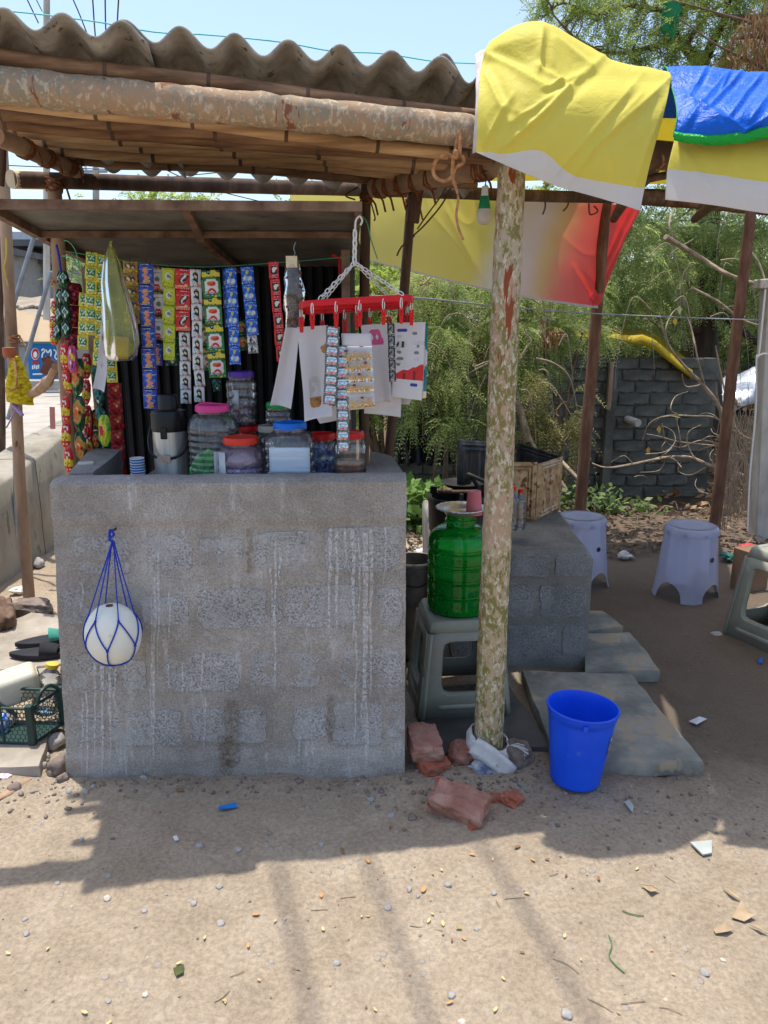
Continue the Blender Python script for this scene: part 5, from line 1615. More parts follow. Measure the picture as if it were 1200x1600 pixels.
# ------------------------------------------------------------------ jars, flask and cups on the counter shelf
def jar(label, px, D, ytop, r, lidm, body='jar', lid_r=None, lid_h=0.022, base=SH, sq=0.0, ribs=4, neck=0.75, name='plastic_jar', seg=40, rot=0.0):
    x = P(px, 700, D).x
    zt_ = P(px, ytop, D).z
    h = zt_ - base
    lid_r = lid_r or r * 0.66
    t = thing(name, (x, D, base), label, 'jar', 'plastic jars on the counter')
    hb = h - lid_h * 0.8
    prof = [(0.0, 0.004), (r * 0.86, 0.003), (r * 0.96, 0.012)]
    hs = hb * neck
    n = 36
    for i in range(n + 1):
        s = i / n
        prof.append((r * (1 - 0.045 * (0.5 - 0.5 * math.cos(2 * math.pi * ribs * s))), 0.016 + (hs - 0.016) * s))
    for i in range(1, 9):
        a = i / 8 * math.pi / 2
        prof.append((r - (r - lid_r * 0.94) * (1 - math.cos(a)), hs + (hb - hs - 0.012) * math.sin(a)))
    prof.append((lid_r * 0.94, hb))
    mz = Matrix.Rotation(rot, 3, 'Z')
    mb = MB(); mb.lathe((x, D, base), prof, seg, 0, mz, sq=sq); mb.build('body', M[body], t, angle=50)
    mb = MB()
    lp = [(lid_r * 1.03, h - lid_h), (lid_r * 1.05, h - lid_h + 0.003), (lid_r * 1.03, h - 0.005), (lid_r * 0.98, h - 0.001), (lid_r * 0.86, h), (lid_r * 0.82, h - 0.003), (0.0, h - 0.003)]
    vs0 = len(mb.v)
    mb.lathe((x, D, base), lp, 48)
    # grip ridges
    for k in range(48):
        a = 2 * math.pi * k / 48
        if k % 2: continue
        for q in (1, 2):
            i = vs0 + q * 48 + k
            p = mb.v[i]; mb.v[i] = (x + (p[0] - x) * 0.975, D + (p[1] - D) * 0.975, p[2])
    mb.build('lid', M[lidm], t, angle=40)
    return t, Vector((x, D, base)), hb
def fill(t, c, r, z0, z1, n, size, m, name, flat=1.0, sub=0, rough=0.4, kind='stuff'):
    mb = MB()
    for k in range(n):
        a, q = rnd.uniform(0, 2 * math.pi), math.sqrt(rnd.uniform(0.05, 1)) * (r - size)
        mb.rock((c.x + q * math.cos(a), c.y + q * math.sin(a), c.z + rnd.uniform(z0, z1)), (size, size * rnd.uniform(0.6, 1), size * flat), k * 1.3, sub, rough, (rnd.uniform(0, 3), rnd.uniform(0, 3), rnd.uniform(0, 3)))
    o = mb.build(name, m, t, smooth=False)
    if kind: o['kind'] = kind
    return o
wrapB = mat('blue_white_wrappers', [(0.38, C(30, 80, 200)), (0.48, C(70, 140, 236)), (0.56, C(236, 238, 246))], scale=60, rough=0.3, bmp=0.1)
wrapP = mat('purple_gold_wrappers', [(0.38, C(60, 40, 110)), (0.48, C(110, 80, 160)), (0.55, C(220, 184, 110)), (0.62, C(236, 232, 240))], scale=60, rough=0.3, bmp=0.1)
wrapG = mat('green_wrapper', [(0.35, C(40, 180, 60)), (0.55, C(90, 230, 100)), (0.65, C(220, 244, 210))], scale=30, rough=0.3, bmp=0.1)
wrapR = mat('pink_red_wrappers', [(0.40, C(150, 40, 70)), (0.56, C(206, 90, 120)), (0.66, C(224, 210, 220))], scale=50, rough=0.3, bmp=0.1)

t, c, h = jar('big ribbed clear jar with pink lid and a green packet inside', 335, 2.62, 632, 0.087, 'pink_lid', lid_r=0.056, ribs=9, neck=0.74)
mb = MB(); mb.rock(c + V(-0.035, -0.03, 0.09), (0.035, 0.02, 0.06), 4, 3, 0.35, (0.2, 0.3, 0.2)); mb.build('green_packet', wrapG, t)
fill(t, c, 0.08, 0.01, 0.05, 60, 0.014, wrapR, 'wrapped_sweets')
fill(t, c, 0.075, 0.03, 0.08, 24, 0.014, wrapG, 'wrapped_sweets')
mb = MB(); rows = [[c + V(0.0885 * math.sin(a), -0.0885 * math.cos(a), z) for a in [0.18 + 0.06 * i for i in range(12)]] for z in (0.03, 0.15)]; mb.grid(rows, flip=True); mb.build('paper_label', M['paper'], t, solid=0.0006)
mb = MB(); mb.tube(cat_spline([c + V(-0.05, -0.02, h + 0.016), c + V(-0.02, -0.03, h + 0.026), c + V(0.03, -0.02, h + 0.022), c + V(0.05, 0.0, h + 0.018)], 5), 0.0022, 6); mb.build('lid_handle', M['pink_lid'], t)

t, c, h = jar('low smoky jar with orange red lid in front of the big jar', 376.5, 2.52, 682, 0.078, 'orange_lid', 'jar_pink', lid_r=0.056, ribs=5, neck=0.62)
fill(t, c, 0.068, 0.05, 0.09, 50, 0.014, wrapB, 'wrapped_sweets')
mb = MB(); mb.rock(c + V(0.0, 0.01, 0.12), (0.05, 0.04, 0.03), 7, 3, 0.3); mb.build('grey_pouch', mat('grey_pouch_film', [C(186, 186, 194), C(222, 222, 228)], scale=12, rough=0.35, bmp=0.1), t)
mb = MB(); rows = [[c + V(0.0795 * math.sin(a), -0.0795 * math.cos(a), z) for a in [-1.0 + 0.06 * i for i in range(9)]] for z in (0.03, 0.16)]; mb.grid(rows, flip=True); mb.build('paper_label', pmat('h'), t, solid=0.0006)

t, c, h = jar('square clear jar with bright blue lid and pale label', 454, 2.55, 659, 0.080, 'blue_lid', lid_r=0.054, ribs=5, sq=3.0, neck=0.72, seg=56)
fill(t, c, 0.074, 0.05, 0.085, 40, 0.015, wrapB, 'wrapped_sweets'); fill(t, c, 0.07, 0.05, 0.085, 14, 0.016, wrapR, 'wrapped_sweets')
mb = MB(); mb.grid([[c + V(-0.060 + 0.132 * i / 8, -0.0825 + 0.001 * math.sin(i * 2 + j), 0.085 + 0.09 * j / 6) for i in range(9)] for j in range(7)]); mb.build('paper_label', mat('pale_blue_label', [C(168, 190, 208), C(196, 210, 222), C(220, 226, 230)], scale=14, stretch=(0.3, 1, 4), rough=0.5, bmp=0.2), t, angle=180, solid=0.0006)

t, c, h = jar('small clear jar half full of brown round biscuits with red lid', 547, 2.52, 674, 0.054, 'red_pl', lid_r=0.046, ribs=3, sq=1.5, neck=0.8)
ck = mat('brown_biscuit', [C(168, 98, 54), C(204, 132, 80), C(222, 158, 106)], scale=40, rough=0.8, bmp=0.5)
for z in range(7):
    for k in range(4):
        a = k * 1.57 + z * 0.6
        mb = MB(); mb.blob(c + V(0.026 * math.cos(a), 0.026 * math.sin(a), 0.012 + z * 0.017), (0.021, 0.021, 0.009), 2)
        o = mb.build('biscuit', ck, t)
t, c, h = jar('small jar of dark blue sweets with red lid behind the blue lidded jar', 503, 2.68, 676, 0.052, 'red_pl', lid_r=0.046, ribs=3, neck=0.8)
fill(t, c, 0.048, 0.01, 0.15, 120, 0.012, wrapB, 'wrapped_sweets')
t, c, h = jar('small red lidded jar underneath the purple lidded jar', 384, 2.80, 664, 0.055, 'red_pl', lid_r=0.050, ribs=3, neck=0.82)
fill(t, c, 0.05, 0.01, 0.13, 60, 0.013, wrapR, 'wrapped_sweets')
t, c, h = jar('jar of purple chocolates with purple lid stacked on a red lidded jar', 381.5, 2.80, 580, 0.053, 'purple_lid', lid_r=0.045, ribs=4, sq=1.0, base=P(384, 664, 2.80).z + 0.001, neck=0.82)
fill(t, c, 0.048, 0.008, 0.085, 150, 0.012, wrapP, 'wrapped_chocolates')
mb = MB(); rows = [[c + V(0.0545 * math.sin(a), -0.0545 * math.cos(a), z) for a in [-0.5 + 0.08 * i for i in range(7)]] for z in (0.06, 0.13)]; mb.grid(rows, flip=True); mb.build('paper_label', pmat('h'), t, solid=0.0006)
t, c, h = jar('plain clear jar with clear lid left of the blue lidded jar', 424, 2.74, 664, 0.052, 'milk_pl', lid_r=0.044, ribs=4, neck=0.8)
t, c, h = jar('small square tub with green lid on top at the back', 437, 2.76, 628, 0.045, 'green_lid', lid_r=0.042, ribs=2, sq=3.0, base=P(424, 664, 2.74).z + 0.001, neck=0.9)
fill(t, c, 0.04, 0.006, 0.04, 30, 0.010, mat('teal_orange_sweets', [(0.4, C(40, 150, 190)), (0.6, C(220, 130, 50))], scale=40), 'wrapped_sweets')

t = thing('vacuum_flask', (P(267, 700, 2.70).x, 2.70, SH), 'tall steel vacuum flask with black top and carrying handle', 'flask')
c = Vector(t.location); r = 0.060
z1 = P(267, 668, 2.70).z - SH; z2 = P(267, 641, 2.70).z - SH; z3 = P(267, 616, 2.70).z - SH
mb = MB(); mb.lathe(c, [(0, 0), (r, 0), (r, 0.006), (r * 0.99, 0.008), (r * 0.99, z1)], 36); mb.build('body', M['steel'], t, angle=40)
mb = MB(); mb.lathe(c, [(r * 1.01, z1 - 0.01), (r * 1.03, z1 - 0.004), (r * 1.02, z2 - 0.01), (r * 0.96, z2), (r * 0.6, z2 + 0.004), (r * 0.55, z2 + 0.006)], 36); mb.build('shoulder', M['blk_pl'], t, angle=40)
mb = MB(); mb.lathe(c, [(r * 0.58, z2 + 0.002), (r * 0.56, z3 - 0.008), (r * 0.50, z3 - 0.001), (0, z3)], 30); mb.build('cap', M['blk_pl'], t, angle=40)
mb = MB(); mb.box(c + V(-0.004, -r * 1.03, z1 - 0.012), (0.022, 0.012, 0.040)); mb.build('latch', M['blk_pl'], t, smooth=False, bevel=0.002)
mb = MB(); mb.tube(cat_spline([c + V(-0.064, 0, z1 + 0.004), c + V(-0.070, -0.02, z1 - 0.04), c + V(-0.052, -0.055, z1 - 0.085), c + V(0, -0.076, z1 - 0.10), c + V(0.052, -0.055, z1 - 0.085), c + V(0.070, -0.02, z1 - 0.04), c + V(0.064, 0, z1 + 0.004)], 6), 0.0048, 8); mb.build('handle', M['blk_pl'], t)
mb = MB(); mb.box(c + V(-0.004, -0.082, z1 - 0.098), (0.046, 0.004, 0.026), (0.1, R(4), 0)); mb.build('tag', mat('worn_flask_tag', [C(150, 120, 104), C(196, 178, 160), C(210, 120, 80)], scale=60), t, smooth=False)

t = thing('paper_cup_stack', (P(215, 730, 2.5).x, 2.5, SH), 'short stack of blue and white paper cups beside the flask', 'cups')
c = Vector(t.location); zc_ = P(215, 716, 2.5).z - SH
for k in range(9):
    z = zc_ - 0.038 - 0.0085 * k
    mb = MB()
    top = k == 0
    mb.lathe(c + V(0.001 * math.sin(k * 3), 0, z), [(0.017, 0), (0.0225, 0.036), (0.0235, 0.037), (0.0235, 0.0395), (0.0215, 0.0395), (0.016, 0.002)], 20, [0, 1, 1, 1, 1] )
    mb.build('cup', [plain((36, 120, 190), 0.6, name='blue_cup_print'), M['paper']], t, angle=40)
mb = MB(); mb.blob(c + V(0, -0.0202, zc_ - 0.02), (0.006, 0.0015, 0.006), 1); mb.build('cup_emblem', pmat('w'), t)
mb = MB(); mb.rock((P(232, 746, 2.55).x, 2.5, SH + 0.055), (0.028, 0.02, 0.02), 5, 2, 0.4); tag(mb.build('candy_packet', wrapB), 'small blue and red wrapper lying between cups and flask', 'wrapper')
mb = MB(); p = G(134, 724, ztop + 0.012); mb.box(p, (0.05, 0.035, 0.008), (0, 0, 0.4)); tag(mb.build('card_pack', mat('worn_card', [C(180, 176, 160), C(200, 196, 182)], bmp=0.1), smooth=False, bevel=0.002), 'small flat card pack lying on the left counter wing', 'card pack')

# light bulb on its flex
t = thing('light_bulb', P(757, 318, 2.62), 'green and white led bulb hanging beside the front post', 'bulb')
c = P(757, 318, 2.62)
mb = MB(); mb.lathe(c, [(0.008, 0.052), (0.010, 0.05), (0.011, 0.03), (0.012, 0.022)], 18); mb.build('holder', M['white_pl'], t, angle=40)
mb = MB(); mb.lathe(c, [(0.012, 0.022), (0.014, 0.018), (0.020, -0.014), (0.0205, -0.017)], 20); mb.build('bulb_base', mat('green_bulb_plastic', [C(24, 120, 76), C(34, 142, 92)], rough=0.4, bmp=0.02), t, angle=40)
mb = MB(); mb.lathe(c, [(0.0205, -0.017), (0.024, -0.03), (0.024, -0.045), (0.018, -0.058), (0.008, -0.064), (0, -0.065)], 22); mb.build('diffuser', mat('unlit_bulb_diffuser', [C(186, 180, 168), C(200, 196, 186)], rough=0.5, bmp=0.02), t, angle=60)
mb = MB(); mb.tube(cat_spline([c + V(0, 0, 0.05), c + V(0.002, 0, 0.075), c + V(-0.01, 0.01, 0.095), c + V(0.01, 0.02, 0.10)], 5), 0.002, 6); mb.build('flex', M['wire'], t)

# coil of rope hanging from the beam
mb = MB()
pts = [(716, 190, 2.30), (714, 220, 2.29), (712, 238, 2.29), (722, 244, 2.28), (724, 254, 2.28), (712, 262, 2.29), (706, 276, 2.29), (694, 283, 2.29), (680, 276, 2.29), (677, 262, 2.29), (684, 248, 2.28), (700, 242, 2.28), (713, 246, 2.27), (712, 236, 2.27), (708, 250, 2.28), (707, 275, 2.29), (712, 292, 2.29), (716, 310, 2.29), (713, 335, 2.29), (716, 355, 2.29), (724, 375, 2.29)]
mb.tube(cat_spline([P(*p) for p in pts], 6), [0.0052] * (6 * 16) + [0.0036] * (6 * 4 + 1), 7)
mb.tube(cat_spline([P(721, 190, 2.30), P(719, 220, 2.285), P(718, 242, 2.28)], 6), 0.006, 7)
tag(mb.build('rope_coil', M['rope']), 'loose looped brown rope hanging from the front beam near the yellow sheet', 'rope')
# loose dark cords under the roof
for k, (pts, lab) in enumerate([([(700, 285), (690, 305), (668, 335), (652, 358)], 'dark cord drooping right of the leaning post'), ([(706, 290), (690, 320), (665, 350), (646, 368)], 'second dark cord drooping right of the leaning post'), ([(580, 318), (586, 340), (584, 345)], 'short dark cord end by the thin post'),
                               ([(648, 368), (628, 385), (620, 400)], 'dark cord curling beside the leaning post'), ([(560, 292), (540, 305), (555, 312)], 'short tuft of coir near the kiosk roof'), ([(850, 300), (852, 322), (848, 335)], 'cord end hanging right of the front post'), ([(884, 298), (888, 318), (880, 330)], 'second cord end hanging right of the front post'), ([(920, 318), (922, 335), (934, 330), (928, 322)], 'small cord loop tied below the yellow sheet')]):
    mb = MB(); mb.tube(cat_spline([P(x, y, 3.2 if x < 720 else 2.9) for x, y in pts], 6), 0.0032, 6)
    tag(mb.build('loose_cord', M['wood_dark']), lab, 'cord')
mb = MB(); mb.tube(cat_spline([P(555, 330, 3.05), P(572, 345, 3.05), P(580, 375, 3.05), P(590, 405, 3.05)], 6), 0.0022, 6)
tag(mb.build('loose_cord', plain((90, 190, 150), 0.6, name='mint_cord')), 'pale green cord hanging beside the dark thin post', 'cord')
mb = MB(); mb.tube(cat_spline([P(560, 462, 3.2), P(660, 466, 3.6), P(800, 480, 4.2), P(930, 490, 5.5), P(1120, 498, 5.25), P(1260, 502, 5.25)], 6), 0.004, 6)
tag(mb.build('washing_line', M['galv']), 'grey washing line strung behind the posts to the concrete post', 'line')
mb = MB(); mb.tube([P(519, 398, 3.05), P(530, 403, 3.05), P(542, 397, 3.05), P(531, 406, 3.05), P(532, 440, 3.05)], 0.007, 6)
tag(mb.build('red_peg', M['red_pl']), 'red plastic hook hanging in the shade at the kiosk corner', 'hook')
# ------------------------------------------------------------------ water jar, stools, bucket, slabs
def stool(label, c, rz, top, foot, h, m, scale_hole=1.0, group='square plastic stools'):
    """square moulded stool: seat, four pierced side frames"""
    t = thing('plastic_stool', c, label, 'stool', group)
    c = Vector(c)
    mz = Matrix.Rotation(rz, 3, 'Z')
    def W(x, y, z): return c + mz @ V(x, y, z)
    ht, hf = top / 2, foot / 2
    mb = MB()
    rows = []
    def sq(k, z, e=7):
        out = []
        for i in range(40):
            a = 2 * math.pi * i / 40
            q = 1 / ((abs(math.cos(a)) ** e + abs(math.sin(a)) ** e) ** (1 / e))
            out.append(W(math.cos(a) * q * k, math.sin(a) * q * k, z))
        return out + out[:1]
    for k, z in ((ht * 1.06, h - 0.055), (ht * 1.03, h - 0.018), (ht * 1.0, h - 0.005), (ht * 0.96, h), (ht * 0.80, h - 0.001), (ht * 0.78, h - 0.004), (ht * 0.3, h - 0.004), (0.012, h - 0.004)):
        rows.append(sq(k, z))
    mb.grid(rows); mb.build('seat', m, t, angle=40, solid=0.004)
    # side frames
    for s in range(4):
        ms = Matrix.Rotation(s * math.pi / 2, 3, 'Z')
        def Sd(u, v, off=0.0):       # u -1..1 across, v 0..1 up
            hw_ = hf + (ht * 1.05 - hf) * v
            p = ms @ V(u * hw_, -(hw_ + off), v * (h - 0.04))
            return c + mz @ p
        N_ = 32
        def loop(u0, v0, v1, e, off):
            out = []
            for i in range(N_):
                a = 2 * math.pi * i / N_
                q = 1 / ((abs(math.cos(a)) ** e + abs(math.sin(a)) ** e) ** (1 / e))
                u, v = math.cos(a) * q, math.sin(a) * q
                out.append(Sd(u * u0, (v0 + v1) / 2 + v * (v1 - v0) / 2, off))
            return out + out[:1]
        mb = MB()
        mb.grid([loop(0.985, 0.0, 0.995, 24, 0.0), loop(0.60, 0.26, 0.90, 7, 0.001), loop(0.565, 0.275, 0.885, 7, -0.010), loop(0.55, 0.28, 0.88, 7, -0.020)])
        # arched notch rim at the foot of the panel
        mb.grid([[Sd(u, v, 0.004 if 0 < k < 3 else 0.0) for k, v in enumerate((0.10, 0.12, 0.14, 0.16))] for u in [-0.62 + 1.24 * i / 8 for i in range(9)]])
        mb.build('side_frame', m, t, angle=40, solid=0.004)
        # rounded corner leg
        mb = MB()
        prof = []
        for v in (0.0, 0.25, 0.5, 0.75, 1.0):
            hw_ = hf + (ht * 1.05 - hf) * v
            r = []
            for i in range(7):
                a = math.pi / 2 * i / 6
                rr = 0.022
                p = ms @ V(hw_ - rr + rr * math.cos(a) + 0.002, -(hw_ - rr + rr * math.sin(a)) - 0.002, v * (h - 0.045))
                r.append(c + mz @ p)
            prof.append(r)
        mb.grid(prof); mb.build('leg', m, t, angle=60, solid=0.004)
    return t

S4 = [G(690, 1096, 0.03), G(788, 1062, 0.03), G(862, 1166, 0.03), G(690, 1176, 0.03)]
def slab(label, px, z, m, th=0.055, name='stone_slab', group='flat stone slabs on the ground', seed=0, lift=0.0):
    pts = [G(x, y, z) for x, y in px]
    out = []
    n = len(pts)
    for i in range(n):
        a, b_ = pts[i], pts[(i + 1) % n]
        for k in range(8):
            p = a.lerp(b_, k / 8)
            p += V(n3(p, 9, seed), n3(p, 9, seed + 4), 0) * 0.012
            out.append(p)
    cen = sum(out, Vector()) / len(out)
    mb = MB()
    N_ = len(out)
    rings = []
    for k, dz in ((1.0, -th), (1.0, -0.012), (0.985, -0.001)):
        rings.append([cen + (p - cen) * k + V(0, 0, dz + 0.004 * n3(p, 14, seed)) for p in out])
    for k in (0.8, 0.6, 0.4, 0.2):
        rings.append([cen + (p - cen) * k + V(0, 0, 0.005 * n3(cen + (p - cen) * k, 7, seed)) for p in out])
    mb.grid([r + r[:1] for r in rings]); mb.add(rings[-1], [tuple(range(N_))])
    o = mb.build(name, m, angle=60)
    return tag(o, label, 'slab', group)
slab('large grey green stone slab behind the blue bucket', [(816, 1046), (988, 1052), (1098, 1190), (868, 1192)], 0.05, M['stone_slab'], 0.055, seed=1)
slab('smaller stone slab right of the block plinth', [(905, 990), (984, 987), (1034, 1047), (915, 1050)], 0.05, M['stone_slab'], seed=2)
slab('small slab corner behind the plinth, farthest of the slabs at right', [(905, 952), (940, 954), (974, 978), (912, 986)], 0.045, M['stone_slab'], seed=3)
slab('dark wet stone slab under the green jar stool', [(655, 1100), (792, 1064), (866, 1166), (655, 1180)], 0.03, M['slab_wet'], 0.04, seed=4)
slab('pale dusty slab at the left with slippers on it', [(-60, 1000), (48, 956), (95, 962), (95, 1038), (-60, 1052)], 0.05, M['slab_pale'], seed=5)
slab('narrow brown slab in front of the pale one at left', [(-10, 1052), (95, 1032), (95, 1066), (-10, 1090)], 0.04, M['slab_pale'], seed=6)
slab('broken slab under the green crate at lower left', [(-60, 1160), (74, 1140), (64, 1196), (-60, 1204)], 0.05, M['slab_pale'], 0.07, seed=7)

st1 = stool('olive grey plastic stool carrying the green water jar', (0.292, 2.835, 0.03), R(6), 0.275, 0.355, 0.375, M['stool'])
st2 = stool('olive grey plastic stool at the right edge of the photo', (P(1240, 950, 3.42).x - 0.03, 3.44, 0.0), R(24), 0.27, 0.37, 0.455, M['stool'])
b = MB(); b.rock(G(1120, 991), (0.03, 0.03, 0.012), 3, 1, 0.2); tag(b.build('packing_stone', M['pebble']), 'small pale stone under the foot of the right hand stool', 'stone')

# green water jar
jx, jy, jz = 0.293, 2.84, 0.402
t = thing('water_jar', (jx, jy, jz), 'ribbed translucent green water jar standing on a plastic stool', 'water jar')
c = V(jx, jy, jz)
r = 0.124
prof = [(0, 0.004), (r * 0.86, 0.0), (r * 0.97, 0.010), (r, 0.03)]
for k in range(64):
    z = 0.03 + 0.235 * k / 63
    s = (k / 63 * 4) % 1.0
    q = 1.0 - (0.035 if s > 0.80 else 0.0) + (0.012 if 0.72 < s <= 0.80 else 0) - 0.012 * abs(s - 0.4)
    prof.append((r * q, z))
for i in range(1, 12):
    a = i / 11 * math.pi / 2
    prof.append((r - (r - 0.055) * (1 - math.cos(a)), 0.265 + 0.075 * math.sin(a)))
prof += [(0.055, 0.345), (0.055, 0.352), (0.060, 0.354), (0.060, 0.366), (0.055, 0.368), (0.055, 0.385)]
mb = MB(); mb.lathe(c, prof, 48); mb.build('body', M['green_jar'], t, angle=35)
mb = MB(); mb.lathe(c, [(0, 0.006), (r * 0.93, 0.008), (r * 0.95, 0.03), (r * 0.95, 0.13), (r * 0.95, 0.16), (0, 0.1605)], 40); mb.build('water', M['green_water'], t, angle=35)
mb = MB(); mb.tube([c + V(-0.03, -0.058, 0.36), c + V(-0.026, -0.066, 0.352), c + V(-0.018, -0.066, 0.352), c + V(-0.014, -0.058, 0.36), c + V(-0.022, -0.062, 0.368), c + V(-0.03, -0.058, 0.36)], 0.003, 6); mb.build('neck_ring', M['green_lid'], t)
# steel plate on its mouth and the tumbler
pc = c + V(0.0, 0, 0.386)
t = thing('steel_plate', pc, 'fluted steel plate laid over the mouth of the green jar', 'plate')
mb = MB()
prof = [(0.0, 0.002), (0.05, 0.002), (0.056, 0.006)]
rows = []
for k in range(97):
    a = 2 * math.pi * k / 96
    f = 1 + 0.02 * math.sin(a * 24)
    rows.append([pc + V(math.cos(a) * q * (f if i > 2 else 1), math.sin(a) * q * (f if i > 2 else 1), z) for i, (q, z) in enumerate(((0.001, 0.0), (0.060, 0.0), (0.066, 0.008), (0.082, 0.022), (0.094, 0.024), (0.096, 0.021)))])
mb.grid(rows); mb.build('dish', M['steel'], t, angle=60, solid=0.0015)
t = thing('plastic_tumbler', pc + V(0.045, -0.03, 0.004), 'salmon pink tumbler upside down on the steel plate', 'tumbler')
q = pc + V(0.045, -0.03, 0.004)
mb = MB(); mb.lathe(q, [(0.034, 0), (0.034, 0.004), (0.031, 0.006), (0.0255, 0.086), (0.024, 0.089), (0, 0.089)], 28); mb.build('cup', M['pink_tum'], t, angle=40)

# blue bucket
bx, by = 0.638, 2.285
t = thing('blue_bucket', (bx, by, 0.0), 'bright royal blue plastic dustbin standing on the dirt', 'bucket')
c = V(bx, by, 0.004)
mt = Euler((R(-1.5), R(3.0), 0)).to_matrix()
prof = [(0, 0.004), (0.070, 0.0), (0.079, 0.004), (0.081, 0.010)]
for k in range(20):
    s = k / 19
    prof.append((0.081 + 0.028 * s, 0.010 + 0.232 * s))
prof += [(0.112, 0.245), (0.1125, 0.262), (0.117, 0.264), (0.1185, 0.268), (0.117, 0.272), (0.112, 0.272), (0.109, 0.262), (0.106, 0.24), (0.078, 0.012), (0, 0.010)]
mb = MB()
b0 = len(mb.v)
mb.lathe(c, prof, 72, 0, mt)
# vertical flutes
for ring in range(5, 23):
    for k in range(72):
        if k % 9 == 0:
            i = b0 + ring * 72 + k
            p = Vector(mb.v[i]); ax = c + mt @ V(0, 0, prof[ring][1])
            mb.v[i] = tuple(ax + (p - ax) * 0.982)
mb.build('shell', M['blue_pl'], t, angle=50)
mb = MB(); q = c + mt @ V(-0.018, -0.114, 0.246); mb.box(q, (0.016, 0.008, 0.018), mt); mb.build('lug', M['blue_pl'], t, bevel=0.002)
mb = MB(); q = c + mt @ V(0.112, 0.02, 0.250); mb.box(q, (0.008, 0.02, 0.02), mt); mb.build('lug', M['blue_pl'], t, bevel=0.002)
lab = "vvvvvv vwwvvv vwwwvv vvwwvv vvvvvv vppwvv vpwpvv vpppvv vwpwvv vvvvvv vnnnnv vvvvvv"
mb = MB(); rr_ = lab.split(); chars = sorted(set(lab.replace(' ', '')))
mb.grid([[c + mt @ V((0.081 + 0.028 * z / 0.24 + 0.0015) * math.sin(a), -(0.081 + 0.028 * z / 0.24 + 0.0015) * math.cos(a), z + 0.01) for a in [R(50 + 30 * i / 6) for i in range(7)]] for z in [0.185 - 0.065 * j / 12 for j in range(13)]], lambda i, j: chars.index(rr_[i][j]), flip=True)
mb.build('sticker', [plain({'v': (40, 26, 84), 'w': (220, 214, 226), 'p': (150, 110, 160), 'n': (120, 100, 110)}[c_], 0.3, name='bucket_sticker') for c_ in chars], t, angle=180)

# lilac see-through stools
def round_stool(label, c, h, rt, rb, first=None):
    if first is not None:
        return copy_tree(first, None, c, label)
    t = thing('round_stool', c, label, 'stool', 'see-through lilac stools')
    c = Vector(c)
    SEG = 180
    mb = MB()
    rows = []
    for k in range(15):
        v = k / 14
        r = []
        for i in range(SEG + 1):
            a = 2 * math.pi * i / SEG
            ph = (math.degrees(a) + 55 + 45) % 90 - 45
            foot = 0.25 * h * (1 - (ph / 27) ** 2) ** 0.5 if abs(ph) < 27 else 0.0
            z0 = foot
            z = z0 + (h * 0.90 - z0) * v
            q = rb + (rt - rb) * (z / (h * 0.9)) ** 0.9
            if z < 0.05 * h: q += 0.004 * (1 - z / (0.05 * h))
            q *= 1 + 0.006 * math.cos(16 * a)
            r.append(c + V(math.cos(a) * q, math.sin(a) * q, z))
        rows.append(r)
    mb.grid(rows); mb.build('skirt', M['frost'], t, angle=50)
    mb = MB(); mb.lathe(c, [(rt * 1.0, h * 0.895), (rt * 1.05, h * 0.90), (rt * 1.05, h * 0.955), (rt * 1.0, h * 0.985), (rt * 0.94, h), (rt * 0.9, h), (rt * 0.86, h * 0.99), (rt * 0.5, h * 0.992), (0, h * 0.992)], 64); mb.build('seat', M['frost'], t, angle=40)
    for k in range(8):
        a = k * math.pi / 4 + 0.2
        mb = MB(); mb.box(c + V(math.cos(a) * rt * 1.055, math.sin(a) * rt * 1.055, h * 0.925), (0.004, 0.02, 0.02), (0, 0, a)); mb.build('rim_tab', M['frost'], t, smooth=False)
    a = R(-62)
    q = rb + (rt - rb) * 0.62
    mb = MB(); mb.lathe(c + V(math.cos(a) * (q + 0.003), math.sin(a) * (q + 0.003), h * 0.60), [(0, 0.001), (0.014, 0.001), (0.0142, 0.0)], 18, 0, Euler((R(90), 0, a + R(90))).to_matrix()); mb.build('sticker', plain((58, 40, 44), 0.4, name='brown_sticker'), t)
    return t
s0 = G(1072, 930)
rs = round_stool('see-through lilac round stool standing alone on the dirt', (s0.x, 4.10, 0.0), 0.405, 0.138, 0.175)
s1 = G(914, 912)
round_stool('', (s1.x - 0.04, 4.30, 0.0), 0.405, 0.138, 0.175, rs)['label'] = 'see-through lilac round stool half hidden behind the block plinth'
b = MB(); b.box((P(1168, 925, 4.2).x, 4.2, 0.12), (0.16, 0.12, 0.24), (0, 0, 0.4)); tag(b.build('wooden_block', mat('old_carton_brown', [C(110, 84, 62), C(140, 110, 84)], bmp=0.3), smooth=False, bevel=0.004), 'brown block seen through the stool at the right edge', 'block')

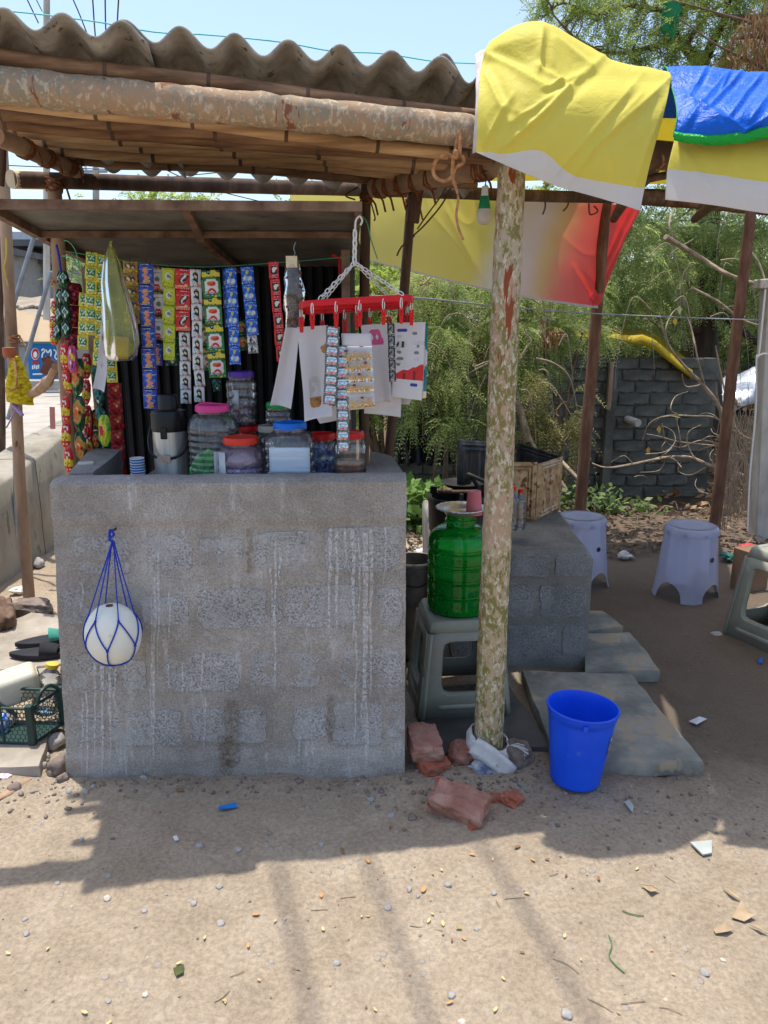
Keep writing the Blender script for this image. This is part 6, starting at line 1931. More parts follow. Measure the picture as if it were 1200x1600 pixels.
# ------------------------------------------------------------------ on the plinth: cut tin wind shield, bottles, stove, pans
tin = mat('rusty_biscuit_tin', [C(110, 78, 52), C(170, 142, 106), C(196, 174, 142)], scale=18, rough=0.5, metal=0.35, bmp=0.3, bscale=30, speck=(20, 0.56, C(112, 64, 36)))
tin_in = mat('sooty_tin', [C(24, 24, 26), C(44, 44, 46), C(84, 88, 92)], scale=7, stretch=(4, 4, 0.6), rough=0.5, metal=0.2, bmp=0.2)
t = thing('tin_windshield', G(838, 814, 0.525), 'rusty cut open square tin standing as a wind shield on the plinth', 'tin')
PZ = 0.524
def panel(a, b_, ya_, yb_, name, m, ribs=True, Da=None, Db=None):
    """upright sheet between plan points a, b; pixel heights of the top at both ends give z"""
    za, zb = P(600, ya_, a[1]).z, P(600, yb_, b_[1]).z
    mb = MB()
    n = 40
    d = V(b_[0] - a[0], b_[1] - a[1], 0).normalized(); nn = V(d.y, -d.x, 0)
    rows = []
    for j in range(37):
        v = j / 36
        r = []
        for i in range(n + 1):
            u = i / n
            x, y = a[0] + (b_[0] - a[0]) * u, a[1] + (b_[1] - a[1]) * u
            z = PZ + (za + (zb - za) * u - PZ) * v
            e = min(u, 1 - u, v * 1.3, (1 - v) * 1.3)
            k = 0.007 * (1 if 0.06 < e < 0.10 or 0.14 < e < 0.18 else 0) if ribs else 0.004 * math.sin(u * 40)
            r.append(V(x, y, z) + nn * (k + 0.004 * n3((u, v, 0), 2, 4)))
        rows.append(r)
    mb.grid(rows)
    return mb.build(name, m, t, angle=40, solid=0.002)
f0, f1, f2 = P(768, 760, 3.72), P(838, 760, 3.72), P(877, 760, 3.98)
bk0 = P(806, 740, 4.12)
panel((f0.x, f0.y), (f1.x, f1.y), 722, 722, 'front_panel', tin)
panel((f1.x + 0.003, f1.y), (f2.x, f2.y), 725, 713, 'side_panel', tin)
panel((f2.x, f2.y + 0.01), (bk0.x, bk0.y), 714, 690, 'back_panel', tin_in)
l0, l1 = P(714, 760, 3.62), P(764, 760, 3.80)
panel((bk0.x - 0.01, bk0.y), (P(752, 740, 4.10).x, 4.10), 692, 692, 'back_panel', tin_in)
panel((l0.x, l0.y), (l1.x, l1.y), 686, 690, 'side_panel', tin_in)
def bottle(label, px, py0, py1, D, r, capm, group=None, name='plastic_bottle', tilt=(0, 0, 0), base=None):
    c = P(px, py1, D) if base is None else Vector(base)
    h = P(px, py0, D).z - P(px, py1, D).z
    t = thing(name, c, label, 'bottle', group)
    m = Euler(tilt).to_matrix()
    mb = MB()
    prof = [(0, 0.004), (r * 0.8, 0.0), (r, 0.012)]
    for k in range(14):
        prof.append((r * (1 - 0.05 * (k % 3 == 0)), 0.02 + h * 0.58 * k / 13))
    prof += [(r * 0.9, h * 0.70), (r * 0.55, h * 0.82), (r * 0.36, h * 0.88), (r * 0.36, h * 0.93)]
    mb.lathe(c, prof, 24, 0, m); mb.build('body', M['bottle'], t, angle=60)
    mb = MB(); mb.lathe(c, [(r * 0.44, h * 0.91), (r * 0.44, h * 0.995), (r * 0.38, h), (0, h)], 20, 0, m, cap0=True); mb.build('cap', M[capm], t, angle=40)
    return t
bottle('clear water bottle with red cap directly right of the front post', 799, 760, 828, 3.36, 0.031, 'red_pl', 'red capped bottles on the plinth')
bottle('clear water bottle with red cap, right one on the plinth', 811, 764, 826, 3.40, 0.029, 'red_pl', 'red capped bottles on the plinth')
# black stove drum with pan
sx = P(700, 800, 3.55).x + 0.04
t = thing('black_stove', (sx, 3.55, 0.524), 'soot black round stove drum behind the green jar', 'stove')
c = V(sx, 3.55, 0.524)
soot = mat('soot_black_metal', [C(18, 18, 20), C(30, 29, 30), C(48, 46, 46)], scale=12, rough=0.6, bmp=0.4, bscale=40)
mb = MB(); mb.lathe(c, [(0.125, 0), (0.13, 0.01), (0.135, 0.14), (0.142, 0.165), (0.138, 0.175), (0.120, 0.168), (0.11, 0.06), (0, 0.06)], 36); mb.build('drum', soot, t, angle=40)
for k in range(3):
    a = k * 2.1 + 0.6
    mb = MB(); mb.box(c + V(0.118 * math.cos(a), 0.118 * math.sin(a), 0.185), (0.03, 0.014, 0.04), (0, 0, a)); mb.build('pot_rest', soot, t, smooth=False)
t = thing('frying_pan', c + V(0.03, 0.0, 0.21), 'black frying pan with upturned handle on the stove', 'pan')
q = c + V(0.03, 0.02, 0.206)
mb = MB(); mb.lathe(q, [(0, 0.0), (0.07, 0.0), (0.10, 0.025), (0.105, 0.027), (0.10, 0.023), (0.068, 0.004), (0, 0.004)], 30); mb.build('dish', soot, t, angle=40)
mb = MB(); mb.tube(cat_spline([q + V(0.06, -0.08, 0.022), q + V(0.03, -0.11, 0.07), q + V(0.015, -0.12, 0.085), q + V(0.10, -0.14, 0.05)], 5), 0.010, 8); mb.build('handle', soot, t)
t = thing('ladle', c + V(-0.05, -0.05, 0.2), 'brown wooden ladle lying on the stove rim', 'ladle')
mb = MB(); mb.tube([c + V(-0.09, -0.05, 0.20), c + V(0.06, -0.11, 0.215)], 0.008, 8); mb.rock(c + V(-0.06, -0.06, 0.212), (0.035, 0.025, 0.012), 2, 2, 0.2); mb.build('spoon', M['wood_dark'], t)
# grey tin pail behind the counter
px_ = P(647, 880, 3.3)
t = thing('tin_pail', (px_.x, 3.3, 0.0), 'old grey tin pail between the counter and the green jar', 'pail')
c = V(px_.x, 3.3, 0.0)
pail = mat('dull_tin', [C(84, 80, 74), C(124, 118, 110), C(148, 142, 132)], scale=10, rough=0.55, metal=0.3, bmp=0.2, speck=(14, 0.66, C(96, 60, 40)))
zt_ = P(647, 872, 3.3).z
mb = MB(); mb.lathe(c, [(0, 0.006), (0.072, 0.0), (0.074, 0.006), (0.095, zt_ - 0.03), (0.096, zt_ - 0.02), (0.099, zt_ - 0.018), (0.099, zt_ - 0.004), (0.096, zt_), (0.093, zt_ - 0.003), (0.07, 0.01), (0, 0.012)], 30); mb.build('shell', pail, t, angle=40)
mb = MB(); mb.tube(cat_spline([c + V(-0.09, -0.02, zt_ - 0.03), c + V(-0.06, -0.085, zt_ - 0.09), c + V(0.03, -0.098, zt_ - 0.10), c + V(0.085, -0.05, zt_ - 0.06), c + V(0.095, 0, zt_ - 0.03)], 6), 0.003, 6); mb.build('bail', M['wire'], t)

# ------------------------------------------------------------------ gourd in its net, hung on the counter
gc = P(177, 990, 2.225)
t = thing('gourd', gc, 'pale round ash gourd hanging in a blue net', 'gourd')
mb = MB()
vs, fs = ICO[4]
rx, rz_ = 0.0845, 0.099
mb.add([gc + V(v[0] * rx * (1 + 0.02 * math.cos(5 * math.atan2(v[1], v[0]))) , v[1] * 0.080, v[2] * rz_ * (1 - 0.07 * max(0, v[2] - 0.7)) + 0.004 * n3(v, 2, 3)) for v in vs], fs)
mb.build('fruit', M['gourd'], t, angle=180)
mb = MB(); mb.rock(gc + V(0.0, -0.01, rz_ * 0.975), (0.012, 0.010, 0.004), 3, 1, 0.2); mb.build('stem_scar', M['wood_dark'], t)
t = thing('net_bag', gc + V(0, 0.06, 0.26), 'blue cord net hung from a nail on the counter front', 'net')
nail = P(176, 832, 2.285)
def gp(lon, lat, k=1.035):
    a, b_ = R(lon), R(lat)
    return gc + V(math.sin(a) * math.cos(b_) * rx * k, -math.cos(a) * math.cos(b_) * 0.080 * k, math.sin(b_) * rz_ * k)
NC = 6
tops = [k * 60 - 25 for k in range(NC)]
def onball(p0, p1, n=8):
    return [gp(p0[0] + (p1[0] - p0[0]) * i / n, p0[1] + (p1[1] - p0[1]) * i / n) for i in range(n + 1)]
for k, lo in enumerate(tops):
    mb = MB()
    q = gp(lo, 38)
    st = nail + V(0.004 * math.sin(k), -0.008, -0.02 - 0.003 * k)
    mb.tube([st, st.lerp(q, 0.5) + V(0, -0.002, 0)] + [q], 0.0021, 6); mb.build('cord', M['rope_blue'], t)
    for s in (-30, 30):
        mb = MB(); mb.tube(onball((lo, 38), (lo + s, -14)), 0.0023, 6); mb.build('cord', M['rope_blue'], t)
    mb = MB(); mb.tube(onball((lo + 30, -14), (lo + 30 + (8 if k % 2 else -8), -62)), 0.0023, 6); mb.build('cord', M['rope_blue'], t)
    mb = MB(); mb.blob(gp(lo + 30, -14), (0.0045, 0.0045, 0.0055), 1); mb.blob(gp(lo, 38), (0.004, 0.004, 0.005), 1); mb.build('knot', M['rope_blue'], t, kind='stuff')
mb = MB(); mb.tube([gp(k * 15, -60) for k in range(25)], 0.0028, 6, False); mb.build('ring', M['rope_blue'], t)
mb = MB()
mb.tube([nail + V(0, 0.03, 0.004), nail + V(0, -0.012, 0.006)], 0.004, 8)
mb.build('nail', M['wood_dark'], t)
mb = MB(); mb.tube(cat_spline([nail + V(-0.008, -0.008, -0.012), nail + V(-0.002, -0.014, 0.012), nail + V(0.007, -0.010, -0.004), nail + V(-0.007, -0.014, -0.018), nail + V(0.006, -0.012, -0.030), nail + V(-0.002, -0.010, -0.04)], 6), 0.004, 7); mb.build('top_knot', M['rope_blue'], t)

# ------------------------------------------------------------------ sack cloth round the foot of the post, bricks and stones
t = thing('sack_wrap', G(762, 1200), 'white woven sack strip bandaged round the foot of the front post', 'sack')
pc = V(G(762, 1192).x + 0.003, G(762, 1192).y, 0)
mb = MB(); rows = []
for j in range(7):
    v = j / 6
    r = []
    for i in range(37):
        a = 2 * math.pi * i / 36
        q = 0.063 + 0.016 * math.sin(v * math.pi) + 0.008 * n3((math.cos(a) * 2, math.sin(a) * 2, v * 3), 1.5, 2)
        r.append(pc + V(math.cos(a) * q, math.sin(a) * q, 0.100 - 0.078 * v + 0.026 * math.cos(a + 0.6) * -1 + 0.004))
    rows.append(r)
mb.grid(rows); mb.build('band', M['cloth_w'], t, angle=180, solid=0.004)
mb = MB(); rows = []
for j in range(9):
    v = j / 8
    a0 = pc + V(-0.062, -0.058, 0.105); a1 = pc + V(0.066, -0.090, 0.012)
    p = a0.lerp(a1, v) + V(0, -0.012 * math.sin(v * 3.1), 0.012 * math.sin(v * 3.1))
    rows.append([p + V(0.016 * k, 0.012 * (abs(k) - 1) * -0.3, 0.027 * k) for k in (-1, -0.5, 0, 0.5, 1)])
mb.grid(rows); mb.build('knotted_end', M['cloth_w'], t, angle=180, solid=0.012)
mb = MB(); mb.tube([pc + V(-0.11, -0.05, 0.012), pc + V(-0.05, -0.062, 0.026)], 0.005, 5); mb.build('loose_strip', M['cloth_w'], t)
mb = MB()
for k in range(46):
    a = rnd.uniform(-1.0, 0.8); b_ = pc + V(0.062, -0.03, 0.085)
    mb.tube([b_, b_ + V(0.03 * math.cos(a) + 0.005, -0.02, 0.03 * math.sin(a)), b_ + V(0.05 * math.cos(a) + rnd.uniform(0, 0.014), -0.03, 0.045 * math.sin(a) - 0.01)], 0.0009, 4, False)
mb.build('frayed_threads', M['cloth_w'], t, kind='stuff')
mb = MB(); mb.rock(pc + V(-0.005, -0.06, 0.012), (0.07, 0.045, 0.04), 5, 3, 0.35); o = mb.build('plastic_wad', mat('blue_grey_plastic_wad', [(0.4, C(84, 92, 112)), (0.55, C(150, 156, 164)), (0.65, C(206, 206, 204))], scale=18, rough=0.5, bmp=0.4, bscale=30)); tag(o, 'crumpled blue grey plastic under the sack strip', 'plastic')

def brick(label, px, py, z, s, rot, seed, m, name='brick', grp='bricks and stones round the post foot', rough=0.18, boxy=0.80, cat='brick', sub=4):
    p = G(px, py, z)
    mb = MB(); mb.rock(p, s, seed, sub, rough, rot, boxy)
    return tag(mb.build(name, m, angle=70), label, cat, grp)
brick('broken red brick under the other brick by the counter', 676, 1196, 0.03, (0.060, 0.055, 0.034), (0.1, 0.05, 0.5), 1.0, M['brick_red'])
brick('dusty worn brick lying on top beside the counter corner', 663, 1160, 0.090, (0.064, 0.088, 0.036), (0.14, 0.05, 0.16), 2.0, M['brick'], rough=0.12)
brick('large broken pinkish brick lump in front of the post', 718, 1256, 0.035, (0.105, 0.062, 0.052), (0.35, 0.12, -0.48), 3.0, M['brick'], rough=0.22)
brick('rounded brown stone left of the post foot', 724, 1180, 0.035, (0.052, 0.05, 0.052), (0.1, 0.3, 0.2), 4.0, M['brick'], 'stone', cat='stone', boxy=0.4)
brick('grey brown rock right of the post foot', 808, 1180, 0.035, (0.068, 0.055, 0.055), (0.3, 0.1, 0.5), 5.0, M['rock'], 'stone', cat='stone', boxy=0.2, rough=0.3)
brick('small bright red brick chip right of the big lump', 800, 1250, 0.018, (0.038, 0.03, 0.024), (0.2, 0.3, 0.9), 6.0, M['brick_red'], 'brick_chip', rough=0.35)
brick('red brick crumb between the big lump and the sack', 776, 1249, 0.012, (0.024, 0.018, 0.016), (0.2, 0.3, 0.2), 7.0, M['brick_red'], 'brick_chip', rough=0.35)
brick('red brick corner beneath the big broken lump', 742, 1292, 0.008, (0.022, 0.016, 0.012), (0.1, 0.2, 0.4), 8.0, M['brick_red'], 'brick_chip', rough=0.3)
b = MB(); b.rock(G(815, 1229, 0.008), (0.016, 0.007, 0.006), 3, 2, 0.3, (0, 0.2, -0.5)); tag(b.build('blue_scrap', plain((70, 140, 170), 0.4, name='teal_scrap')), 'small teal plastic scrap by the red brick chip', 'scrap')

# ------------------------------------------------------------------ lower left: crate, jerrycan, bottle, slippers, stones
t = thing('plastic_crate', G(50, 1160, 0.055), 'dark green mesh crate holding empty containers at lower left', 'crate')
cm = mat('dark_green_crate_plastic', [C(30, 52, 48), C(42, 68, 62)], scale=10, rough=0.45, bmp=0.04)
k0 = G(52, 1162, 0.055); k1 = G(99, 1130, 0.055); k2 = V(k0.x - 0.42, k0.y + 0.03, 0.055); k3 = k2 + (k1 - k0)
zt_ = P(50, 1108, k0.y).z
def mesh_side(a, b_, name='mesh_side'):
    mb = MB()
    L_ = (b_ - a).length; d = (b_ - a) / L_
    hh = zt_ - 0.055
    nx = max(3, int(L_ / 0.017)); nz = max(3, int(hh / 0.015))
    for i in range(nx):
        for j in range(nz):
            cx = L_ * (i + 0.5 + (0.5 if j % 2 else 0)) / nx
            if cx > L_: continue
            cz = 0.055 + hh * (j + 0.5) / nz
            pts = []
            for q in range(6):
                an = math.pi / 3 * q + math.pi / 6
                pts.append(a + d * (cx + math.cos(an) * L_ / nx * 0.575) + V(0, 0, cz - 0.055 + math.sin(an) * hh / nz * 0.66))
            mb.tube([pts[0], pts[1], pts[2], pts[3]], 0.0016, 4, False)
    mb.build(name, cm, t, kind='stuff')
    for zz in (0.0, hh):
        mb = MB(); mb.tube([a + V(0, 0, zz), b_ + V(0, 0, zz)], 0.006, 6); mb.build('rail', cm, t)
mesh_side(k2, k0); mesh_side(k0, k1); mesh_side(k3, k1); mesh_side(k2, k3)
for p, w in ((k0, 0.024), (k1, 0.02), (k2, 0.024), (k3, 0.02), (k0.lerp(k2, 0.25), 0.008)):
    mb = MB(); mb.box(p + V(0, 0, (zt_ - 0.055) / 2 + 0.004), (w, w, zt_ - 0.055 + 0.02)); mb.build('corner_post', cm, t, smooth=False, bevel=0.002)
mb = MB(); mb.tube(cat_spline([k0.lerp(k1, 0.25) + V(0, 0, zt_ - 0.055), k0.lerp(k1, 0.40) + V(0, 0, zt_ - 0.02), k0.lerp(k1, 0.7) + V(0, 0, zt_ - 0.015), k0.lerp(k1, 0.95) + V(0, 0, zt_ - 0.045)], 6), 0.007, 8); mb.build('handle', cm, t)
mb = MB(); mb.prism([k0, k1, k3, k2], (0, 0, 0.004)); mb.build('floor', cm, t, smooth=False)
# jerrycan: rounded block with recessed panel, lying on its side
jc = P(26, 1070, 2.62)
t = thing('jerrycan', jc, 'cream plastic jerrycan lying in the crate', 'jerrycan')
mj = Euler((R(10), R(-10), R(28))).to_matrix()
mb = MB(); mb.box(jc, (0.155, 0.11, 0.115), mj); mb.build('body', M['milk_pl'], t, bevel=0.024, bseg=4)
mb = MB(); mb.box(jc + mj @ V(0.0785, 0, 0), (0.006, 0.062, 0.07), mj); mb.build('moulded_panel', M['milk_pl'], t, bevel=0.004)
mb = MB(); mb.box(jc + mj @ V(0.083, 0, 0), (0.004, 0.006, 0.10), mj); mb.build('moulding_seam', M['milk_pl'], t, bevel=0.0015)
c2 = P(92, 1040, 2.75)
bottle('large clear bottle with yellow cap leaning in the crate', 80, 1038, 1112, 2.66, 0.052, 'red_pl', None, tilt=(R(-6), R(12), 0), base=P(70, 1112, 2.66))
for ch in bpy.data.objects:
    if ch.name.startswith('cap') and ch.parent and ch.parent.get('label', '').startswith('large clear bottle'):
        ch.data.materials[0] = plain((226, 186, 60), 0.4, name='yellow_cap')
bottle('crushed clear bottle at the front left of the crate', 12, 1085, 1140, 2.55, 0.04, 'white_pl', None, tilt=(R(10), R(-40), 0), base=P(18, 1130, 2.56))
b = MB(); b.rock(P(4, 1130, 2.50), (0.02, 0.02, 0.035), 4, 2, 0.4); tag(b.build('blue_wrapper', wrapB), 'blue plastic wrapper pressed against the crate mesh', 'wrapper')
# slippers
def slipper(label, p, rz, strapm, sole=True):
    t = thing('slipper', p, label, 'slipper', 'slippers left on the pale slab')
    mz = Matrix.Rotation(rz, 3, 'Z')
    pts = []
    for k in range(26):
        a = 2 * math.pi * k / 26
        x = 0.125 * math.cos(a); w = 0.043 + 0.008 * math.cos(a) - 0.006 * math.cos(2 * a)
        pts.append(p + mz @ V(x, w * math.sin(a), 0))
    mb = MB(); mb.prism(pts, (0, 0, 0.020)); mb.build('sole', mat('black_rubber', [C(34, 34, 38), C(50, 50, 54)], bmp=0.2), t, angle=40, bevel=0.003)
    rows = []
    for i in range(9):
        u = i / 8
        r = []
        for j in range(9):
            v = j / 8
            a = math.pi * v
            r.append(p + mz @ V(0.02 + 0.075 * u, 0.047 * math.cos(a) * (1 - 0.2 * u), 0.02 + 0.045 * math.sin(a) * (1 - 0.55 * u)))
        rows.append(r)
    mb = MB(); mb.grid(rows); mb.build('strap', strapm, t, angle=180, solid=0.004)
teal = mat('teal_strap', [C(50, 126, 112), C(70, 150, 134)], scale=20, bmp=0.1)
slipper('black slipper with dark strap nearest on the pale slab', G(60, 1024, 0.058), R(4), mat('black_strap', [C(30, 30, 34), C(44, 44, 48)], bmp=0.1))
slipper('black slipper with teal strap behind the other one', G(70, 1004, 0.058), R(22), teal)
# stones at left
brick('rough brown stone at the foot of the thin roadside pole', 48, 950, 0.04, (0.115, 0.07, 0.05), (0, 0.1, 0.15), 11, M['rock'], 'stone', 'stones and rubble at lower left', cat='stone', boxy=0.5)
brick('dark split log lump at the far left edge', 4, 968, 0.06, (0.06, 0.17, 0.09), (0.1, 0.1, 0.5), 12, M['wood_dark'], 'log_lump', 'stones and rubble at lower left', cat='log', boxy=0.5)
for k, (x, y, s, lab) in enumerate([(86, 1160, 0.038, 'pale stone touching the counter edge at left'), (92, 1196, 0.042, 'brown clod beside the counter foot'), (80, 1205, 0.022, 'small clod in front of the broken slab'), (66, 1198, 0.02, 'little stone at the broken slab corner'), (6, 1204, 0.028, 'grey stone at the left edge below the slab'), (90, 1146, 0.03, 'wedge shaped stone under the crate end'), (72, 1182, 0.018, 'small round stone between crate slab and counter'), (98, 1216, 0.02, 'reddish crumb at the counter corner'), (22, 1232, 0.024, 'earth clod on the dirt at far left'), (60, 880, 0.05, 'dim stone at the foot of the parapet wall')]):
    brick(lab, x, y, s * 0.5, (s, s * rnd.uniform(0.7, 1), s * 0.7), (rnd.uniform(0, 3), 0, rnd.uniform(0, 3)), 20 + k, M['rock'] if k % 3 else M['pebble'], 'stone', 'stones and rubble at lower left', cat='stone', boxy=0.2, rough=0.3, sub=2)
b = MB(); b.tube([G(-20, 1255, 0.012), G(12, 1238, 0.012), G(48, 1216, 0.014)], [0.014, 0.016, 0.006], 7, True, 0, 0.4, 0.2); tag(b.build('bark_strip', M['wood_pale']), 'flat strip of dry bark lying at the lower left edge', 'bark')
b = MB(); b.rock(G(2, 1216, 0.02), (0.03, 0.02, 0.012), 4, 2, 0.4); tag(b.build('plastic_scrap', mat('pink_white_scrap', [(0.45, C(220, 216, 220)), (0.6, C(190, 90, 140))], scale=30)), 'pink and white plastic scrap at the left edge', 'scrap')
b = MB(); b.rock(G(30, 922, 0.02), (0.05, 0.03, 0.02), 4, 2, 0.4); tag(b.build('plastic_scrap', M['white_pl']), 'white plastic scrap in the rubble behind the roadside pole', 'scrap')

# yellow net bag, tubes, thick rope and rag at the left
t = thing('net_sack', P(28, 548, 3.90), 'yellow net sack tied to the thin roadside pole', 'sack')
rows = []
for i in range(22):
    v = i / 21
    cx = 24 + 8 * v; w = (6 + 12 * min(1, v * 1.6) + 2 * v) / FPX * 4.0
    r = []
    for j in range(33):
        a = 2 * math.pi * j / 32
        r.append(P(cx, 556 + 74 * v + (3 * math.cos(a) if i == 21 else 0), 3.86) + V(math.cos(a) * w, math.sin(a) * w * 0.5, 0) * (1 + 0.08 * n3((math.cos(a) * 2, v * 6, math.sin(a)), 2, 3)))
    rows.append(r)
mb = MB(); mb.grid(rows); mb.build('net', mat('yellow_net', [(0.38, C(170, 140, 10)), (0.5, C(226, 200, 20)), (0.62, C(240, 220, 60))], scale=16, stretch=(3, 3, 5), rough=0.6, bmp=0.8, bscale=80, trans=0.3), t, angle=180, solid=0.002)
mb = MB(); mb.lathe(P(15, 552, 3.86), [(0.0, 0.03), (0.03, 0.028), (0.033, 0.0), (0.03, -0.02), (0.0, -0.02)], 14); mb.build('cap', mat('brown_cap', [C(150, 80, 50), C(176, 100, 66)]), t)
mb = MB(); mb.tube(cat_spline([P(22, 560, 3.84), P(26, 600, 3.80), P(16, 612, 3.84), P(12, 620, 3.9)], 6), 0.006, 6); mb.build('tie', M['rope'], t)
t = thing('metal_tube', P(54, 366, 4.4), 'upper slanting galvanised tube by the roadside pole', 'tube', 'galvanised tubes beside the road')
mb = MB(); mb.tube([P(56, 360, 4.4), P(14, 500, 4.4)], 0.013, 8); mb.build('pipe', M['galv'], t)
t = thing('metal_tube', P(79, 427, 4.6), 'lower slanting galvanised tube by the left rear post', 'tube', 'galvanised tubes beside the road')
mb = MB(); mb.tube([P(80, 424, 4.6), P(35, 580, 4.6), P(12, 655, 4.6)], 0.013, 8); mb.build('pipe', M['galv'], t)
t = thing('metal_tube', P(20, 800, 4.5) + V(0, 0, -0.4), 'upright thin galvanised tube behind the roadside pole', 'tube', 'galvanised tubes beside the road')
mb = MB(); mb.tube([P(11, 366, 4.5), P(20, 560, 4.5), P(24, 840, 4.5)], 0.009, 8); mb.build('pipe', M['galv'], t)
mb = MB(); mb.tube(cat_spline([P(48, 616, 3.9), P(62, 608, 3.7), P(78, 592, 3.4), P(88, 574, 3.1)], 6), [0.024] * 12 + [0.018] * 7, 8, True, 0, 1, 0.2)
tag(mb.build('branch_rail', M['wood_pale']), 'thick bent branch tied between the roadside pole and the stall', 'branch')
mb = MB(); mb.tube(cat_spline([P(30, 628, 3.86), P(20, 650, 3.84), P(10, 668, 3.86)], 5), 0.004, 6); mb.tube([P(20, 632, 3.85), P(35, 649, 3.82)], 0.010, 7)
mb.build('purple_ribbon', plain((160, 130, 180), 0.5, name='lilac_ribbon')); tag(bpy.data.objects['purple_ribbon'], 'lilac ribbon ends below the yellow net sack', 'ribbon', None, 'stuff')
mb = MB(); mb.box(P(82, 653, 3.15), (0.02, 0.004, 0.09), (0, R(4), 0.3)); tag(mb.build('pink_paper', plain((216, 150, 140), 0.8, name='faded_pink_paper'), smooth=False), 'faded pink paper stuck to the left rear post', 'paper')
mb = MB(); mb.tube(cat_spline([P(10, 372, 3.9), P(10, 400, 3.88), P(7, 420, 3.88), P(13, 447, 3.9)], 6), 0.004, 6); tag(mb.build('yellow_string', plain((196, 176, 60), 0.6, name='yellow_cord')), 'yellow cord hanging along the roadside pole', 'cord')
# ------------------------------------------------------------------ VEGETATION
def leaf_mesh(name, V4, m, parent=None, org=None, kind=None):
    """V4: array (n, 4, 3) of quads"""
    n = len(V4)
    off = np.array(wloc(parent) if parent is not None else (org or V4.reshape(-1, 3).mean(0)))
    me = bpy.data.meshes.new(name)
    me.vertices.add(n * 4)
    me.vertices.foreach_set('co', (V4.reshape(-1, 3) - off).astype(np.float32).ravel())
    me.loops.add(n * 4)
    me.loops.foreach_set('vertex_index', np.arange(n * 4, dtype=np.int32))
    me.polygons.add(n)
    me.polygons.foreach_set('loop_start', np.arange(0, n * 4, 4, dtype=np.int32))
    me.polygons.foreach_set('loop_total', np.full(n, 4, dtype=np.int32))
    me.materials.append(m)
    me.update(calc_edges=True)
    o = bpy.data.objects.new(name, me)
    COL.objects.link(o)
    if parent is not None: o.parent = parent
    else: o.location = off
    if kind: o['kind'] = kind
    return o

def norm(a): return a / np.maximum(np.linalg.norm(a, axis=-1, keepdims=True), 1e-9)

def fronds(blobs, n, fl=0.24, pl=0.06, pw=0.008, K=12, droop=0.5, gap=0.45, up=0.2):
    """feathery compound leaves scattered through ellipsoid blobs [(centre, radii)]"""
    vol = np.array([(b[1][0] * b[1][1] * b[1][2]) ** 0.8 for b in blobs])
    idx = nrg.choice(len(blobs), n, p=vol / vol.sum())
    cen = np.array([list(b[0]) for b in blobs])[idx]
    rad = np.array([list(b[1]) for b in blobs])[idx]
    d = norm(nrg.normal(size=(n, 3)))
    q = nrg.random((n, 1)) ** gap
    # clumping: pull towards a few sub-centres
    sub = norm(nrg.normal(size=(n, 3)))
    pos = cen + d * q * rad
    cl = np.floor(pos / 0.40) * 0.40 + 0.20 + 0.12 * np.sin(np.floor(pos / 0.40) * 37.7)
    pos = pos + (cl - pos) * 0.60 + nrg.normal(size=(n, 3)) * 0.03
    a = norm(d * 0.8 + nrg.normal(size=(n, 3)) * 0.7 + np.array([0, 0, up - droop]))
    s = norm(np.cross(a, norm(nrg.normal(size=(n, 3)) * 0.5 + np.array([0, 0, 1.0]))))
    L = fl * nrg.uniform(0.6, 1.25, (n, 1))
    out = []
    for k in range(K):
        t = (k + 0.6) / K
        base = pos + a * L * t + np.array([0, 0, -1.0]) * (L * t * t * droop * 0.6)
        ln = pl * (1 - 0.65 * abs(t - 0.4)) * nrg.uniform(0.8, 1.2, (n, 1))
        for sg in (-1, 1):
            dr = norm(s * sg * 0.9 + a * 0.55 + np.array([0, 0, -0.25 * droop]) + nrg.normal(size=(n, 3)) * 0.10)
            w = norm(np.cross(dr, np.cross(a, s) + nrg.normal(size=(n, 3)) * 0.3)) * pw
            tip = base + dr * ln
            mid = base + dr * ln * 0.5
            out.append(np.stack([base, mid + w * 0.5, tip, mid - w * 0.5], 1))
    return np.concatenate(out, 0)

def simple_leaves(blobs, n, L=0.06, W=0.03, gap=0.4, up=0.0, flat=0.6):
    vol = np.array([(b[1][0] * b[1][1] * b[1][2]) ** 0.8 for b in blobs])
    idx = nrg.choice(len(blobs), n, p=vol / vol.sum())
    cen = np.array([list(b[0]) for b in blobs])[idx]; rad = np.array([list(b[1]) for b in blobs])[idx]
    d = norm(nrg.normal(size=(n, 3)))
    pos = cen + d * (nrg.random((n, 1)) ** gap) * rad
    a = norm(nrg.normal(size=(n, 3)) + np.array([0, 0, up])); a[:, 2] *= flat; a = norm(a)
    w = norm(np.cross(a, nrg.normal(size=(n, 3)) * 0.5 + np.array([0, 0, 1.0])))
    k = nrg.uniform(0.6, 1.3, (n, 1))
    return np.stack([pos, pos + a * L * k * 0.5 + w * W * k * 0.5, pos + a * L * k, pos + a * L * k * 0.5 - w * W * k * 0.5], 1)

def B(px, py, D, rx, rz=None, ry=None):
    rz = rz or rx
    k = D / FPX
    return (P(px, py, D), (rx * k, (ry or (rx + rz) / 2) * k, rz * k))

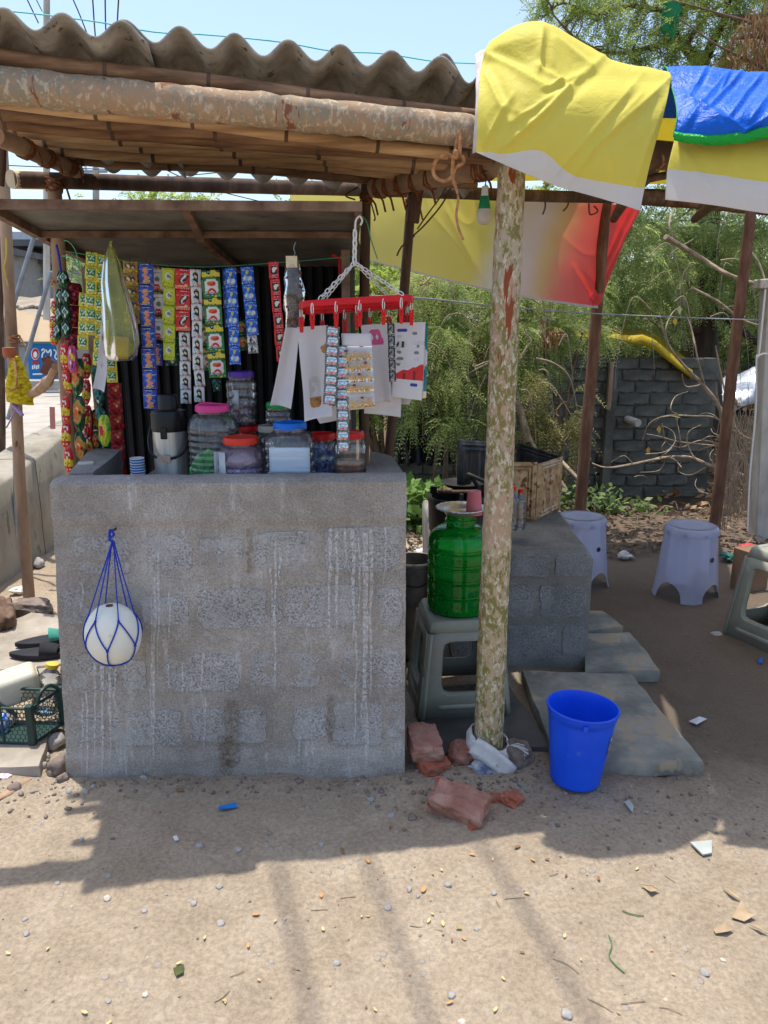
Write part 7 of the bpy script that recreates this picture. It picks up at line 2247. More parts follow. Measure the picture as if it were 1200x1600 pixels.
LG = leaf_mat('mesquite_leaf', C(100, 120, 64), C(152, 168, 96), C(204, 208, 140), 0.56)
LG2 = leaf_mat('bright_leaf', C(110, 132, 62), C(158, 176, 90), C(206, 210, 130), 0.56)
LD = leaf_mat('deep_green_leaf', C(80, 98, 56), C(112, 132, 76), C(152, 164, 104), 0.5)
LB = leaf_mat('dry_brown_leaf', C(96, 66, 44), C(136, 100, 68), C(170, 136, 96), 0.35)
LO = leaf_mat('yellowing_leaf', C(100, 102, 56), C(136, 132, 76), C(176, 164, 104), 0.4)
twigm = mat('grey_twig_bark', [C(112, 96, 78), C(150, 132, 110), C(172, 154, 130)], scale=20, bmp=0.4)
trunkm = mat('dark_trunk_bark', [C(46, 36, 30), C(66, 54, 44), C(86, 72, 60)], scale=9, bmp=1.0, bscale=24, bdist=0.02, stretch=(1, 1, 0.3))
limbm = mat('brown_limb_bark', [C(84, 66, 52), C(112, 92, 74), C(140, 118, 96)], scale=14, bmp=0.6, stretch=(1, 1, 0.4))

def limb(t, pts, r0, r1, m, name='limb', seg=8):
    q = cat_spline([P(*p) if len(p) == 3 and not isinstance(p, Vector) else p for p in pts], 5)
    mb = MB(); n = len(q) - 1
    mb.tube(q, [r0 + (r1 - r0) * i / n for i in range(n + 1)], seg, True, 0, 1, 0.08)
    return mb.build(name, m, t, angle=60)
def twigs_to(t, src, blobs, m, r=0.010, name='twig', n=2):
    mb = MB()
    for (c, rad) in blobs:
        for k in range(n):
            e = Vector(c) + V(rnd.uniform(-1, 1) * rad[0], rnd.uniform(-1, 1) * rad[1], rnd.uniform(-0.6, 1) * rad[2]) * 0.8
            s = min((Vector(p) for p in src), key=lambda p: (p - e).length)
            midp = s.lerp(e, 0.5) + V(rnd.uniform(-1, 1), rnd.uniform(-1, 1), rnd.uniform(0, 1)) * (e - s).length * 0.15
            q = cat_spline([s, midp, e], 5)
            mb.tube(q, [r * (1 - 0.7 * i / (len(q) - 1)) for i in range(len(q))], 5)
    return mb.build(name, m, t, kind='stuff')

# big mesquite behind the seats: dark trunk, forked limbs, thin crown against the sky
t = thing('mesquite_tree', P(1100, 640, 11.0), 'large dark trunked mesquite tree rising behind the seats at right', 'tree')
mb = MB(); q = cat_spline([P(1104, 700, 11.0), P(1096, 600, 11), P(1098, 480, 11), P(1106, 300, 10.9), P(1098, 180, 10.8), P(1097, 106, 10.7)], 6)
mb.tube(q, [0.33 - 0.27 * (i / (len(q) - 1)) ** 0.7 for i in range(len(q))], 14, True, 0, 1, 0.16); mb.build('trunk', trunkm, t, angle=60)
fk = P(1097, 106, 10.7)
src = []
for pts, r0, r1 in [([fk, P(1075, 78, 10.6), P(1055, 55, 10.5), P(1048, 10, 10.4), P(1040, -80, 10.3)], 0.075, 0.03), ([fk, P(1112, 70, 10.7), P(1135, 20, 10.6), P(1140, -70, 10.5)], 0.075, 0.03),
                    ([P(1060, 62, 10.5), P(1000, 78, 10.3), P(950, 82, 10.1), P(900, 60, 9.9), P(862, 20, 9.8)], 0.03, 0.010), ([P(1048, 20, 10.4), P(985, 10, 10.2), P(930, 22, 10.1), P(880, 5, 10.0), P(845, 30, 9.9)], 0.028, 0.008),
                    ([P(1200, 25, 10.0), P(1160, 26, 10.1), P(1110, 22, 10.3), P(1060, 4, 10.3)], 0.028, 0.014), ([P(1104, 400, 10.9), P(1040, 360, 10.4), P(980, 350, 9.9), P(920, 380, 9.4)], 0.06, 0.015),
                    ([P(1100, 520, 11), P(1062, 512, 10.4), P(1040, 530, 10.2)], 0.06, 0.02), ([P(1104, 480, 10.9), P(1150, 505, 10.4), P(1175, 530, 10.2), P(1230, 560, 10)], 0.07, 0.03), ([P(1070, 80, 10.6), P(1100, 30, 10.4), P(1180, -30, 10)], 0.03, 0.012),
                    ([P(1104, 300, 10.9), P(1160, 240, 10.5), P(1230, 190, 10.2)], 0.06, 0.02)]:
    o = limb(t, pts, r0, r1, trunkm if r0 > 0.05 else limbm)
    src += [Vector(wloc(t)) + Vector(v.co) for v in o.data.vertices][::8]
cb = [B(870, 30, 10, 42, 26), B(915, 50, 10, 48, 34), B(960, 28, 10.2, 52, 34), B(1000, 70, 10.2, 50, 30), B(1040, 20, 10.4, 56, 40), B(960, 92, 10, 40, 18), B(1100, 40, 10.4, 56, 46), B(1140, 90, 10.2, 50, 34), B(1180, 60, 10.2, 52, 60), B(1230, 40, 10.2, 60, 70),
      B(900, -50, 10.2, 60, 40), B(990, -60, 10.4, 80, 50), B(1090, -70, 10.5, 90, 60), B(1190, -60, 10.3, 80, 60), B(1050, 95, 10.2, 46, 24), B(850, 0, 9.9, 26, 24)]
leaf_mesh('crown', fronds(cb, 3300, fl=0.25, pl=0.060, pw=0.013, K=11, droop=0.55), LG2, t)
twigs_to(t, src, cb, limbm, 0.012, n=5)
cb2 = [B(960, 360, 9.6, 70, 50), B(1040, 350, 10, 80, 50), B(1130, 350, 10.2, 80, 60), B(1210, 370, 10.2, 70, 70), B(990, 430, 9.6, 80, 60), B(1060, 440, 10.2, 70, 56), B(1150, 440, 10.4, 60, 46), B(900, 420, 9.4, 60, 60), B(1010, 490, 9.8, 60, 40), B(1200, 480, 10.4, 50, 40), B(1120, 400, 11.4, 90, 80), B(960, 480, 11, 90, 50)]
leaf_mesh('lower_crown', fronds(cb2, 3300, fl=0.26, pl=0.065, pw=0.013, K=11, droop=0.7), LG, t)
twigs_to(t, src, cb2, limbm, 0.014, n=3)

t = thing('dry_tree', P(1240, 700, 9.0), 'tree with dry reddish brown leaves reaching in at the top right corner', 'tree')
limb(t, [P(1290, 720, 9.0), P(1270, 400, 9), P(1235, 120, 8.9), P(1200, 60, 8.8), P(1150, 60, 8.6)], 0.09, 0.015, limbm, 'trunk')
db = [B(1165, 60, 8.6, 26, 40), B(1185, 85, 8.6, 28, 34), B(1140, 90, 8.6, 18, 22), B(1195, 25, 8.7, 30, 30), B(1215, 60, 8.7, 36, 60)]
leaf_mesh('crown', simple_leaves(db, 620, 0.16, 0.018, up=-1.8, flat=1.8), LB, t)
limb(t, [P(1235, 130, 8.9), P(1180, 100, 8.7), P(1120, 70, 8.6), P(1060, 28, 8.6)], 0.02, 0.006, limbm)
limb(t, [P(1225, 80, 8.9), P(1180, 40, 8.7), P(1120, 20, 8.6), P(1050, 0, 8.6)], 0.02, 0.006, limbm)

# feathery mesquite bush whose fronds hang behind the counter
def bush(label, base, blobs, nf, m, fl, pl, pw, droop, stem=0.03, K=12, extra=None, name='mesquite_bush', tn=3):
    t = thing(name, base, label, 'bush')
    src = [Vector(base)]
    for k, (c, rad) in enumerate(blobs[:6]):
        o = limb(t, [Vector(base) + V(0.05 * k, 0.02 * k, 0), Vector(base).lerp(Vector(c), 0.5) + V(rnd.uniform(-0.1, 0.1), rnd.uniform(-0.1, 0.1), 0.2), Vector(c)], stem, stem * 0.3, limbm)
        src += [Vector(wloc(t)) + Vector(v.co) for v in o.data.vertices][::8]
    leaf_mesh('crown', fronds(blobs, nf, fl=fl, pl=pl, pw=pw, K=K, droop=droop), m, t)
    twigs_to(t, src, blobs, limbm, 0.008, n=tn)
    return t
bl = [B(660, 470, 7.2, 56, 44), B(720, 450, 7.4, 60, 40), B(760, 500, 7.2, 50, 60), B(690, 540, 7.0, 64, 60), B(650, 590, 6.9, 40, 50), B(730, 590, 7.0, 50, 50), B(770, 610, 7.2, 36, 50), B(700, 640, 6.9, 50, 30), B(640, 530, 7.2, 36, 50)]
bush('feathery drooping mesquite bush right behind the papers and the front post', P(720, 720, 7.4) + V(0, 0, -0.35), bl, 2700, LG, 0.24, 0.046, 0.0075, 0.85)
bl = [B(590, 420, 8.6, 50, 40), B(560, 470, 8.6, 40, 50), B(620, 450, 8.4, 50, 40), B(580, 520, 8.5, 40, 46), B(600, 600, 8.4, 30, 50), B(560, 580, 8.6, 40, 60), B(640, 420, 8.8, 40, 30)]
bush('bright green bush seen between the thin posts behind the hanger', P(590, 720, 8.6) + V(0, 0, -0.5), bl, 1150, LG2, 0.26, 0.07, 0.016, 0.7, name='green_bush')
bl = [B(820, 560, 7.8, 40, 40), B(850, 520, 8.0, 40, 40), B(880, 470, 8.2, 50, 40), B(830, 470, 8.2, 40, 40), B(910, 520, 8.0, 36, 30)]
bush('green bush hanging over the mossy wall right of the front post', P(850, 740, 8.2) + V(0, 0, -0.4), bl, 1300, LG, 0.22, 0.048, 0.008, 0.8)
bl = [B(820, 640, 7.0, 30, 50), B(850, 680, 7.0, 26, 40), B(870, 640, 7.1, 24, 40), B(800, 690, 7.0, 20, 30), B(880, 690, 7.0, 18, 30)]
bush('straggly yellowing bush with hanging fronds beside the tin', P(870, 800, 7.0) + V(0, 0, -0.3), bl, 420, LO, 0.22, 0.045, 0.008, 1.3, 0.014)
t = thing('fallen_branch', P(880, 800, 6.6) + V(0, 0, -0.1), 'bent pale dead branches arching beside the tin and rear post', 'branch')
for pts, r0, r1 in [([P(905, 806, 6.6), P(880, 760, 6.7), P(850, 720, 6.8), P(822, 672, 6.9), P(806, 600, 7.0)], 0.030, 0.012), ([P(826, 690, 6.9), P(812, 640, 6.95), P(800, 625, 7.0)], 0.04, 0.03),
                    ([P(825, 650, 7), P(838, 606, 7), P(858, 600, 7), P(880, 628, 7), P(898, 660, 7)], 0.010, 0.004), ([P(838, 560, 7), P(866, 568, 7), P(890, 590, 7), P(902, 640, 7)], 0.010, 0.004),
                    ([P(806, 570, 7), P(822, 545, 7), P(830, 532, 7), P(818, 520, 7)], 0.014, 0.006), ([P(876, 720, 6.8), P(900, 745, 6.6), P(910, 760, 6.6)], 0.02, 0.012), ([P(762, 568, 6.8), P(720, 590, 6.8), P(680, 615, 6.8)], 0.008, 0.004), ([P(760, 585, 6.8), P(744, 620, 6.8), P(732, 660, 6.8)], 0.008, 0.004)]:
    limb(t, pts, r0, r1, twigm, 'stick', 7)
# pale drooping dead stems in front of the bushes
t = thing('dead_stems', P(840, 560, 6.9), 'thin pale drooping dead stems crossing the bushes beside the front post', 'stems')
for k in range(46):
    x, y = rnd.choice((rnd.uniform(640, 770), rnd.uniform(790, 905), rnd.uniform(950, 1160))), rnd.uniform(400, 640)
    if x > 940: y -= 90
    dx, L_ = rnd.uniform(-60, 60), rnd.uniform(40, 110)
    D = rnd.uniform(6.5, 7.2) if x < 940 else rnd.uniform(7.6, 8.8)
    limb(t, [P(x, y, D), P(x + dx * 0.6, y + rnd.uniform(-20, 20), D), P(x + dx, y + L_ * 0.5, D), P(x + dx * 1.1, y + L_, D)], rnd.uniform(0.004, 0.009), 0.002, twigm, 'stem', 5)
# dry pods, brown sprays and broad bright leaves mixed into the bushes
t = thing('leafy_shrub', P(700, 440, 8.0) * 1.0, 'broad leaved yellow green shrub under the edge of the banner', 'shrub')
t.location.z = -0.4
bl = [B(720, 440, 8.0, 40, 22), B(690, 455, 8.0, 30, 20), B(760, 460, 8.1, 30, 20), B(650, 430, 8.0, 24, 18), B(600, 440, 8.0, 26, 24)]
limb(t, [Vector(t.location), P(705, 560, 8.0), P(720, 440, 8.0)], 0.03, 0.008, limbm)
leaf_mesh('crown', simple_leaves(bl, 900, 0.10, 0.035, up=0.3), leaf_mat('yellow_green_leaf', C(120, 140, 56), C(164, 180, 80), C(206, 206, 120), 0.55), t)
t = thing('dry_shrub', P(680, 440, 7.9), 'shrub with brown dry pods hanging beside the leaning post', 'shrub')
t.location.z = -0.4
bl = [B(655, 440, 7.8, 14, 20), B(676, 446, 7.8, 12, 20), B(700, 425, 7.8, 16, 8), B(612, 470, 7.8, 12, 18), B(860, 520, 7.6, 16, 14), B(752, 540, 7.0, 14, 16)]
limb(t, [Vector(t.location), P(690, 560, 7.9), P(660, 440, 7.8)], 0.02, 0.006, limbm)
leaf_mesh('crown', simple_leaves(bl, 420, 0.14, 0.025, up=-1.4, flat=1.5), LB, t)
# row of trees farther back, closing the view
for k, (px, w, D, mm, lab) in enumerate([(600, 90, 15, LG2, 'hazy green tree far behind the bush at the left of the lot'), (720, 110, 16, LD, 'dark far tree behind the feathery bush'), (850, 110, 15, LG, 'far green tree behind the front post and red banner'), (980, 110, 16, LD, 'dark far tree behind the mossy wall'), (1110, 110, 17, LG, 'far tree behind the dark trunk'), (1240, 110, 16, LD, 'far dark tree beyond the concrete post'), (1390, 120, 15, LG, 'far green tree beyond the right edge'), (480, 90, 17, LG2, 'far green tree hidden mostly by the kiosk'), (280, 60, 24, LG2, 'far tree top showing under the bamboo roof'), (150, 70, 23, LG, 'far tree beyond the road behind the left rear post'), (300, 80, 22, LD, 'far tree beyond the road behind the kiosk'), (430, 80, 21, LG, 'far tree beyond the road behind the flask and jars')]):
    base = P(px, 640, D); base.z = -0.3
    if k == 8: bl = [B(215, 318, D, 20, 9), B(250, 312, D, 28, 12), B(290, 316, D, 30, 12), B(325, 318, D, 20, 9), B(180, 314, D, 14, 6), B(118, 308, D, 6, 4)]
    elif k > 8: bl = [B(px + dx * w, y, D, w * 0.5, h) for dx, y, h in ((-0.3, 440, 60), (0.3, 430, 55), (0, 385, 34), (0, 500, 50))]
    else: bl = [B(px + dx * w, y, D + dd, w * 0.55, h) for dx, y, h, dd in ((-0.5, 420, 60, 0), (0.4, 400, 60, 0.5), (0, 340, 50, 0.3), (-0.4, 500, 60, -0.2), (0.5, 500, 60, 0.2), (0, 570, 50, 0))]
    t = thing('background_tree', base, lab, 'tree', 'trees closing the view behind the lot')
    limb(t, [base, base.lerp(Vector(bl[0][0]), 0.6), Vector(bl[2][0])], 0.14, 0.05, trunkm, 'trunk')
    leaf_mesh('crown', fronds(bl, 1100 if k < 8 else 240 if k == 8 else 600, fl=0.36, pl=0.13, pw=0.035, K=8, droop=0.6), mm, t)

# bare curved twigs of a dead shrub at right
t = thing('bare_shrub', P(1176, 760, 6.4) + V(0, 0, -0.4), 'leafless shrub with long curling pale twigs at right', 'shrub')
for pts, r0, r1 in [([(1180, 752), (1139, 735), (1110, 728), (1078, 715), (1041, 715), (989, 725), (949, 731), (925, 724)], 0.020, 0.006), ([(1178, 740), (1150, 705), (1126, 640), (1098, 601), (1075, 578), (1044, 538), (1030, 489)], 0.028, 0.006),
                    ([(1150, 700), (1124, 656), (1081, 650), (1041, 650), (1015, 662), (1004, 688)], 0.010, 0.004), ([(1140, 700), (1098, 688), (1064, 699), (1041, 690), (1035, 662)], 0.008, 0.003), ([(1139, 698), (1100, 695), (1060, 690), (1030, 682), (1010, 678)], 0.008, 0.003),
                    ([(1120, 728), (1090, 720), (1075, 696), (1076, 675), (1095, 664)], 0.008, 0.003), ([(1110, 725), (1080, 742), (1060, 736), (1064, 722)], 0.007, 0.003), ([(1098, 601), (1072, 604), (1066, 585)], 0.008, 0.003), ([(1060, 648), (1048, 640), (1055, 620), (1075, 612)], 0.007, 0.003),
                    ([(1044, 540), (1040, 515), (1050, 490), (1062, 480)], 0.008, 0.004), ([(1100, 600), (1090, 560), (1082, 520), (1075, 498)], 0.009, 0.004), ([(1050, 700), (1038, 710), (1020, 722)], 0.006, 0.003), ([(1041, 715), (1030, 735), (1000, 738)], 0.006, 0.003), ([(1064, 699), (1062, 680), (1057, 655)], 0.006, 0.003),
                    ([(1040, 690), (1034, 700), (1042, 712)], 0.005, 0.002), ([(1180, 690), (1150, 670), (1130, 600), (1118, 540)], 0.012, 0.005), ([(989, 725), (975, 712), (955, 722)], 0.005, 0.002), ([(1080, 450), (1120, 470), (1160, 500), (1200, 512)], 0.012, 0.008), ([(1040, 370), (1090, 400), (1140, 430), (1190, 446)], 0.022, 0.014), ([(1165, 385), (1185, 410), (1196, 440)], 0.012, 0.006), ([(1050, 330), (1046, 355), (1060, 385), (1075, 395)], 0.008, 0.004)]:
    limb(t, [P(x, y, 6.4 + 0.25 * n3((x * 0.01, y * 0.01, 0), 2, 3)) for x, y in pts], r0, r1, twigm, 'twig', 6)
for k in range(14):
    x, y = rnd.uniform(1000, 1170), rnd.uniform(620, 760)
    a = rnd.uniform(0, 6.28); r = rnd.uniform(14, 44); sw = rnd.uniform(1.6, 3.6) * rnd.choice((-1, 1))
    limb(t, [P(x + r * math.cos(a + sw * q / 4) * (1 - 0.1 * q), y + 0.7 * r * math.sin(a + sw * q / 4) * (1 - 0.1 * q), 6.2 + 0.08 * q + 0.2 * n3((x, y, 0), 0.02, 4)) for q in range(5)], rnd.uniform(0.003, 0.006), 0.002, twigm, 'twig', 5)
for k, (x, y, c) in enumerate([(1062, 478, (206, 200, 140)), (1055, 496, (206, 170, 60)), (1058, 645, (140, 140, 60)), (1030, 665, (200, 160, 60)), (1013, 698, (200, 150, 60)), (1142, 637, (190, 180, 120))]):
    mb = MB(); c0 = P(x, y, 6.4); mb.add([c0, c0 + V(0.02, 0, -0.025), c0 + V(0.005, -0.01, -0.07), c0 + V(-0.02, 0.0, -0.03)], [(0, 1, 2, 3)])
    mb.build('leaf', plain(c, 0.6, name='old_leaf'), t, smooth=False)
mb = MB()
for k in range(120):
    x = rnd.uniform(1125, 1182); y0 = rnd.uniform(780, 836); h = rnd.uniform(60, 220)
    D = rnd.uniform(5.5, 6.4)
    mb.tube(cat_spline([P(x, y0, D), P(x + rnd.uniform(-12, 12), y0 - h * 0.5, D), P(x + rnd.uniform(-26, 22), y0 - h, D)], 4), [0.0035 - 0.0003 * i for i in range(9)], 4, False)
o = mb.build('dry_stalks', twigm); tag(o, 'clump of thin dry stalks in front of the concrete post', 'stalks', None, 'stuff')

# weeds and litter of leaves
def scatter(n, region, L, W, m, name, label, cat, zup=0.05, flat=0.35, parent=None):
    out = []
    for _ in range(n):
        while True:
            x, y = rnd.uniform(region[0], region[1]), rnd.uniform(region[2], region[3])
            if n3((x, y, 0), 0.9, len(name)) > -0.25: break
        z = gz(x, y) + rnd.uniform(0.004, zup)
        a = Vector((rnd.gauss(0, 1), rnd.gauss(0, 1), rnd.gauss(0, 1) * flat)).normalized()
        w = a.cross(Vector((rnd.gauss(0, 0.4), rnd.gauss(0, 0.4), 1))).normalized()
        k = rnd.uniform(0.6, 1.3)
        p = Vector((x, y, z))
        out.append([p, p + a * L * k * 0.5 + w * W * k * 0.5, p + a * L * k, p + a * L * k * 0.5 - w * W * k * 0.5])
    o = leaf_mesh(name, np.array([[list(q) for q in r] for r in out]), m, None)
    return tag(o, label, cat, None, 'stuff')
WL = leaf_mat('weed_leaf', C(64, 96, 40), C(104, 136, 62), C(160, 180, 104), 0.3)
wb = []
for k in range(60):
    x = rnd.uniform(-0.15, 1.1); y = rnd.uniform(5.4, 6.6); wb.append(((x, y, gz(x, y) + rnd.uniform(0.04, 0.22)), (0.14, 0.14, 0.10)))
o = leaf_mesh('weed_patch', simple_leaves(wb, 2600, 0.085, 0.06, up=0.6), WL, None); tag(o, 'patch of broad leaved green weeds behind the counter', 'weeds', None, 'stuff')
wb = []
for k in range(50):
    x = 1.4 + 0.85 * rnd.random() ** 1.3; y = rnd.uniform(5.9, 7.0); wb.append(((x, y, gz(x, y) + rnd.uniform(0.0, 0.18)), (0.16, 0.16, 0.08)))
o = leaf_mesh('weed_patch', simple_leaves(wb, 1300, 0.070, 0.045, up=0.6), leaf_mat('dim_weed_leaf', C(52, 74, 36), C(84, 106, 52), C(130, 146, 86), 0.3), None); tag(o, 'low green weeds between the red brown post and the drain', 'weeds', None, 'stuff')
scatter(7000, (-0.3, 4.6, 4.8, 7.4), 0.055, 0.022, leaf_mat('dull_litter_leaf', C(60, 46, 34), C(92, 74, 56), C(140, 118, 92), 0.15), 'dry_leaf_litter', 'brown dry leaf litter covering the ground behind the stools', 'leaf litter', 0.05)
scatter(1800, (3.2, 7.0, 8.0, 12.0), 0.12, 0.06, leaf_mat('orange_litter', C(110, 78, 50), C(160, 120, 78), C(190, 160, 120), 0.2), 'dry_leaf_litter', 'orange brown rubbish and leaves beside the mossy wall', 'leaf litter', 0.06)
mb = MB()
for k in range(150):
    x, y = rnd.uniform(0.6, 4.2), rnd.uniform(5.4, 7.3)
    p = V(x, y, gz(x, y) + 0.02)
    d = V(rnd.uniform(-1, 1), rnd.uniform(-0.4, 0.4), rnd.uniform(0, 0.5)) * rnd.uniform(0.1, 0.35)
    mb.tube([p, p + d * 0.5 + V(0, 0, 0.03), p + d], 0.004, 4, False)
tag(mb.build('brushwood', twigm), 'dry sticks and brushwood along the edge of the drain', 'sticks', None, 'stuff')
for k, (px, py, c, lab) in enumerate([(1110, 806, (60, 120, 60), 'small green scrap near the lone lilac stool'), (1140, 862, (30, 100, 90), 'dark teal scrap behind the right hand stool'), (1086, 772, (190, 200, 216), 'pale blue scrap at the edge of the drain'), (1013, 760, (180, 60, 60), 'red scrap on the bank of the drain'), (1168, 858, (190, 60, 70), 'dull red scrap at the foot of the concrete post'), (978, 856, (196, 190, 180), 'pale paper scrap beside the lilac stool'), (936, 748, (110, 140, 190), 'blue scrap among the weeds'), (658, 850, (206, 206, 210), 'white scrap behind the tin pail'), (664, 862, (150, 160, 190), 'blue grey scrap behind the tin pail')]):
    p = P(px, py, {0: 5.4, 1: 4.7, 2: 6.6, 3: 6.6, 4: 4.9, 5: 4.75, 6: 6.6, 7: 4.8, 8: 4.6}[k]); p.z = gz(p.x, p.y) + 0.03
    mb = MB(); mb.rock(p, (0.05, 0.04, 0.025), k, 2, 0.6); tag(mb.build('scrap', plain(c, 0.5, name='litter_plastic')), lab, 'scrap', 'scraps of rubbish by the drain')

# ------------------------------------------------------------------ mossy block wall with its cover, sheet, far buildings
t = thing('mossy_wall', (2.0, 9.1, -0.6), 'dark mossy block wall across the drain behind the rear posts', 'wall')
WX0, WX1, WY = 0.1, P(1111, 700, 9.0).x, 9.0
ztw = P(1000, 560, 9.0).z
mb = MB(); rows = []
for j in range(13):
    z = -0.9 + (ztw + 0.9) * j / 12
    rows.append([V(WX0 + (WX1 - WX0) * i / 40 + (0.02 * n3((0, 0, z), 6, 2) if i == 40 else 0), WY + 0.012 * n3((i * 0.2, z, 0), 2.5, 4), z) for i in range(41)])
rows.append([p + V(0, 0.16, 0.0) for p in rows[-1]]); rows.append([V(p.x, p.y, -0.9) for p in rows[-1]])
mb.grid(rows); r_ = [r[-1] for r in rows]; mb.add(r_, [tuple(range(len(r_)))]); mb.build('mortar_body', M['wall_old'], t, angle=60)
bw, bh = 0.36, 0.125
bmesh_ = []
for v in range(4):
    mb = MB(); mb.rock((0, 0, 0), (bw * 0.59, 0.018, bh * 0.57), v * 3.3, 2, 0.06, (0, 0, 0), 0.97)
    me = mb.build('wall_block', M['block_old'], org=(0, 0, 0), angle=60); bmesh_.append(me.data); bpy.data.objects.remove(me)
row = 0
z = -0.55
while z < ztw - 0.05:
    x = WX0 + (0.2 if row % 2 else 0.0) + bw / 2
    while x < WX1 - bw * 0.4:
        o = bpy.data.objects.new('wall_block', bmesh_[rnd.randrange(4)]); COL.objects.link(o); o.parent = t
        o.location = V(x, WY - 0.004 + rnd.uniform(-0.008, 0.006), z + bh / 2) - wloc(t)
        o.rotation_euler = (rnd.uniform(-0.01, 0.01), rnd.uniform(-0.012, 0.012), rnd.choice((0, math.pi)))
        x += bw + rnd.uniform(0.0, 0.03)
    z += bh + 0.012; row += 1
mb = MB(); mb.box((P(952, 650, 8.93).x, 8.93, 0.2), (0.10, 0.10, 1.55)); mb.build('pier', M['wall_old'], t, bevel=0.01)
mb = MB(); mb.tube([P(956, 566, 8.9), P(951, 636, 8.9)], 0.03, 8); mb.tube([P(951, 636, 8.9), P(949, 640, 8.9)], 0.03, 8); mb.build('pale_batten', M['wood_pale'], t)
mb = MB(); mb.tube([P(980, 655, 8.97), P(997, 661, 8.75)], 0.045, 12); mb.build('drain_pipe', M['conc_post'], t)
mb = MB(); rows = []
for i in range(13):
    u = i / 12
    px = 846 + 236 * u; py = 517 + (10 * u if u < 0.7 else 7 + 180 * (u - 0.7))
    rows.append([P(px, py + k * 12, 8.9 - 0.05 * k) + V(0, 0, 0.05 * n3((u * 4, k, 0), 1.5, 3)) for k in (0, 0.5, 1.0)] + [P(px, py - 10, 9.5)])
mb.grid(rows); o = mb.build('yellow_cover', flex('old_yellow_sheet', C(186, 158, 30), trans=0.15, wr=0.8), angle=180, solid=0.01); tag(o, 'old yellow sheet lying along the top of the mossy wall', 'sheet')
mb = MB(); rows = []
for j in range(14):
    v = j / 13
    rows.append([P(622 + 104 * i / 26, 640 + 86 * v, 8.2) + V(0, 0.08 * math.sin(i * 1.4 + 0.6 * math.sin(v * 4)) + 0.05 * n3((i * 0.3, v * 2, 0), 1, 3), 0) for i in range(27)])
mb.grid(rows); o = mb.build('black_sheet', mat('black_polythene', [C(24, 26, 28), C(40, 44, 46), C(70, 76, 78)], scale=6, stretch=(3, 3, 0.6), rough=0.4, bmp=0.3, bscale=14), angle=180, solid=0.006); tag(o, 'black polythene sheet hanging in folds below the feathery bush', 'sheet')
# litter-strewn silver cover
mb = MB(); rows = []
for j in range(29):
    v = j / 28
    r = []
    for i in range(37):
        u = i / 36
        hgt = (math.sin(math.pi * min(1, max(0, u))) ** 0.45) * (math.sin(math.pi * (0.06 + 0.9 * v)) ** 0.5)
        p = V(5.0 + 2.6 * u, 11.6 + 1.6 * v, -0.1 + 0.86 * hgt)
        p += V(n3(p, 2.6, 3), n3(p, 2.6, 9), n3(p, 2.2, 5)) * 0.12 + V(0, 0, abs(n3(p, 5, 8)) * 0.10)
        r.append(p)
    rows.append(r)
mb.grid(rows); o = mb.build('silver_cover', mat('silver_cover_film', [C(120, 126, 136), C(176, 182, 190), C(220, 224, 230)], scale=4, rough=0.3, metal=0.5, bmp=0.5, bscale=8, bdist=0.03), angle=180, solid=0.01); tag(o, 'silver plastic cover heaped over something beyond the drain at right', 'cover')
t = thing('cream_house', P(1140, 560, 19), 'cream house wall with small window beyond the silver cover', 'house')
mb = MB(); blk(mb, 1095, 505, 1230, 640, 19, 4); mb.build('wall', mat('cream_wash', [C(176, 164, 140), C(200, 190, 168)], scale=1.5, bmp=0.1), t, smooth=False)
mb = MB(); blk(mb, 1116, 526, 1136, 548, 18.9, 0.2); mb.build('window', darkwin, t, smooth=False)
mb = MB(); blk(mb, 1086, 498, 1240, 506, 18.6, 5); mb.build('roof', slabgrey, t, smooth=False)
mb = MB(); blk(mb, 1160, 540, 1178, 620, 18.92, 0.15); mb.build('door', mat('blue_door', [C(110, 140, 180), C(130, 158, 196)], bmp=0), t, smooth=False)
t = thing('purple_house', P(1000, 560, 20), 'purple painted house glimpsed through the foliage', 'house')
mb = MB(); blk(mb, 870, 470, 1062, 640, 20, 4); mb.build('wall', mat('purple_wash', [C(122, 60, 116), C(146, 78, 138)], scale=1.5, bmp=0.1), t, smooth=False)
mb = MB(); blk(mb, 990, 490, 1010, 530, 19.9, 0.2); mb.build('window', darkwin, t, smooth=False)
mb = MB(); blk(mb, 864, 462, 1068, 471, 19.7, 5); mb.build('roof', slabgrey, t, smooth=False)
t = thing('tiled_shed', P(900, 560, 14), 'low shed with cream tiled roof behind the mossy wall', 'shed')
mb = MB(); rows = [[P(822 + 150 * i / 20, 514 + 16 * j / 6, 14.6 - 0.25 * j) + V(0, 0, 0.03 * (i % 2)) for i in range(21)] for j in range(7)]
mb.grid(rows); mb.build('roof', mat('cream_roof', [C(160, 130, 96), C(200, 176, 140), C(214, 200, 176)], scale=5), t, smooth=False, solid=0.04)
mb = MB(); blk(mb, 828, 530, 966, 640, 14.2, 2); mb.build('wall', M['wall_old'], t, smooth=False)
mb = MB(); mb.rock(P(1050, 24, 10.1), (0.11, 0.04, 0.22), 3, 2, 0.5); tag(mb.build('green_rag', plain((20, 130, 80), 0.6, name='green_rag')), 'green plastic rag caught on a limb of the large tree', 'rag')

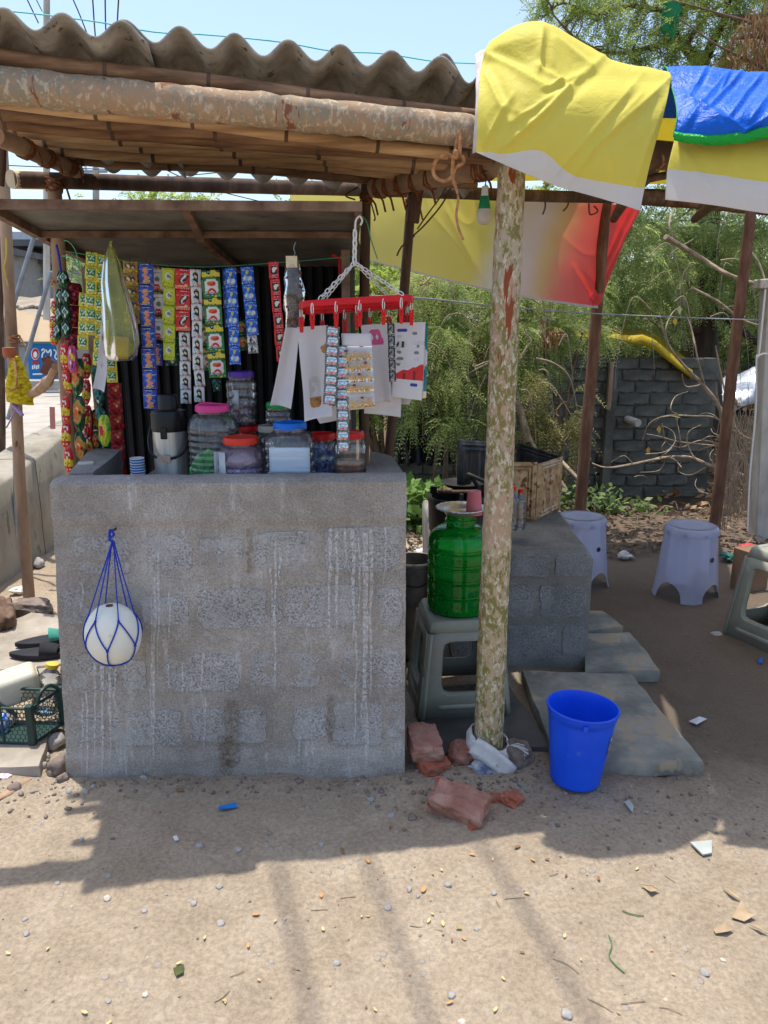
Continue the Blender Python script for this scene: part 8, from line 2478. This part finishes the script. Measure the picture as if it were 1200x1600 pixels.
# ------------------------------------------------------------------ litter, pebbles and leaves on the dirt in front
peb = [(168, 1405, 18), (226, 1429, 13), (345, 1442, 17), (42, 1463, 12), (526, 1511, 15), (228, 1558, 13), (170, 1565, 11), (424, 1504, 9), (605, 1415, 16), (211, 1230, 13), (225, 1220, 14), (212, 1242, 10), (250, 1245, 9), (373, 1332, 14), (502, 1320, 12), (468, 1227, 16), (303, 1414, 15), (343, 1388, 13), (90, 1383, 10), (885, 1588, 26), (722, 1594, 18), (653, 1400, 10), (744, 1450, 10), (706, 1555, 18),
       (40, 1440, 11), (112, 1418, 6), (260, 1402, 7), (445, 1440, 8), (386, 1495, 6), (405, 1493, 9), (231, 1501, 5), (170, 1375, 12), (128, 1314, 12), (176, 1315, 10), (312, 1328, 16), (644, 1278, 18), (612, 1274, 15), (646, 1244, 9), (690, 1262, 7), (845, 1262, 8), (1010, 1270, 9), (906, 1211, 11), (895, 1206, 8), (1000, 1250, 9), (985, 1232, 7), (1060, 1216, 8), (640, 1390, 14), (700, 1385, 15), (772, 1400, 12), (596, 1240, 12), (580, 1250, 14), (590, 1262, 10), (560, 1228, 9), (575, 1240, 8), (620, 1300, 9), (388, 1240, 7), (438, 1270, 6), (530, 1246, 7), (355, 1250, 6), (90, 1250, 7), (108, 1238, 12), (120, 1244, 10), (134, 1240, 14), (114, 1252, 8), (146, 1232, 10), (1130, 1500, 12), (1100, 1516, 20), (1170, 1300, 10), (870, 1530, 7), (950, 1470, 6), (1040, 1560, 9)]
pm = [M['pebble'], M['rock'], mat('pale_pebble', [C(176, 166, 152), C(196, 188, 174)], scale=20, bmp=0.5)]
for k, (x, y, s) in enumerate(peb):
    r = s * G(x, y).y * 1.02 / FPX * 0.47
    mb = MB(); p = G(x, y, 0.0); p.z = gz(p.x, p.y) + r * 0.12
    mb.rock(p, (r, r * rnd.uniform(0.7, 1), r * rnd.uniform(0.5, 0.75)), k * 1.9, 2, 0.3, (0, 0, rnd.uniform(0, 3)))
    shade_ = y < 1330
    tag(mb.build('pebble', pm[0 if k % 5 else 2] if not shade_ else pm[k % 2], angle=70), 'pebble half sunk in the shaded earth before the stall' if shade_ else 'small pale pebble lying on the sunlit dirt', 'pebble', 'pebbles in the shaded earth' if shade_ else 'pebbles on the sunlit dirt')
lv = [(132, 1585, 14, 0), (13, 1496, 11, 0), (75, 1486, 9, 0), (575, 1347, 14, 1), (535, 1334, 14, 2), (400, 1435, 14, 1), (430, 1446, 8, 0), (388, 1481, 12, 1), (320, 1468, 10, 0), (662, 1391, 18, 1), (832, 1349, 12, 1), (823, 1401, 11, 0), (692, 1441, 13, 0), (670, 1438, 12, 0), (717, 1449, 12, 3), (725, 1464, 11, 1), (706, 1467, 9, 2), (786, 1535, 10, 0), (774, 1580, 13, 0), (703, 1567, 14, 1), (995, 1360, 10, 0), (882, 1466, 11, 0), (281, 1243, 16, 2), (738, 1337, 11, 1), (770, 1344, 8, 0), (280, 1508, 12, 0), (502, 1400, 12, 1), (505, 1456, 12, 0), (405, 1537, 8, 0), (350, 1565, 9, 1), (352, 1566, 10, 0), (170, 1598, 12, 0), (516, 1547, 6, 1), (586, 1582, 10, 0), (572, 1578, 8, 2), (575, 1435, 9, 1), (690, 1363, 8, 0), (676, 1370, 7, 1), (808, 1330, 14, 2), (565, 1435, 7, 0), (884, 1373, 9, 2), (935, 1378, 11, 2), (1018, 1485, 7, 1), (676, 1428, 8, 0), (600, 1510, 6, 1), (1052, 1524, 7, 0), (640, 1520, 7, 1), (816, 1492, 9, 2), (908, 1501, 6, 0), (855, 1347, 9, 2), (966, 1585, 8, 1), (610, 1295, 9, 2), (632, 1297, 10, 2), (547, 1310, 9, 3), (420, 1310, 7, 2)]
lmat = [plain(c, 0.7, name=nm) for c, nm in (((206, 182, 128), 'straw_leaf'), ((196, 146, 92), 'orange_leaf'), ((138, 104, 74), 'brown_leaf'), ((164, 150, 88), 'olive_leaf'))]
names_ = ['straw coloured', 'orange', 'brown', 'olive yellow']
for k, (x, y, s, c) in enumerate(lv):
    L_ = s * G(x, y).y * 1.1 / FPX * 0.50
    p = G(x, y, 0.0); p.z = gz(p.x, p.y) + 0.005
    mb = MB(); rz = rnd.uniform(0, 6.28); rows = []
    mzz = Euler((rnd.uniform(-0.25, 0.25), rnd.uniform(-0.25, 0.25), rz)).to_matrix()
    for i in range(7):
        u = i / 6 * 2 - 1; w = 0.45 * (1 - u * u) ** 0.7 * (1 + 0.2 * u)
        rows.append([p + mzz @ V(u * L_, j * w * L_, 0.18 * L_ * u * u + 0.25 * abs(j) * w * L_) for j in (-1, -0.5, 0, 0.5, 1)])
    mb.grid(rows)
    tag(mb.build('fallen_leaf', lmat[c], angle=180, solid=0.0005), 'small %s fallen leaf on the dirt in front of the stall' % names_[c], 'leaf', '%s leaves on the dirt' % names_[c])
def flat(name, label, pts, m, cat, z=0.004, th=0.003, curl=0.0, bevel=0):
    q = [G(x, y, 0.0) for x, y in pts]
    q = [V(p.x, p.y, gz(p.x, p.y) + z + curl * (i % 2)) for i, p in enumerate(q)]
    mb = MB(); mb.prism(q, (0, 0, th)); return tag(mb.build(name, m, smooth=False), label, cat)
flat('paper_shard', 'pale grey shard lying at the shadow edge right of the bucket', [(1078, 1319), (1112, 1315), (1112, 1334), (1098, 1337)], mat('grey_shard', [C(150, 156, 152), C(184, 188, 182)], scale=8, bmp=0.05), 'shard', 0.006, 0.005)
flat('paper_shard', 'narrow grey shard in the shade right of the bucket', [(975, 1256), (982, 1253), (990, 1262), (988, 1272)], mat('grey_shard', [C(140, 146, 142), C(174, 178, 172)], scale=8, bmp=0.05), 'shard', 0.006, 0.004)
flat('paper_shard', 'whitish torn paper scrap on the dirt right of the big slab', [(1076, 1130), (1092, 1126), (1104, 1128), (1088, 1137)], M['paper'], 'scrap', 0.008, 0.003, 0.006)
flat('blue_sachet', 'torn blue and white wrapper strip on the shaded dirt', [(342, 1267), (370, 1264), (370, 1270), (342, 1272)], mat('blue_wrapper_film', [C(20, 110, 190), C(40, 130, 210)], rough=0.3, bmp=0.1), 'wrapper', 0.006, 0.004, 0.004)
flat('white_scrap', 'tiny white scrap on the shaded dirt below the counter', [(271, 1319), (277, 1317), (280, 1322), (274, 1324)], M['paper'], 'scrap', 0.006, 0.003)
flat('glass_shard', 'dark green glass bit on the sunlit dirt', [(271, 1518), (288, 1512), (287, 1526), (276, 1533)], mat('green_glass_bit', [C(60, 70, 40), C(96, 104, 66)], rough=0.3, bmp=0.1), 'glass', 0.005, 0.004)
flat('blue_chip', 'small blue scrap under the right hand stool', [(1184, 1031), (1191, 1030), (1191, 1038), (1185, 1038)], plain((40, 100, 190), 0.5, name='blue_chip'), 'scrap', 0.004, 0.006)
for k, (pts, lab) in enumerate([([(1142, 1440), (1158, 1412), (1168, 1430), (1180, 1438), (1162, 1446)], 'large curled pale dry leaf at the right edge'), ([(1128, 1388), (1146, 1400), (1160, 1410), (1142, 1404)], 'strip of pale dry leaf above the large curled one'), ([(1000, 1388), (1018, 1394), (1030, 1398), (1016, 1404), (1010, 1396)], 'crumpled dry leaf right of centre on the sunlit dirt'), ([(1114, 1456), (1132, 1452), (1146, 1458), (1134, 1464), (1118, 1462)], 'flat pale dry leaf below the curled one'), ([(1170, 1450), (1184, 1454), (1200, 1462), (1186, 1460)], 'dry leaf tip at the right picture edge')]):
    flat('dry_leaf', lab, pts, mat('pale_dry_leaf', [C(150, 128, 100), C(178, 156, 126)], scale=20, bmp=0.3), 'leaf', 0.006, 0.0015, 0.008)
def twigline(label, pts, r, m, name='twig'):
    q = [G(x, y, 0) for x, y in pts]; q = [V(p.x, p.y, gz(p.x, p.y) + r + 0.002) for p in q]
    mb = MB(); mb.tube(cat_spline(q, 4), r, 5); tag(mb.build(name, m), label, 'twig' if name == 'twig' else 'string', 'twigs on the dirt' if name == 'twig' else None)
for pts in ([(360, 1530), (382, 1522)], [(336, 1567), (348, 1560), (359, 1551)], [(640, 1441), (692, 1452)], [(863, 1500), (885, 1508), (905, 1522)], [(918, 1560), (938, 1572), (958, 1584)], [(970, 1568), (1008, 1562)], [(1030, 1575), (1050, 1582), (1066, 1590)], [(788, 1408), (820, 1406)], [(775, 1411), (781, 1421)], [(1038, 1371), (1055, 1380)], [(486, 1423), (512, 1422)], [(532, 1403), (556, 1400)], [(455, 1515), (470, 1520)], [(858, 1373), (872, 1368)], [(1092, 1267), (1124, 1269)], [(371, 1248), (374, 1262)]):
    twigline('short thin dry twig lying on the dirt', pts, 0.0011, twigm)
twigline('thin green string curving on the sunlit dirt', [(951, 1462), (956, 1476), (952, 1492), (962, 1505), (976, 1516)], 0.0018, plain((70, 120, 80), 0.6, name='green_string'), 'plastic_string')
twigline('bit of green grass on the sunlit dirt', [(972, 1426), (986, 1431), (1006, 1435)], 0.0014, plain((80, 120, 60), 0.7, name='grass_bit'), 'grass_bit')
# fine gravel and crumbs
mb = MB()
def crumb(x, y, r, k):
    mb.rock((x, y, gz(x, y) + r * 0.3), (r, r * rnd.uniform(0.6, 1), r * 0.6), k, 0 if r < 0.004 else 1, 0.35, (0, 0, rnd.uniform(0, 3)))
for k in range(1500):
    y = 0.85 + 2.6 * rnd.random() ** 1.3
    crumb(rnd.uniform(-1.7, 2.1), y, 0.0012 + 0.0035 * rnd.random() ** 4, k)
for k in range(500):
    crumb(rnd.gauss(0.35, 0.24), rnd.gauss(2.27, 0.10), 0.0025 + 0.007 * rnd.random() ** 3, k)
for k in range(300):
    crumb(rnd.uniform(-1.15, 0.15), 2.285 - abs(rnd.gauss(0, 0.05)), 0.002 + 0.006 * rnd.random() ** 3, k)
for k in range(260):
    crumb(rnd.gauss(-1.35, 0.2), rnd.gauss(2.4, 0.25), 0.003 + 0.010 * rnd.random() ** 3, k)
for k in range(200):
    crumb(rnd.gauss(0.95, 0.3), rnd.gauss(2.2, 0.15), 0.002 + 0.006 * rnd.random() ** 3, k)
tag(mb.build('gravel', M['rock'], org=(0, 2, 0), angle=180), 'fine gravel and earth crumbs on the dirt before the stall', 'gravel', None, 'stuff')
# ------------------------------------------------------------------ labels that say which one, for the small scattered things
def proj_px(p):
    x, y, z = p[0], p[1], p[2] - CAMH
    zc = y * CP - z * SP
    return 600 + FPX * x / zc, 800 - FPX * (y * SP + z * CP) / zc
def where(px, py):
    if py < 1335:
        spots = [(110, 'at the left foot of the counter'), (240, 'below the blue net'), (400, 'below the left half of the counter'), (540, 'below the middle of the counter'), (660, 'by the counter corner near the bricks'), (800, 'before the brick lump'), (960, 'in front of the blue bucket'), (1300, 'near the big slab corner')]
        return next(t for x, t in spots if px < x)
    spots = [(150, 'far left'), (300, 'left'), (480, 'left of middle'), (640, 'middle'), (780, 'before the front post'), (960, 'before the blue bucket'), (1300, 'right')]
    return 'on sunlit dirt, ' + next(t for x, t in spots if px < x) + ', ' + ('near shadow edge' if py < 1410 else 'midway down' if py < 1510 else 'near photo bottom')
ORD = ['leftmost', 'second', 'third', 'fourth', 'fifth', 'sixth', 'seventh', 'eighth', 'ninth', 'tenth']
cnt = {}
for o in list(SC.objects):
    if o.parent is None and o.get('category') in ('pebble', 'leaf', 'twig') and o.name.split('.')[0] in ('pebble', 'fallen_leaf', 'twig'):
        px, py = proj_px(o.location)
        nm = o.name.split('.')[0]
        d = max(o.dimensions.x, o.dimensions.y) if nm != 'pebble' else 0
        if nm == 'pebble':
            bb = [Vector(b) for b in o.bound_box]; sz = max(b.x for b in bb) - min(b.x for b in bb)
            kind = ('larger ' if sz > 0.032 else 'small ' if sz > 0.017 else 'tiny ') + ('pale ' if 'pale' in o.data.materials[0].name else 'brown ' if 'rock' in o.data.materials[0].name else 'grey ') + 'pebble'
        elif nm == 'fallen_leaf':
            kind = '' + o.data.materials[0].name.split('_')[0] + ' leaf'
        else:
            kind = 'thin dry twig'
        cnt.setdefault(kind + ' ' + where(px, py), []).append((px, o))
for lab, lst in cnt.items():
    lst.sort(key=lambda q: q[0])
    for i, (px, o) in enumerate(lst):
        o['label'] = lab if len(lst) == 1 else (ORD[min(i, 9)] + (' from left ' if i else ' ')) + lab if len(lst) > 2 else ('left ' if i == 0 else 'right ') + lab
